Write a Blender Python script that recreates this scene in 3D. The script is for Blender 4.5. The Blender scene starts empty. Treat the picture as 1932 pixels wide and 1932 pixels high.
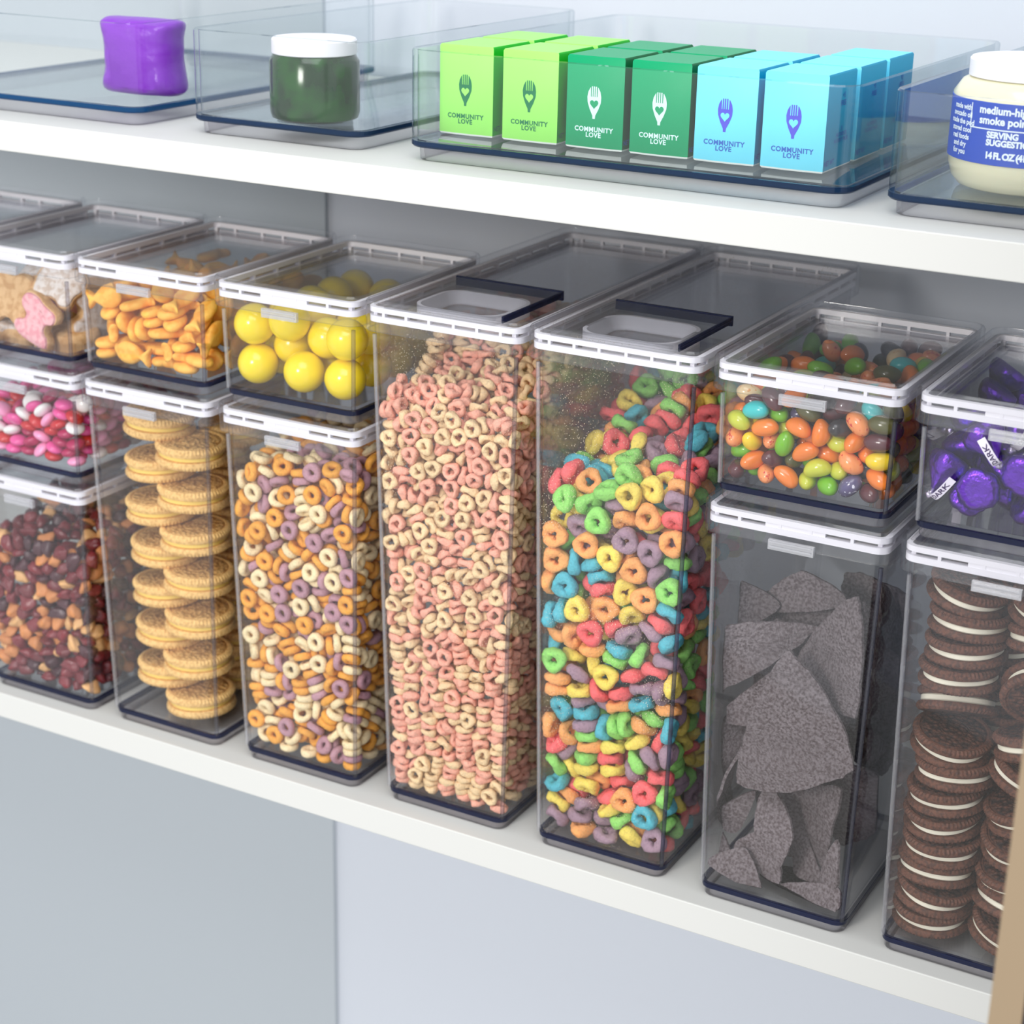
import bpy, math, random
import numpy as np
from mathutils import Vector, Matrix, Quaternion, Euler

# ------------------------------------------------------------------ camera
SC = bpy.context.scene
COL = SC.collection
F_PX = 3514.745
YAW, PITCH, ROLL = 0.5001633, 0.3516968, 0.0225796
CAM = Vector((0.43307628, -0.85991512, 0.57342966))
def cam_axes():
    sy, cy, sp, cp = math.sin(YAW), math.cos(YAW), math.sin(PITCH), math.cos(PITCH)
    f = Vector((-sy*cp, cy*cp, -sp)); r = Vector((cy, sy, 0)); u = r.cross(f)
    cr, sr = math.cos(ROLL), math.sin(ROLL)
    return cr*r+sr*u, -sr*r+cr*u, f
_r, _u, _f = cam_axes()
cd = bpy.data.cameras.new('camera'); cam = bpy.data.objects.new('camera', cd); COL.objects.link(cam)
M = Matrix((( _r.x, _u.x, -_f.x, CAM.x), (_r.y, _u.y, -_f.y, CAM.y), (_r.z, _u.z, -_f.z, CAM.z), (0, 0, 0, 1)))
cam.matrix_world = M
cd.sensor_width = 36; cd.lens = 36*F_PX/1932; cd.clip_start = 0.02; cd.clip_end = 20
cd.dof.use_dof = True; cd.dof.focus_distance = 0.985; cd.dof.aperture_fstop = 11
SC.camera = cam

# ------------------------------------------------------------------ world, lights, exposure
W = bpy.data.worlds.new('room_light'); SC.world = W; W.use_nodes = True
_n = W.node_tree.nodes['Background']; _n.inputs[0].default_value = (0.93, 0.96, 1.0, 1); _n.inputs[1].default_value = 0.88
def area(name, loc, target, size, power, color=(1, 1, 1), sy=None):
    d = bpy.data.lights.new(name, 'AREA'); d.energy = power; d.color = color; d.size = size
    if sy: d.shape = 'RECTANGLE'; d.size_y = sy
    o = bpy.data.objects.new(name, d); COL.objects.link(o); o.location = loc
    o.rotation_euler = (Vector(target)-Vector(loc)).to_track_quat('-Z', 'Y').to_euler(); return o
area('key_softbox', (-0.25, -1.95, 0.92), (-0.05, 0.05, 0.15), 0.42, 17, (1.0, 0.965, 0.92))
area('ceiling_light', (0.3, -1.0, 1.9), (0, 0.1, 0.3), 1.4, 22, (0.97, 0.98, 1.0))
SC.view_settings.view_transform = 'Standard'; SC.view_settings.look = 'None'
SC.view_settings.exposure = 0.15; SC.view_settings.gamma = 1.0; SC.view_settings.use_curve_mapping = False
cy = SC.cycles
cy.transparent_max_bounces = 40; cy.max_bounces = 8; cy.diffuse_bounces = 4; cy.glossy_bounces = 3
cy.transmission_bounces = 4; cy.caustics_reflective = False; cy.caustics_refractive = False
cy.sample_clamp_indirect = 4.0
try:
    cy.use_denoising = True
except Exception: pass

# ------------------------------------------------------------------ helpers
def lin(r, g, b):
    f = lambda c: c/255/12.92 if c/255 <= .04045 else ((c/255+.055)/1.055)**2.4
    return (f(r), f(g), f(b), 1.0)
def tag(o, label=None, cat=None, group=None, kind=None):
    if label: o['label'] = label
    if cat: o['category'] = cat
    if group: o['group'] = group
    if kind: o['kind'] = kind
    return o
def empty(name, loc=(0, 0, 0), rot=None):
    o = bpy.data.objects.new(name, None); COL.objects.link(o); o.location = loc
    o.empty_display_size = .01
    if rot is not None: o.rotation_euler = rot
    return o
class MB:
    def __init__(s): s.v = []; s.f = []; s.m = []
    def add(s, vs, fs, mi=0):
        b = len(s.v); s.v += [tuple(v) for v in vs]; s.f += [tuple(b+i for i in f) for f in fs]; s.m += [mi]*len(fs); return s
    def box(s, x0, x1, y0, y1, z0, z1, mi=0):
        v = [(x, y, z) for z in (z0, z1) for y in (y0, y1) for x in (x0, x1)]
        return s.add(v, [(0, 2, 3, 1), (4, 5, 7, 6), (0, 1, 5, 4), (2, 6, 7, 3), (0, 4, 6, 2), (1, 3, 7, 5)], mi)
    def loft(s, secs, cap0=True, cap1=True, closed=False, mi=0):
        n = len(secs[0]); vs = [p for q in secs for p in q]; fs = []
        k = len(secs)
        for i in range(k if closed else k-1):
            a, b = i*n, ((i+1) % k)*n
            for j in range(n):
                j2 = (j+1) % n
                fs.append((a+j, a+j2, b+j2, b+j))
        if not closed:
            if cap0: fs.append(tuple(range(n))[::-1])
            if cap1: fs.append(tuple((k-1)*n+j for j in range(n)))
        return s.add(vs, fs, mi)
    def mesh(s, name, mats=()):
        me = bpy.data.meshes.new(name); me.from_pydata(s.v, [], s.f)
        for m in mats: me.materials.append(m)
        if any(s.m): me.polygons.foreach_set('material_index', s.m)
        me.update(); return me
    def build(s, name, mats, parent=None, smooth=True, loc=None, angle=35):
        if not isinstance(mats, (list, tuple)): mats = [mats]
        me = s.mesh(name, mats); return link(name, me, parent, smooth, loc, angle)
def link(name, me, parent=None, smooth=True, loc=None, angle=35):
    if smooth:
        me.polygons.foreach_set('use_smooth', [True]*len(me.polygons))
        if angle:
            try: me.set_sharp_from_angle(angle=math.radians(angle))
            except Exception: pass
    o = bpy.data.objects.new(name, me); COL.objects.link(o)
    if parent: o.parent = parent
    if loc is not None: o.location = loc
    return o
def rr(w, d, r, z, cx=0, cy_=0, n=6):
    """rounded rectangle loop, cy_ is the front edge's y"""
    pts = []
    for (sx, sy, a0) in ((1, 0, -90), (1, 1, 0), (-1, 1, 90), (-1, 0, 180)):
        X = cx+sx*(w/2-r); Y = cy_+(d-r if sy else r)
        for i in range(n+1):
            a = math.radians(a0+90*i/n); pts.append((X+r*math.cos(a), Y+r*math.sin(a), z))
    return pts

# ------------------------------------------------------------------ materials
def nt(m): m.use_nodes = True; return m.node_tree.nodes, m.node_tree.links
def mat(name, col, rough=.5, bump=0, bscale=200, var=0, spec=.5, metal=0, sss=0, noise_col=None, nscale=80, nthr=(.45, .6), coat=0):
    m = bpy.data.materials.new(name); N, L = nt(m); b = N['Principled BSDF']
    b.inputs['Base Color'].default_value = col; b.inputs['Roughness'].default_value = rough
    b.inputs['Specular IOR Level'].default_value = spec; b.inputs['Metallic'].default_value = metal
    b.inputs['Coat Weight'].default_value = coat
    if sss:
        b.inputs['Subsurface Weight'].default_value = sss; b.inputs['Subsurface Scale'].default_value = .003
    tc = N.new('ShaderNodeTexCoord'); src = None
    if noise_col:
        t = N.new('ShaderNodeTexNoise'); t.inputs['Scale'].default_value = nscale; t.inputs['Detail'].default_value = 4
        L.new(tc.outputs['Object'], t.inputs['Vector'])
        r = N.new('ShaderNodeMapRange'); r.inputs[1].default_value = nthr[0]; r.inputs[2].default_value = nthr[1]
        L.new(t.outputs[0], r.inputs[0])
        x = N.new('ShaderNodeMix'); x.data_type = 'RGBA'; x.inputs[6].default_value = col; x.inputs[7].default_value = noise_col
        L.new(r.outputs[0], x.inputs[0]); src = x.outputs[2]
    if var:
        oi = N.new('ShaderNodeObjectInfo'); h = N.new('ShaderNodeHueSaturation')
        if src: L.new(src, h.inputs['Color'])
        else: h.inputs['Color'].default_value = col
        r = N.new('ShaderNodeMapRange'); r.inputs[3].default_value = 1-var; r.inputs[4].default_value = 1+var
        L.new(oi.outputs['Random'], r.inputs[0]); L.new(r.outputs[0], h.inputs['Value']); src = h.outputs[0]
    if src: L.new(src, b.inputs['Base Color'])
    if bump:
        t = N.new('ShaderNodeTexNoise'); t.inputs['Scale'].default_value = bscale; t.inputs['Detail'].default_value = 3
        L.new(tc.outputs['Object'], t.inputs['Vector'])
        u = N.new('ShaderNodeBump'); u.inputs['Strength'].default_value = 1; u.inputs['Distance'].default_value = bump
        L.new(t.outputs[0], u.inputs['Height']); L.new(u.outputs[0], b.inputs['Normal'])
    return m
def clear(name, tint=(.985, .985, .985), edge=(.30, .33, .42), power=4.0, rough=.03, haze=0.0, dust=0.0, dustcol=(.9, .75, .55), hz=(.8, .8, .82), f0=.035):
    m = bpy.data.materials.new(name); N, L = nt(m); N.remove(N['Principled BSDF'])
    out = N['Material Output']
    lw = N.new('ShaderNodeLayerWeight'); lw.inputs[0].default_value = .5
    p = N.new('ShaderNodeMath'); p.operation = 'POWER'; p.inputs[1].default_value = power; L.new(lw.outputs['Facing'], p.inputs[0])
    c = N.new('ShaderNodeMix'); c.data_type = 'RGBA'; c.inputs[6].default_value = (*tint, 1); c.inputs[7].default_value = (*edge, 1)
    L.new(p.outputs[0], c.inputs[0])
    tr = N.new('ShaderNodeBsdfTransparent'); L.new(c.outputs[2], tr.inputs[0])
    gl = N.new('ShaderNodeBsdfGlossy'); gl.inputs['Roughness'].default_value = rough; gl.inputs[0].default_value = (1, 1, 1, 1)
    q = N.new('ShaderNodeMath'); q.operation = 'POWER'; q.inputs[1].default_value = 5; L.new(lw.outputs['Facing'], q.inputs[0])
    fr = N.new('ShaderNodeMapRange'); fr.inputs[3].default_value = f0; fr.inputs[4].default_value = .9; L.new(q.outputs[0], fr.inputs[0])
    mx = N.new('ShaderNodeMixShader'); L.new(fr.outputs[0], mx.inputs[0]); L.new(tr.outputs[0], mx.inputs[1]); L.new(gl.outputs[0], mx.inputs[2])
    last = mx
    if haze or dust:
        df = N.new('ShaderNodeBsdfDiffuse'); df.inputs[0].default_value = (*dustcol, 1) if dust else (*hz, 1)
        m2 = N.new('ShaderNodeMixShader'); L.new(mx.outputs[0], m2.inputs[1]); L.new(df.outputs[0], m2.inputs[2])
        if dust:
            tc = N.new('ShaderNodeTexCoord'); v = N.new('ShaderNodeTexVoronoi'); v.inputs['Scale'].default_value = 620
            L.new(tc.outputs['Object'], v.inputs['Vector'])
            lt = N.new('ShaderNodeMath'); lt.operation = 'LESS_THAN'; lt.inputs[1].default_value = .17; L.new(v.outputs['Distance'], lt.inputs[0])
            ns = N.new('ShaderNodeTexNoise'); ns.inputs['Scale'].default_value = 22; L.new(tc.outputs['Object'], ns.inputs['Vector'])
            mr = N.new('ShaderNodeMapRange'); mr.inputs[1].default_value = .4; mr.inputs[2].default_value = .65; mr.inputs[4].default_value = dust
            L.new(ns.outputs[0], mr.inputs[0])
            mu = N.new('ShaderNodeMath'); mu.operation = 'MULTIPLY_ADD'; mu.inputs[2].default_value = haze
            L.new(lt.outputs[0], mu.inputs[0]); L.new(mr.outputs[0], mu.inputs[1]); L.new(mu.outputs[0], m2.inputs[0])
        else: m2.inputs[0].default_value = haze
        last = m2
    L.new(last.outputs[0], out.inputs['Surface'])
    return m
M_CLEAR = clear('clear_plastic', tint=(.995, .995, .995), edge=(.58, .59, .66), haze=.002)
M_DUSTY = clear('dusty_clear_plastic', tint=(.995, .995, .995), edge=(.55, .55, .62), haze=.003, dust=.6)
M_LID = clear('clear_lid_plastic', tint=(.985, .985, .99), edge=(.62, .64, .70), power=5, haze=.006, rough=.05, f0=.038)
M_NAVY = clear('navy_refraction_tint', tint=(.15, .19, .40), edge=(.05, .06, .15), power=2, haze=.30, hz=(.035, .045, .11))  # tint that paints the dark refraction line in clear plastic edges
M_CORNER = clear('corner_refraction_dark', tint=(.50, .51, .62), edge=(.12, .12, .22), power=2, haze=.03)
M_CORNER_M = clear('corner_refraction_faint', tint=(.78, .77, .80), edge=(.3, .3, .38), power=2.5, haze=.02)
M_CORNER_L = clear('corner_glint_tint', tint=(.93, .93, .95), edge=(.4, .4, .5), power=3, haze=.10, f0=.12)  # glint along the clear left corner, put into the colour
M_FOOT = clear('foot_plastic', tint=(.86, .85, .87), edge=(.3, .3, .38), haze=.06)
M_GASKET = mat('white_silicone', lin(238, 236, 242), .45)
M_TAB = clear('latch_plastic', tint=(.9, .9, .92), edge=(.6, .6, .65), haze=.25, f0=.2)
M_SHELF = mat('white_laminate', lin(212, 212, 208), .5, spec=.25)
M_WALL = mat('painted_wall', lin(212, 217, 226), .8, spec=.2)
M_WALL_SHADE = mat('shaded_wall_panel', lin(186, 193, 199), .8, spec=.2)  # shade of the left wall painted in as a greyer colour
M_PRINT_W = mat('white_print', (.9, .9, .9, 1), .6)

# ------------------------------------------------------------------ setting
def struct(name, mb, m, **k):
    o = mb.build(name, m, None, smooth=False, **k); o['kind'] = 'structure'; return o
SEAM = -.386
YW = .33
struct('wall_back', MB().box(SEAM, .9, YW, YW+.02, -1.3, .95), M_WALL)
struct('wall_left', MB().box(-1.4, SEAM, YW-.004, YW+.02, -1.3, .95), M_WALL_SHADE)
H2 = .3798; T2 = .01857
def shelf(name, z0, z1, label):
    o = MB().box(-1.3, .85, 0, YW-.004, z0, z1).build(name, M_SHELF, None, smooth=False)
    mo = o.modifiers.new('soft_edge', 'BEVEL'); mo.width = .0006; mo.segments = 2
    return tag(o, label, 'shelf')
shelf('shelf_board', -.01873, 0, 'white shelf board under the row of cereal and snack containers')
shelf('shelf_board', H2, H2+T2, 'upper white shelf board under the clear open bins')
struct('floor', MB().box(-1.5, 1.2, -2.6, YW, -1.32, -1.3), mat('pale_floor', lin(200, 196, 190), .5))

# ------------------------------------------------------------------ canisters
TAP = .0204; WT = .0973; YF = .0065
COLX = dict(far=-.5180, granola=-.4101, golden=-.3037, multi=-.1947, pink=-.0874, rainbow=.0189, chips=.1279, choc=.2356)
def canister(cx, z0, h, dep, label, group, dusty=False, tall=False, latch=True):
    """h: full height including lid"""
    root = empty('food_canister', (cx, 0, z0)); tag(root, label, 'container', group)
    hb = h-.0025
    m = M_DUSTY if dusty else M_CLEAR
    def sec(z, inset, r):
        g = TAP*(hb-z)
        return rr(WT-2*g-2*inset, dep-.0084-2*g-2*inset, r, z, 0, YF+g+inset)
    b = MB()
    b.loft([sec(.0085, .0012, .006), sec(.0092, 0, .007), sec(hb-.018, 0, .0075), sec(hb-.018, 0, .0075), sec(hb, 0, .0075), sec(hb, .002, .006), sec(.0108, .002, .0045), sec(.0102, .003, .004)])
    b.build('body', m, root)
    f = MB(); f.loft([sec(.0, .0022, .006), sec(.0006, .0014, .007), sec(.0058, .0014, .007), sec(.0058, .003, .005), sec(.0, .004, .005)], closed=True, cap0=False, cap1=False)
    f.build('foot_ring', M_FOOT, root)
    e = MB(); e.loft([sec(.0056, .0004, .0068), sec(.0088, -.0001, .0071), sec(.0088, .0022, .005), sec(.0056, .0022, .005)], closed=True, cap0=False, cap1=False)
    e.build('base_edge', M_NAVY, root)  # clear floor slab; its dark internal reflection is painted as this ring
    for sx, mm in ((1, M_CORNER if cx > -.05 else M_CORNER_M), (-1, M_CORNER_L)):  # added strips: refraction lines and glint of the clear corners as tints
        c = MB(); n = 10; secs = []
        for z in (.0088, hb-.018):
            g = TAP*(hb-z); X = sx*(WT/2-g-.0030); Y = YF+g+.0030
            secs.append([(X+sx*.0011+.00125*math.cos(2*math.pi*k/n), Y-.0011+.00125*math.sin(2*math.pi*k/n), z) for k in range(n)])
        c.loft(secs); c.build('refraction_strip', mm, root)
    # lid
    W, D = .105, (.255 if tall else .148); y0 = .0023
    def ls(z, i, r): return rr(W-2*i, D-2*i, max(r-i, .002), z, 0, y0+i)
    R = .0095; T = h
    l = MB()
    l.loft([ls(T-.0175, .0003, R), ls(T-.0171, 0, R), ls(T-.0012, 0, R), ls(T, .0009, R), ls(T, .0020, R), ls(T-.0008, .0022, R), ls(T-.0175, .0022, R)], closed=True, cap0=False, cap1=False)
    l.loft([ls(T-.0108, .0024, R), ls(T-.0108, .0127, R+.002), ls(T-.0086, .0128, R+.002), ls(T-.0086, .0127, R+.002), ls(T-.0092, .0024, R)], cap0=False, cap1=False)
    l.loft([ls(T-.0108, .0064, R), ls(T-.0094, .0064, R)])
    lid = l.build('lid', M_LID, root)
    g = MB()
    g.loft([ls(T-.0122, .0026, R), ls(T-.0088, .0026, R), ls(T-.0088, .0062, R), ls(T-.0122, .0062, R)], closed=True, cap0=False, cap1=False)
    g.loft([ls(T-.0066, .0026, R), ls(T-.0036, .0026, R), ls(T-.0036, .0056, R), ls(T-.0066, .0056, R)], closed=True, cap0=False, cap1=False)
    z0_, z1_ = T-.0089, T-.0065
    xs = [-.031, -.0085, .0085, .031] if not tall else [-.038, -.023, -.008, .008, .023, .038]
    for x in xs:
        for yy in (y0+.0027, y0+D-.0057): g.box(x-.0009, x+.0009, yy, yy+.003, z0_, z1_)
    if not tall: g.box(-.0165, .0165, y0+.0030, y0+.0055, z0_, z1_)
    k = int((D-.03)/.021)
    for i in range(k+1):
        y = y0+.015+(D-.03)*i/k
        for s in (-1, 1): g.box(s*(W/2-.0042)-.0015, s*(W/2-.0042)+.0015, y-.0009, y+.0009, z0_, z1_)
    for sx in (-1, 1):
        for yy in (y0+.0055, y0+D-.0085): g.box(sx*(W/2-.0075)-.0012, sx*(W/2-.0075)+.0012, yy, yy+.003, z0_, z1_)
    g.build('gasket', M_GASKET, lid)
    if latch and not tall:
        t = MB(); t.box(-.0125, .0125, y0-.0022, y0+.0001, T-.0192, T-.0138)
        t.box(-.0115, .0115, y0-.0030, y0-.0022, T-.0150, T-.0143); t.box(-.0115, .0115, y0-.0030, y0-.0022, T-.0175, T-.0168)
        t.build('latch', M_TAB, lid, smooth=False)
    if tall:
        # pouring flap at the front third of the lid
        p = MB()
        yb = .084
        def fs(z, i, r): return rr(.073-2*i, yb-y0-.0004-2*i, r, z, -.001, y0+.0004+i, n=4)
        p.loft([fs(T-.0030, 0, .003), fs(T-.0006, 0, .003), fs(T+.0002, .0008, .003)])
        flap = p.build('pour_flap', M_LID, lid)
        ed = MB(); ed.box(-.0365, .0355, yb-.0012, yb+.0006, T-.0050, T+.0006)
        ed.box(.0345, .0355, y0+.010, yb-.0012, T-.0035, T+.0003)
        ed.build('flap_edge', M_NAVY, flap, smooth=False)
        s_ = MB()
        def gs(z, i): return rr(.058-2*i, .050-2*i, .014-i, z, -.001, .018+i, n=8)
        s_.loft([gs(T-.0032, 0), gs(T-.0030, 0), gs(T-.0030, .0022), gs(T-.0100, .0062), gs(T-.0104, .0058), gs(T-.0100, 0)], closed=True, cap0=False, cap1=False)
        s_.build('seal_ring', M_GASKET, flap)
        lo = MB(); lo.box(-.0365, .0345, y0+.0005, y0+.004, T-.0004, T+.0011)
        lo.build('flap_lip', M_LID, flap, smooth=False)
    return root
HT = .3210; H1 = .0784; HL = HT-H1; HM = HT-2*H1
G = 'clear lidded food canisters on the shelf'
canister(COLX['far'], 0, HT, .148, 'clear canister at the far end of the shelf, only its lid corner in view', G)
canister(COLX['granola'], 0, HM, .148, 'low clear canister of cranberry nut mix, bottom of its three-high stack', G)
canister(COLX['granola'], HM, H1, .148, 'shallow clear canister of pink, red and white candies, middle of its stack', G)
canister(COLX['granola'], HM+H1, H1, .148, 'shallow clear canister of frosted animal cookies on top of the candy canister', G)
canister(COLX['golden'], 0, HL, .148, 'clear canister of golden sandwich cookies under the fish crackers', G)
canister(COLX['golden'], HL, H1, .148, 'shallow clear canister of orange fish crackers', G)
canister(COLX['multi'], 0, HL, .148, 'clear canister of orange, cream and mauve cereal rings under the yellow gumballs', G)
canister(COLX['multi'], HL, H1, .148, 'shallow clear canister of big yellow gumballs', G)
canister(COLX['pink'], 0, HT, .255, 'tall clear canister of pink and tan cereal rings with a pouring flap', G, dusty=True, tall=True)
canister(COLX['rainbow'], 0, HT, .255, 'tall clear canister of rainbow cereal loops with a pouring flap', G, dusty=True, tall=True)
canister(COLX['chips'], 0, HL, .148, 'clear canister of dark blue corn tortilla chips', G)
canister(COLX['chips'], HL, H1, .148, 'shallow clear canister of assorted jelly beans', G)
canister(COLX['choc'], 0, HL, .148, 'clear canister of chocolate sandwich cookies under the purple candies', G)
canister(COLX['choc'], HL, H1, .148, 'shallow clear canister of purple foil wrapped candies', G)

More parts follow.
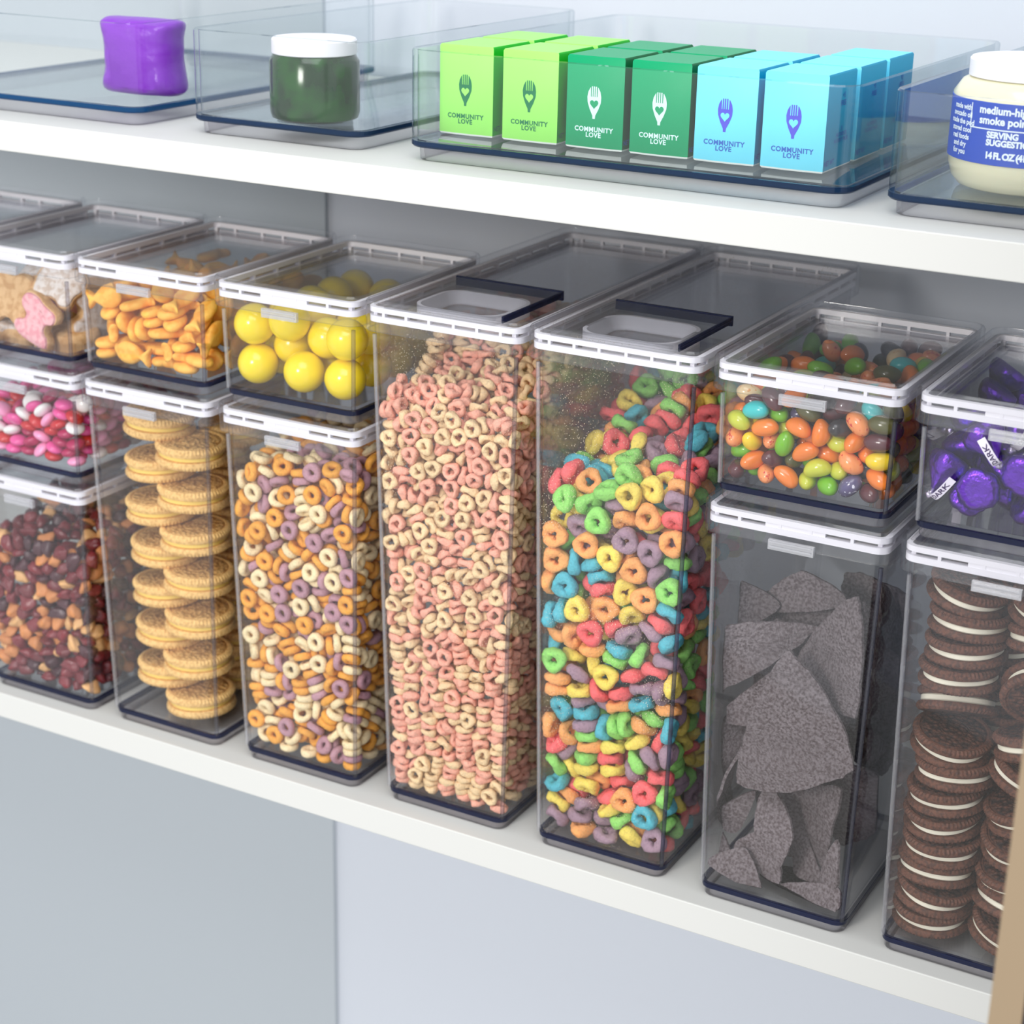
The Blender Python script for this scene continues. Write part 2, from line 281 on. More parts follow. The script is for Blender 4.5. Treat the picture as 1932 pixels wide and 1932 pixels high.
# ------------------------------------------------------------------ settled poses of the loose pieces
# millimetres times five, then the turn about x, y and z in steps of four degrees
DATA = dict(
pink=[19,-15,1277,-23,0,45,196,-12,1143,25,21,2,198,-13,1196,22,17,44,113,-12,1154,23,8,0,84,-14,1262,-23,-1,-45,187,-8,942,22,17,44,-10,-14,1222,22,-13,-45,
142,-9,1000,-23,14,45,-58,-14,1246,-23,1,45,87,-13,1202,23,11,0,57,-6,922,-18,-19,-5,-45,-12,1120,-23,10,45,-120,-13,1206,22,-3,-45,-110,-14,1258,-22,
9,0,201,180,1348,5,-15,18,17,-11,1070,-23,-8,-45,-64,-10,1059,22,-9,-45,145,-13,1206,44,22,21,-123,-12,1147,23,10,0,198,92,1318,-6,0,39,205,12,770,20,
21,-25,-72,-13,1183,23,7,0,215,2,1246,-23,11,-23,15,-12,1123,-24,20,43,199,9,892,-29,-10,24,42,-14,1230,-25,-21,-42,167,-3,702,22,4,45,195,-9,1002,23,
-10,0,-32,0,1288,7,6,-6,93,-3,686,23,12,0,78,-4,738,-22,18,1,-57,-7,876,-22,6,0,-171,-8,923,-22,-3,0,-195,-10,1053,-22,-10,0,-196,-13,1188,-23,7,45,17,
-9,1017,-22,-8,0,-196,23,1320,-32,-19,28,-13,-9,973,22,8,45,-9,1,524,-22,16,1,-95,-11,1102,14,22,37,195,1,1280,35,11,26,67,-10,1033,22,2,45,-103,60,
1327,-42,-10,30,213,334,1402,-25,10,-27,-5,347,1438,39,-1,-31,204,27,688,23,-19,22,72,5,334,24,18,1,20,3,397,-23,-5,-45,-58,0,543,-23,-16,-44,168,-4,
759,-23,17,44,56,-9,981,-23,-18,-44,-24,58,1340,7,-1,19,-9,-2,647,23,13,0,106,143,1340,-3,-10,36,-7,16,470,-35,-2,0,-83,-4,739,-23,-1,-45,-132,-4,771,
23,-2,0,-58,6,824,44,-14,-26,215,224,1228,-23,6,-23,-55,1,989,12,16,42,-57,3,423,-22,15,1,-9,3,1156,43,-4,8,156,169,1336,0,-16,3,28,9,750,-12,19,-1,15,
20,1303,20,-9,-42,204,650,1490,-45,17,-24,120,0,1054,33,9,-37,-187,-2,660,-23,7,45,191,10,850,40,1,5,216,215,1282,24,19,24,-170,9,1284,-24,-15,-22,218,
603,1442,-22,11,23,89,-2,1106,-36,-14,-29,3,304,1403,-29,8,-3,127,7,226,-21,-19,-1,99,14,479,10,4,41,-84,-5,792,-23,-15,-44,96,184,1364,-43,-5,-36,-88,
8,142,22,-13,-45,186,13,657,1,-8,-31,-172,-4,736,-22,-14,0,-7,-4,740,-22,11,0,175,22,125,-45,-14,-28,-176,8,175,-23,13,45,-91,-7,917,-22,-15,0,115,-6,
834,23,-5,0,-43,230,1369,15,-1,-17,-98,319,1429,-34,10,-4,186,15,606,39,-2,4,-34,269,1399,0,4,36,175,26,59,45,0,33,170,11,810,35,11,33,-169,589,1465,
-13,-10,45,-191,-6,860,22,-2,-45,213,69,1141,-23,-17,-22,203,54,1281,31,-5,10,-14,20,224,-6,11,7,-128,5,319,-21,-19,-1,182,19,424,-1,-1,-6,-61,9,933,
-42,17,17,207,66,852,-21,-19,21,-212,4,1103,-22,-8,-23,177,-1,1237,34,-2,-5,7,10,831,-42,-9,-20,-200,417,1455,40,5,-34,-180,12,326,0,-19,-18,-103,8,
836,5,-18,-16,198,394,1450,3,20,5,52,134,1352,36,3,-4,-185,192,1375,-11,-2,-15,198,347,1431,36,-13,4,217,300,1361,23,-17,22,-113,9,96,-24,19,44,212,80,
1089,23,-2,22,171,60,1304,9,-6,-44,124,6,1232,36,1,9,150,9,95,-22,5,0,-129,16,420,-35,3,-45,141,8,857,-37,-15,-43,-198,4,1144,-9,-1,-20,214,88,1194,22,
-11,-22,216,664,1317,-21,18,24,32,7,876,-36,11,43,199,220,1366,3,8,31,195,10,1060,38,3,6,81,357,1404,29,-10,34,157,6,1050,22,19,22,32,22,618,-8,5,-13,
93,5,988,11,15,23,185,245,1392,-45,8,-37,-10,9,919,42,2,0,34,378,1417,-3,1,-24,204,215,691,-22,5,23,215,298,1239,21,-19,-21,-60,353,1449,-40,-2,26,63,
9,839,38,0,-1,-68,152,1360,2,-9,24,128,20,401,-2,2,23,-182,19,429,1,0,33,214,186,1187,-23,14,-23,-19,14,685,2,9,-45,-185,232,1398,2,2,35,68,23,189,44,
-1,19,208,108,902,-23,-2,-22,-88,18,372,18,9,-16,147,16,543,20,-15,-20,213,370,1132,-23,-10,-22,-115,8,970,39,-7,4,68,5,1068,-41,-5,-38,-16,473,1436,
39,5,-14,-164,14,616,-4,0,26,48,5,1112,-19,-10,25,64,45,1285,-40,-2,-34,186,18,500,-40,-7,-11,-190,10,821,44,-1,-26,76,11,878,33,-8,8,-121,48,1303,-39,
-9,30,102,108,1313,-39,-11,-23,30,331,1396,31,6,-38,203,505,1452,-7,-6,29,60,149,1367,0,10,15,114,449,1432,8,-1,26,-32,12,792,37,-5,6,214,273,1191,22,
-17,-22,148,200,1358,-15,-12,-5,-133,16,465,-1,10,-26,217,689,1365,-23,-4,-22,-89,9,1016,-25,6,-22,-43,327,1421,42,2,-4,-42,50,1322,-7,2,-24,-68,21,
298,0,0,9,218,538,1405,-23,-4,-22,148,350,1414,-1,2,31,112,20,257,-1,-11,-14,121,15,611,26,-5,21,76,10,797,-14,-4,11,-84,683,1478,42,12,-7,-161,5,1086,
42,-5,-12,172,1,1288,14,0,-29,-185,18,568,3,-3,41,-104,530,1442,37,-8,-15,207,160,1119,-27,7,-24,-144,6,1064,1,6,27,111,15,569,43,1,-18,-109,22,185,40,
9,-37,179,22,271,1,-1,-32,63,61,1303,-5,2,12,160,4,1117,21,-19,24,103,14,1267,-25,3,34,215,380,1242,22,0,-22,-188,11,971,23,-12,-23,72,18,395,45,8,24,
-6,20,418,-10,8,15,87,17,522,-6,10,-4,-84,553,1453,-37,-4,-38,203,26,1172,29,-7,13,1,21,291,-42,-7,38,47,258,1382,-40,-11,25,-155,56,1307,36,-11,-39,
-173,23,216,-43,2,0,-78,15,590,-11,5,-14,-194,10,784,22,-2,-13,195,5,1037,-39,5,37,173,599,1457,18,-8,7,91,409,1423,0,-8,-28,203,452,1441,-43,-1,-39,
105,8,952,-4,2,24,-58,25,102,45,0,-41,132,11,722,-11,-9,-1,99,558,1452,43,-7,-19,35,16,565,42,0,22,-207,668,1486,26,14,-9,-120,16,593,42,-7,-34,-210,
22,990,22,-10,23,3,87,1334,-7,-14,20,-194,1,1272,-22,-14,-23,-195,243,1418,2,-1,-38,-72,14,658,-37,6,-33,158,15,894,1,2,33,39,17,1158,10,13,-33,-192,
273,1434,45,6,21,188,34,726,5,0,45,201,549,1360,43,2,22,-67,13,696,6,1,44,-149,8,981,3,-6,-20,-125,12,1014,36,-12,-30,-23,629,1476,41,-4,-2,-104,14,
682,-13,-12,-29,188,129,710,18,3,-6,-112,205,1365,-6,2,36,18,24,168,0,0,14,185,17,555,-1,-1,-16,203,63,649,-23,-2,-22,208,184,921,21,19,-24,-156,11,
1019,-16,-18,-26,215,53,1235,-23,17,-23,176,86,81,0,0,-42,1,23,190,0,0,39,-40,19,385,0,0,-32,152,17,467,44,0,-6,-99,17,515,-42,0,23,27,13,684,40,-1,21,
-209,8,939,-23,2,22,99,25,774,10,-4,-11,219,703,1465,4,-22,-4,-218,555,1445,-26,20,19,-181,17,496,-44,0,26,83,20,616,-42,0,-32,-160,8,873,-17,1,-12,
149,659,1469,36,4,0,-131,17,389,9,3,-45,203,116,637,-23,3,-23,131,23,656,5,8,39,203,468,1218,39,-12,7,29,14,709,-3,-4,10,213,230,1158,-22,-16,22,115,
82,1292,-33,-9,43,-27,17,1069,9,2,34,-61,94,1348,11,0,11,-73,34,1292,-32,-9,2,-135,16,560,6,4,-34,39,16,543,-43,-2,-14,-127,16,719,34,-8,6,-105,9,949,
-40,8,-43,-139,97,1335,-35,-1,16,119,9,910,4,2,-32,-26,549,1439,38,7,4,-126,21,282,1,2,-39,-202,15,611,-23,-6,23,207,184,868,22,-11,-22,-14,14,847,37,
6,17,-217,90,1326,-22,17,-22,-168,637,1469,-44,-18,-36,147,16,597,-21,11,-19,-188,17,691,-43,8,27,193,23,962,-39,9,34,-148,333,1422,6,3,41,148,17,500,
9,-2,-20,38,536,1429,31,-11,14,128,10,1113,25,2,30,-135,18,355,40,-10,-8,206,165,814,-20,21,25,140,11,805,-34,-10,-14,217,353,1352,-30,22,-30,116,9,
932,4,2,-34,-107,10,1269,7,20,27,11,12,793,12,9,-38,-139,15,881,29,-3,-14,189,336,1312,42,8,44,103,15,869,32,6,20,-91,278,1384,-38,-2,-36,71,13,1148,
-15,20,-11,43,18,454,-45,-1,-7,22,16,598,1,-9,45,-14,10,897,-41,0,35,176,300,1394,-9,-14,4,-164,3,1231,26,8,-23,190,50,815,35,-9,-12,52,429,1425,33,12,
-19,-176,26,110,1,-5,-42,180,21,315,1,0,-45,96,19,423,2,-3,-32,47,19,476,-1,-1,7,-192,184,1354,-7,-8,-24,5,14,955,-22,-4,0,198,155,1229,-36,3,-41,47,
10,800,-8,-13,1,126,21,312,2,1,-39,58,195,1377,6,-8,-17,177,23,184,-1,-1,-13,-118,23,217,-2,-1,16,183,59,446,2,1,-35,-26,18,582,-11,2,23,205,117,836,
-21,-13,21,-30,10,1183,-11,-4,32,91,284,1365,-1,12,-10,99,604,1466,38,8,-44,-162,9,1125,22,-13,25,78,16,593,42,2,21,-141,21,670,32,-3,9,101,26,59,-45,
0,-13,-174,27,81,0,0,38,-5,17,571,-5,-10,6,-159,15,1178,-23,3,23,1,672,1456,5,-7,-12,178,23,227,-1,0,8,-133,17,536,-39,4,-35,-109,14,645,34,-7,-27,202,
345,1263,-10,8,38,-215,1,1269,-22,12,-22,-63,27,59,0,0,-24,184,18,533,0,1,16,194,195,954,1,-8,-9,21,546,1443,30,9,25,56,703,1467,41,-2,-32,54,29,124,
45,0,-34,127,23,167,-1,0,-32,-179,22,288,-4,2,-22,17,21,337,-44,-2,-1,14,19,359,-43,0,-19,194,117,1039,44,-11,-20,-122,29,59,0,0,-38,47,28,102,0,0,-35,
-54,26,189,45,0,-29,167,14,637,42,-8,-25,-145,2,1251,13,19,10,9,55,1309,37,1,8,-71,22,254,0,0,-18,178,20,337,1,0,44,202,411,1417,-40,-1,-4,-143,248,
1372,7,2,3,195,28,1074,37,0,2,-48,17,499,2,4,4,-141,38,151,43,-2,-4,123,23,189,0,-1,33,-41,19,363,0,0,-13,-183,16,520,3,0,26,186,162,656,41,2,25,-34,
13,764,-38,5,-40,-180,551,1431,6,-1,-16,177,214,168,0,0,-35,55,21,297,-1,1,45,183,215,449,-8,-4,40,95,22,445,-42,1,38,-51,15,618,35,-3,18,202,549,1212,
-39,18,-29,203,413,1269,-28,-18,-28,21,9,1200,23,-4,0,-19,21,277,-44,7,1,182,19,402,45,-1,-14,-185,17,545,41,0,-16,129,313,1382,-4,10,-17,124,22,334,
-44,-2,-18,125,20,378,-43,-2,-22,200,320,1148,6,-10,-12,-202,328,1428,-43,-8,21,17,102,1324,0,-15,12,-125,22,238,2,2,-31,-178,26,262,-44,3,-9,178,19,
380,1,1,45,199,355,1297,-41,8,-32,197,158,1004,41,-13,-4,157,9,1175,22,6,45,-199,9,1214,6,-10,-31,-131,445,1436,-4,3,-40,197,10,1122,23,9,0,49,35,59,0,
0,-31,1,25,124,0,0,30,67,26,363,-1,8,22,149,18,445,44,1,19,200,587,1234,-10,12,20,1,251,1374,-6,-6,-31,-25,133,1338,40,3,39,-150,394,1428,-44,1,40,178,
128,236,44,-1,-37,200,228,495,22,17,-23,198,522,1334,4,-2,-2,200,122,1306,41,-4,29,-40,35,319,0,0,-39,-66,18,482,-4,2,-17,186,23,576,45,-1,-22,184,66,
603,-9,5,-40,-65,14,634,41,10,37,201,534,1298,27,-9,43,122,24,145,-1,0,-35,51,22,253,1,0,-13,184,181,515,0,-4,-29,200,505,1232,-44,14,33,-103,296,1397,
-6,4,14,178,149,171,-2,-4,29,53,21,275,1,-1,-1,-31,433,1429,-5,-10,-18,107,25,124,0,1,-5,-151,667,1460,15,10,-10,24,614,1436,12,-12,-14,177,23,205,0,1,
26,-88,33,338,-44,-8,19,32,122,1321,-16,1,36,-90,264,1367,39,4,12,-17,621,1456,40,3,14,-10,34,59,45,0,-28,-6,25,102,0,0,43,181,124,420,6,4,-10,-125,14,
630,-33,-2,26,-149,323,1402,-4,5,14,-77,9,1159,-3,-22,-19,62,34,145,0,0,-24,178,228,197,-4,4,11,180,131,335,44,-8,-20,123,19,527,-21,16,23,201,124,
1267,13,-9,17,120,20,356,1,2,39,179,22,358,45,-1,-14,198,522,1154,13,-12,-1,-178,24,779,-22,-10,31,201,257,1361,-20,5,4,-64,28,211,0,0,-1,49,23,232,44,
-1,17,189,248,994,-19,2,2,193,97,996,-34,-4,-39,-202,608,1461,40,-13,29,-12,27,81,0,0,28,180,223,295,5,0,44,-38,14,718,44,-13,-43,48,23,210,-1,0,37,
203,717,1410,-22,4,-45,196,55,985,-44,11,-36,172,22,249,44,1,13,180,74,331,1,-2,11,188,163,687,-9,0,14,192,28,925,-3,11,21,-173,31,131,-3,-5,-31,163,
22,292,45,-1,-14,-122,133,1332,7,-18,6,194,108,1016,41,-11,-16,198,165,1284,-4,-9,-11,-39,33,167,-45,0,12,179,71,296,40,-7,-12,202,112,1142,-23,5,-31,
-181,34,364,-45,0,45,185,72,556,44,-1,4,199,556,1162,-36,15,-22,188,161,728,8,-11,-31,189,89,782,2,-1,45,-167,118,1333,35,2,-30,-71,22,276,-45,0,33,
212,330,1098,-24,20,-24,197,397,1188,7,-4,-31,201,578,1338,-1,-4,22,204,643,1406,9,4,-29,200,146,1187,-12,14,43,151,522,1446,-40,-6,-40,100,25,102,45,
0,-35,197,448,1176,-39,-3,-5,197,99,939,-33,-5,-14,9,26,146,0,0,34,179,231,331,2,8,-19,-117,21,497,-43,2,10,186,194,609,-6,0,34,188,145,972,-3,6,24,
154,26,934,21,11,22,94,25,81,0,0,-39,175,218,59,45,0,29,175,142,81,-45,0,-41,16,40,244,24,-7,15,203,655,1447,5,5,24,-78,8,1223,-23,4,45,177,41,159,-43,
1,40,49,25,498,-1,1,29,19,34,658,44,2,-31,75,323,1369,21,-1,0,175,115,59,0,0,29,-43,36,146,45,0,-17,212,203,1075,23,14,23,117,31,1261,25,5,-9,142,239,
1359,34,-6,20,176,166,131,2,3,-12,106,30,276,11,-4,-33,191,270,1103,8,9,-26,203,638,1376,-42,7,-41,-10,13,1015,-19,-3,5,101,371,1399,27,2,39,-175,34,
59,0,0,2,180,172,296,40,2,5,181,73,376,3,1,-11,-127,20,830,35,16,24,200,470,1320,-4,-1,37,49,648,1452,-7,6,2,-65,27,80,0,0,4,182,169,448,-4,-4,34,183,
61,470,-1,0,11,184,157,473,-44,1,-10,81,21,720,24,-7,1,203,446,1276,-22,4,12,199,238,1327,40,4,0,199,90,1265,-31,-20,10,177,76,177,1,-1,-29,-125,26,
260,43,-1,17,185,173,579,-2,1,39,201,466,1341,-45,-5,15,196,76,964,36,8,39,181,272,329,-38,1,-3,179,110,297,-2,-8,-18,-182,34,385,0,1,10,195,540,1257,
-6,-2,-20,203,479,1283,23,-12,12,194,634,1346,-45,7,43,200,408,1307,43,-1,26,192,60,924,34,6,8,-178,470,1433,-10,-5,-12,120,603,1449,-38,8,-21,-107,21,
1055,-12,4,33,109,21,1026,-37,-15,5,25,8,1253,22,-9,-45,179,74,265,44,-1,-5,181,170,421,39,6,-34,184,124,491,0,2,-22,189,123,762,19,-1,0,78,535,1424,
37,13,0,-180,73,1308,-13,9,-22,-26,8,1233,23,-10,0,181,182,338,-44,5,24,38,24,519,-44,1,-33,185,120,578,43,0,-39,-146,203,1340,44,-8,-35,-71,604,1439,
-45,-6,-18,177,207,255,-42,4,32,179,160,277,41,-4,-13,44,32,432,0,-1,0,-183,30,451,0,1,-3,-74,27,462,5,0,22,199,664,1236,37,1,-42,200,632,1261,15,-1,
-35,196,35,1112,-21,3,2,200,201,1333,17,6,-1,181,124,396,-2,-7,26,184,70,513,1,-1,-16,200,264,538,22,-11,-22,185,181,554,1,-4,19,-203,403,1423,41,-3,
36,192,198,1124,21,19,-2,184,170,1305,-3,-10,-14,182,202,390,-37,2,-3,184,126,513,-43,-1,8,197,387,1168,-37,1,-39,189,99,802,-43,-1,45,105,71,1275,14,
-3,38,179,75,243,44,0,10,191,192,749,7,5,-29,200,458,1362,-2,-4,22,191,167,1027,35,-9,5,75,35,167,0,0,-39,178,156,255,-3,4,13,178,130,214,-1,0,-23,183,
226,572,3,-6,-26,200,615,1241,34,11,18,-87,18,759,-29,-22,-39,203,266,1270,-10,6,32,199,168,1250,-35,-2,-34,176,217,146,0,0,-6,-116,25,882,29,-7,-15,
185,56,1030,-39,2,-41,185,212,541,2,-4,16,-55,176,1346,3,-8,22,12,42,1272,26,-3,-45,178,76,221,-1,-1,-4,182,72,420,43,-3,27,-85,36,560,-42,-3,24,196,
344,1201,3,10,-43,192,196,997,-15,-12,41,201,438,1379,5,0,-5,-152,35,943,-43,-4,-32,23,204,1362,32,-1,-26,175,271,124,45,0,-45,166,117,676,-4,2,-1,197,
476,1162,-8,2,40,74,34,635,42,1,19,200,333,1177,-1,11,41,201,597,1318,-1,-4,29,188,84,760,43,-2,-19,188,234,1109,-6,-12,21,-102,621,1449,-45,-9,-13,
-30,685,1471,25,7,17,175,271,81,-45,0,4,177,271,153,-3,4,-35,-66,31,233,45,0,39,184,71,535,-45,-1,-12,178,163,766,8,1,-23,187,62,886,-2,4,34,189,181,
1073,-17,21,-11,197,466,1405,43,13,22,176,164,108,-4,0,-44,185,126,557,44,-2,30,191,150,876,1,16,-31,202,385,1386,12,-10,-41,-136,299,1367,41,-5,-8,
187,37,1000,-11,-3,28,188,70,740,-2,1,-1,122,52,1079,-7,1,6,123,191,1312,24,18,25,202,526,1438,-42,9,-25,175,218,81,-45,0,-8,182,248,418,-38,-5,8,181,
137,378,-4,6,-34,186,84,591,-44,10,-23,186,205,640,40,-5,26,-50,39,124,0,0,36,176,60,134,0,2,20,176,113,130,44,-4,26,-34,35,341,0,0,21,200,593,1289,-3,
-5,43,53,38,748,-41,-4,-14,-57,31,885,15,3,-26,-3,197,1333,41,-4,-13,176,218,102,45,0,-20,-116,38,1107,33,-10,-17,177,95,154,44,0,15,176,269,175,-5,-1,
40,179,33,775,-29,-9,-20,195,694,1419,19,-13,3,-93,344,1423,33,9,-33,94,668,1453,-43,-15,15,173,271,59,0,0,-45,-89,44,155,-11,12,20,182,268,271,-35,-7,
-8,182,230,433,3,8,-17,197,422,1139,6,0,0,191,211,839,40,-5,-40,-57,27,996,39,-19,-12,41,35,80,45,0,-23,24,28,317,0,2,-39,199,403,1328,-1,-2,16,96,227,
1339,27,4,-2,197,492,1407,-12,-5,-2,160,47,1084,23,7,-27,176,218,124,45,0,26,-77,25,424,-22,-21,3,180,73,398,-3,-1,37,207,580,1395,24,2,-30,202,423,
1397,2,-4,10,195,139,1071,-28,1,5,-199,282,1400,4,6,-10,-103,694,1470,-40,-11,35,92,249,1348,18,2,40,-115,47,303,-9,3,-1,-179,33,407,0,0,23,-130,36,
453,-36,5,-8,198,277,1081,-6,-10,16,-114,156,1338,-29,13,-13,191,274,1290,-12,0,25,-124,523,1423,-44,11,19,109,704,1464,-11,1,39,178,255,233,-40,2,39,
-178,32,240,1,3,-6,174,204,233,44,5,20,181,84,356,44,-3,22,-201,307,1387,-37,3,-2,204,671,1482,30,-9,39,-125,37,118,-31,5,-37,186,139,602,44,0,-43,201,
555,1293,19,3,-1,-200,177,1335,-9,7,-5,-198,354,1417,8,-8,11,-5,230,1355,-39,5,15,-126,703,1464,-37,10,8,-18,33,433,-33,-5,-34,183,70,491,-44,1,-39,
182,125,535,2,0,6,197,416,1204,-39,-6,-26,-208,38,895,22,14,22,-171,44,1264,11,3,-3,67,128,1279,36,7,18,105,44,1056,-7,-1,2,-115,25,1164,-22,12,-21,
-216,44,1300,23,-7,-23,-73,11,1096,-35,-22,-32,153,497,1434,-38,-5,-45,171,103,102,-45,0,10,181,155,363,-5,-5,33,178,185,405,37,3,-40,125,34,674,9,-2,
-34,174,271,102,0,0,26,175,76,199,1,-1,-22,-183,34,475,-44,1,4,-68,34,1048,15,14,17,-45,32,1134,38,8,-34,75,9,1201,-25,-19,-43,74,51,234,-22,-11,36,
182,259,400,8,3,-4,209,279,956,25,21,25,152,114,1299,-2,14,11,139,34,984,15,3,-13,181,276,358,2,8,-19,175,207,367,37,-3,40,199,687,1225,0,8,-23,73,33,
657,45,3,34,119,44,746,32,4,10,189,45,1179,-15,9,21,-39,39,535,15,-9,30,-186,36,642,-44,-9,-25,-135,39,916,6,-1,44,-143,36,830,-17,-8,9,-197,241,1352,
43,-2,-10,179,323,303,0,-2,19,189,327,1098,-22,-11,-23,193,650,1272,-38,13,41,190,699,1289,0,0,40,59,32,936,44,2,0,-61,657,1437,-14,12,-24,-82,446,
1419,44,1,-42,186,241,590,-6,3,9,56,160,1300,28,-2,38,111,553,1429,4,-6,-32,-170,35,710,37,-2,4,135,28,739,8,12,39,-147,46,779,19,10,9,-113,32,796,36,
-3,26,195,118,1087,-29,6,0,16,44,1065,-4,-9,25,117,58,1114,34,-14,1,176,260,208,-40,0,44,166,322,280,-43,-1,2,187,317,667,6,2,-25,-187,49,822,24,5,2,
79,44,908,-3,2,-6,180,147,944,-39,-4,-28,-195,12,1049,-22,-3,0,-86,52,1248,-31,-13,-37,68,37,994,-32,8,44,136,44,94,20,8,-12,182,270,381,-8,1,-43,191,
221,1290,45,-20,-1,-18,380,1427,-1,7,-11,57,29,959,0,-2,-38,165,351,1394,-43,-1,-30,-148,318,1381,6,-2,-38,189,264,673,38,8,30,-196,256,1371,43,-1,-8,
-98,675,1437,-41,3,39,32,473,1418,40,7,-39,-129,27,1093,45,-15,-31,-16,608,1437,5,-3,-29,166,127,187,41,1,-42,166,181,218,-45,5,23,8,42,381,0,3,30,-38,
30,599,11,2,-25,16,49,937,-8,-16,-4,193,243,914,19,-3,1,-60,38,848,2,2,-14,183,317,1265,18,8,-17,41,287,1370,38,4,-31,122,21,1183,-14,-17,4,-95,47,102,
3,17,44,168,119,441,38,2,-43,179,233,1045,40,-13,-20,21,167,1333,-17,4,11,35,142,1299,-2,-18,18,-186,30,912,-24,20,21,-114,24,1217,24,-3,-24,-180,42,
182,-22,-10,-11,130,56,248,-15,8,-44,187,216,988,17,6,-1,-78,35,1175,16,-6,-41,-49,321,1401,-4,-1,-18,146,71,59,0,0,42,-144,53,187,-22,-2,-24,196,424,
1116,-40,2,-6,174,267,960,-29,-2,12,183,699,1268,0,0,6,-100,49,1118,-30,0,36,160,562,1441,37,-13,-16,164,178,196,41,-3,-11,-71,256,1336,36,0,-13,175,
171,1146,-29,-13,-39,169,395,1420,-7,-16,15,176,323,124,45,0,39,-51,64,404,38,-5,13,-56,194,1332,-6,-6,39,171,27,866,45,-5,-20,183,636,1436,-40,5,24,
133,632,1446,0,-10,12,179,356,1372,-1,-2,-8,67,584,1430,42,-13,35,-198,29,1226,35,5,6,123,76,134,2,0,6,11,90,527,-7,7,-39,197,595,1196,41,0,31,206,222,
795,25,-21,20,-201,232,1332,3,-1,-43,-101,219,1349,3,7,-28,-25,42,1035,-9,-10,41,1,68,995,32,4,5,94,151,1324,-37,7,-1,-93,94,1307,38,-11,45,-149,614,
1425,-9,2,2,153,146,1299,13,-8,43,172,323,59,0,0,-39,-199,450,1429,37,8,3,120,63,930,1,7,-44,-211,49,1055,-23,-9,23,67,64,319,-44,7,40,-5,47,548,37,-4,
33,-27,87,1027,34,2,31,194,268,1006,27,8,4,29,27,998,33,-19,-24,8,26,1097,-6,-13,4,-12,24,1117,12,14,-38,176,78,1058,-6,11,43,-41,35,1272,37,3,32,-47,
77,1287,-29,-10,42,-81,86,434,-37,3,-29,-37,88,461,-43,-1,18,13,63,471,9,4,35,-167,41,595,41,4,-44,-11,49,636,-2,0,37,199,698,1207,38,5,-37,-78,34,710,
-44,6,25,183,699,1334,-1,1,-28,173,203,1028,39,-5,6,104,61,946,6,3,-30,59,25,1037,34,1,-40,187,291,1362,-19,2,18,177,71,1212,38,12,14,122,45,212,5,-3,
-40,96,52,282,1,-11,-16,-111,66,386,-5,6,32,-120,69,533,-39,2,6,197,525,1062,-37,4,-28,196,454,1099,-42,0,10,196,561,1125,-44,4,-9,-19,40,871,44,1,-6,
-201,326,1373,-6,6,-33,187,591,1406,24,12,-29,-122,482,1415,41,1,-11,158,42,1135,32,0,7,188,73,1108,20,-21,-18,142,286,1359,-4,13,20,69,74,203,-33,0,7,
-86,45,427,-23,-16,-42,186,291,911,29,-8,40,-202,116,1305,-43,-14,8,171,198,868,39,-6,16,162,280,1238,41,7,38,-69,502,1415,40,-4,-43,169,109,863,41,12,
20,52,363,1361,19,-17,23,70,195,1341,2,-6,-33,-4,512,1410,34,6,-40,78,55,1208,-9,18,17,-24,45,243,-42,-11,-37,36,87,257,-43,4,-26,-126,66,403,-37,1,
-26,89,43,543,8,-7,37,177,645,1207,5,1,29,21,99,1273,-19,9,-28,-135,35,743,38,-1,2,-101,45,879,6,16,17,176,241,1209,36,2,-40,-49,51,1001,27,-9,2,28,
402,1388,33,-4,39,-6,718,1442,-23,6,0,-54,546,1421,10,-5,41,-55,719,1464,22,4,0,121,27,998,-15,2,35,165,46,1183,6,16,45,83,70,291,34,3,11,166,108,460,
39,-3,36,73,37,679,-42,-2,-23,75,47,716,-29,12,43,-14,43,749,-36,-13,4,-103,350,1390,4,-6,32,-54,28,942,-28,1,36,90,30,1147,-21,10,-17,162,183,74,-22,
-13,-3,6,80,118,14,-12,33,188,306,426,-37,-13,-11,-177,87,466,8,18,-35,183,279,508,35,-1,-37,195,440,1075,-2,3,-23,180,511,1197,39,-2,-18,126,65,706,
-43,2,17,-187,37,730,6,5,43,173,249,1147,39,-12,20,-41,57,1093,34,-6,43,172,154,838,2,-13,36,-25,397,1410,-5,-5,-42,-43,483,1424,5,-8,30,-69,79,278,4,
1,13,164,193,479,44,-14,-16,-210,77,1010,22,-1,23,-27,57,906,-33,-3,44,187,265,642,2,7,43,-5,49,809,-8,16,-37,196,474,1134,-42,-6,10,-188,62,666,41,5,
-11,16,77,684,-2,-2,19,176,252,1190,-36,-1,4,179,143,914,41,7,32,13,49,1176,-22,14,18,134,431,1400,-43,-12,-24,-69,102,1328,34,2,-32,96,37,1202,-26,-1,
-41,-203,715,1452,-25,-6,-44,-197,31,1165,37,-8,-15,29,30,1223,-22,-10,0,170,163,153,-41,-2,8,4,71,207,-1,0,0,163,273,303,38,1,-45,-138,52,438,45,-11,
21,3,54,452,-36,-4,-45,-24,86,497,-11,20,-10,197,606,1153,0,4,-36,-187,76,1132,28,12,5,-8,91,1118,30,18,18,33,76,642,-43,2,-27,165,66,691,2,-10,-6,-50,
238,1311,8,6,38,22,248,1290,-42,16,22,-3,68,1146,12,8,0,-113,61,946,32,4,34,-196,49,1179,-43,-11,-30,67,55,1079,13,-16,-31,185,131,1193,7,16,-26,173,
533,1387,44,2,-17,7,80,340,44,4,-37,46,51,574,20,-18,44,166,57,623,-35,-4,3,-68,52,622,22,-2,-44,-43,53,813,23,3,23,164,113,655,44,4,12,-157,49,874,24,
-5,-41,192,220,912,-27,9,-3,154,58,829,-27,0,-23,-15,40,968,-31,-15,-25,-204,375,1385,6,14,18,192,398,1349,-44,-2,3,-99,49,1019,21,10,44,177,220,1224,
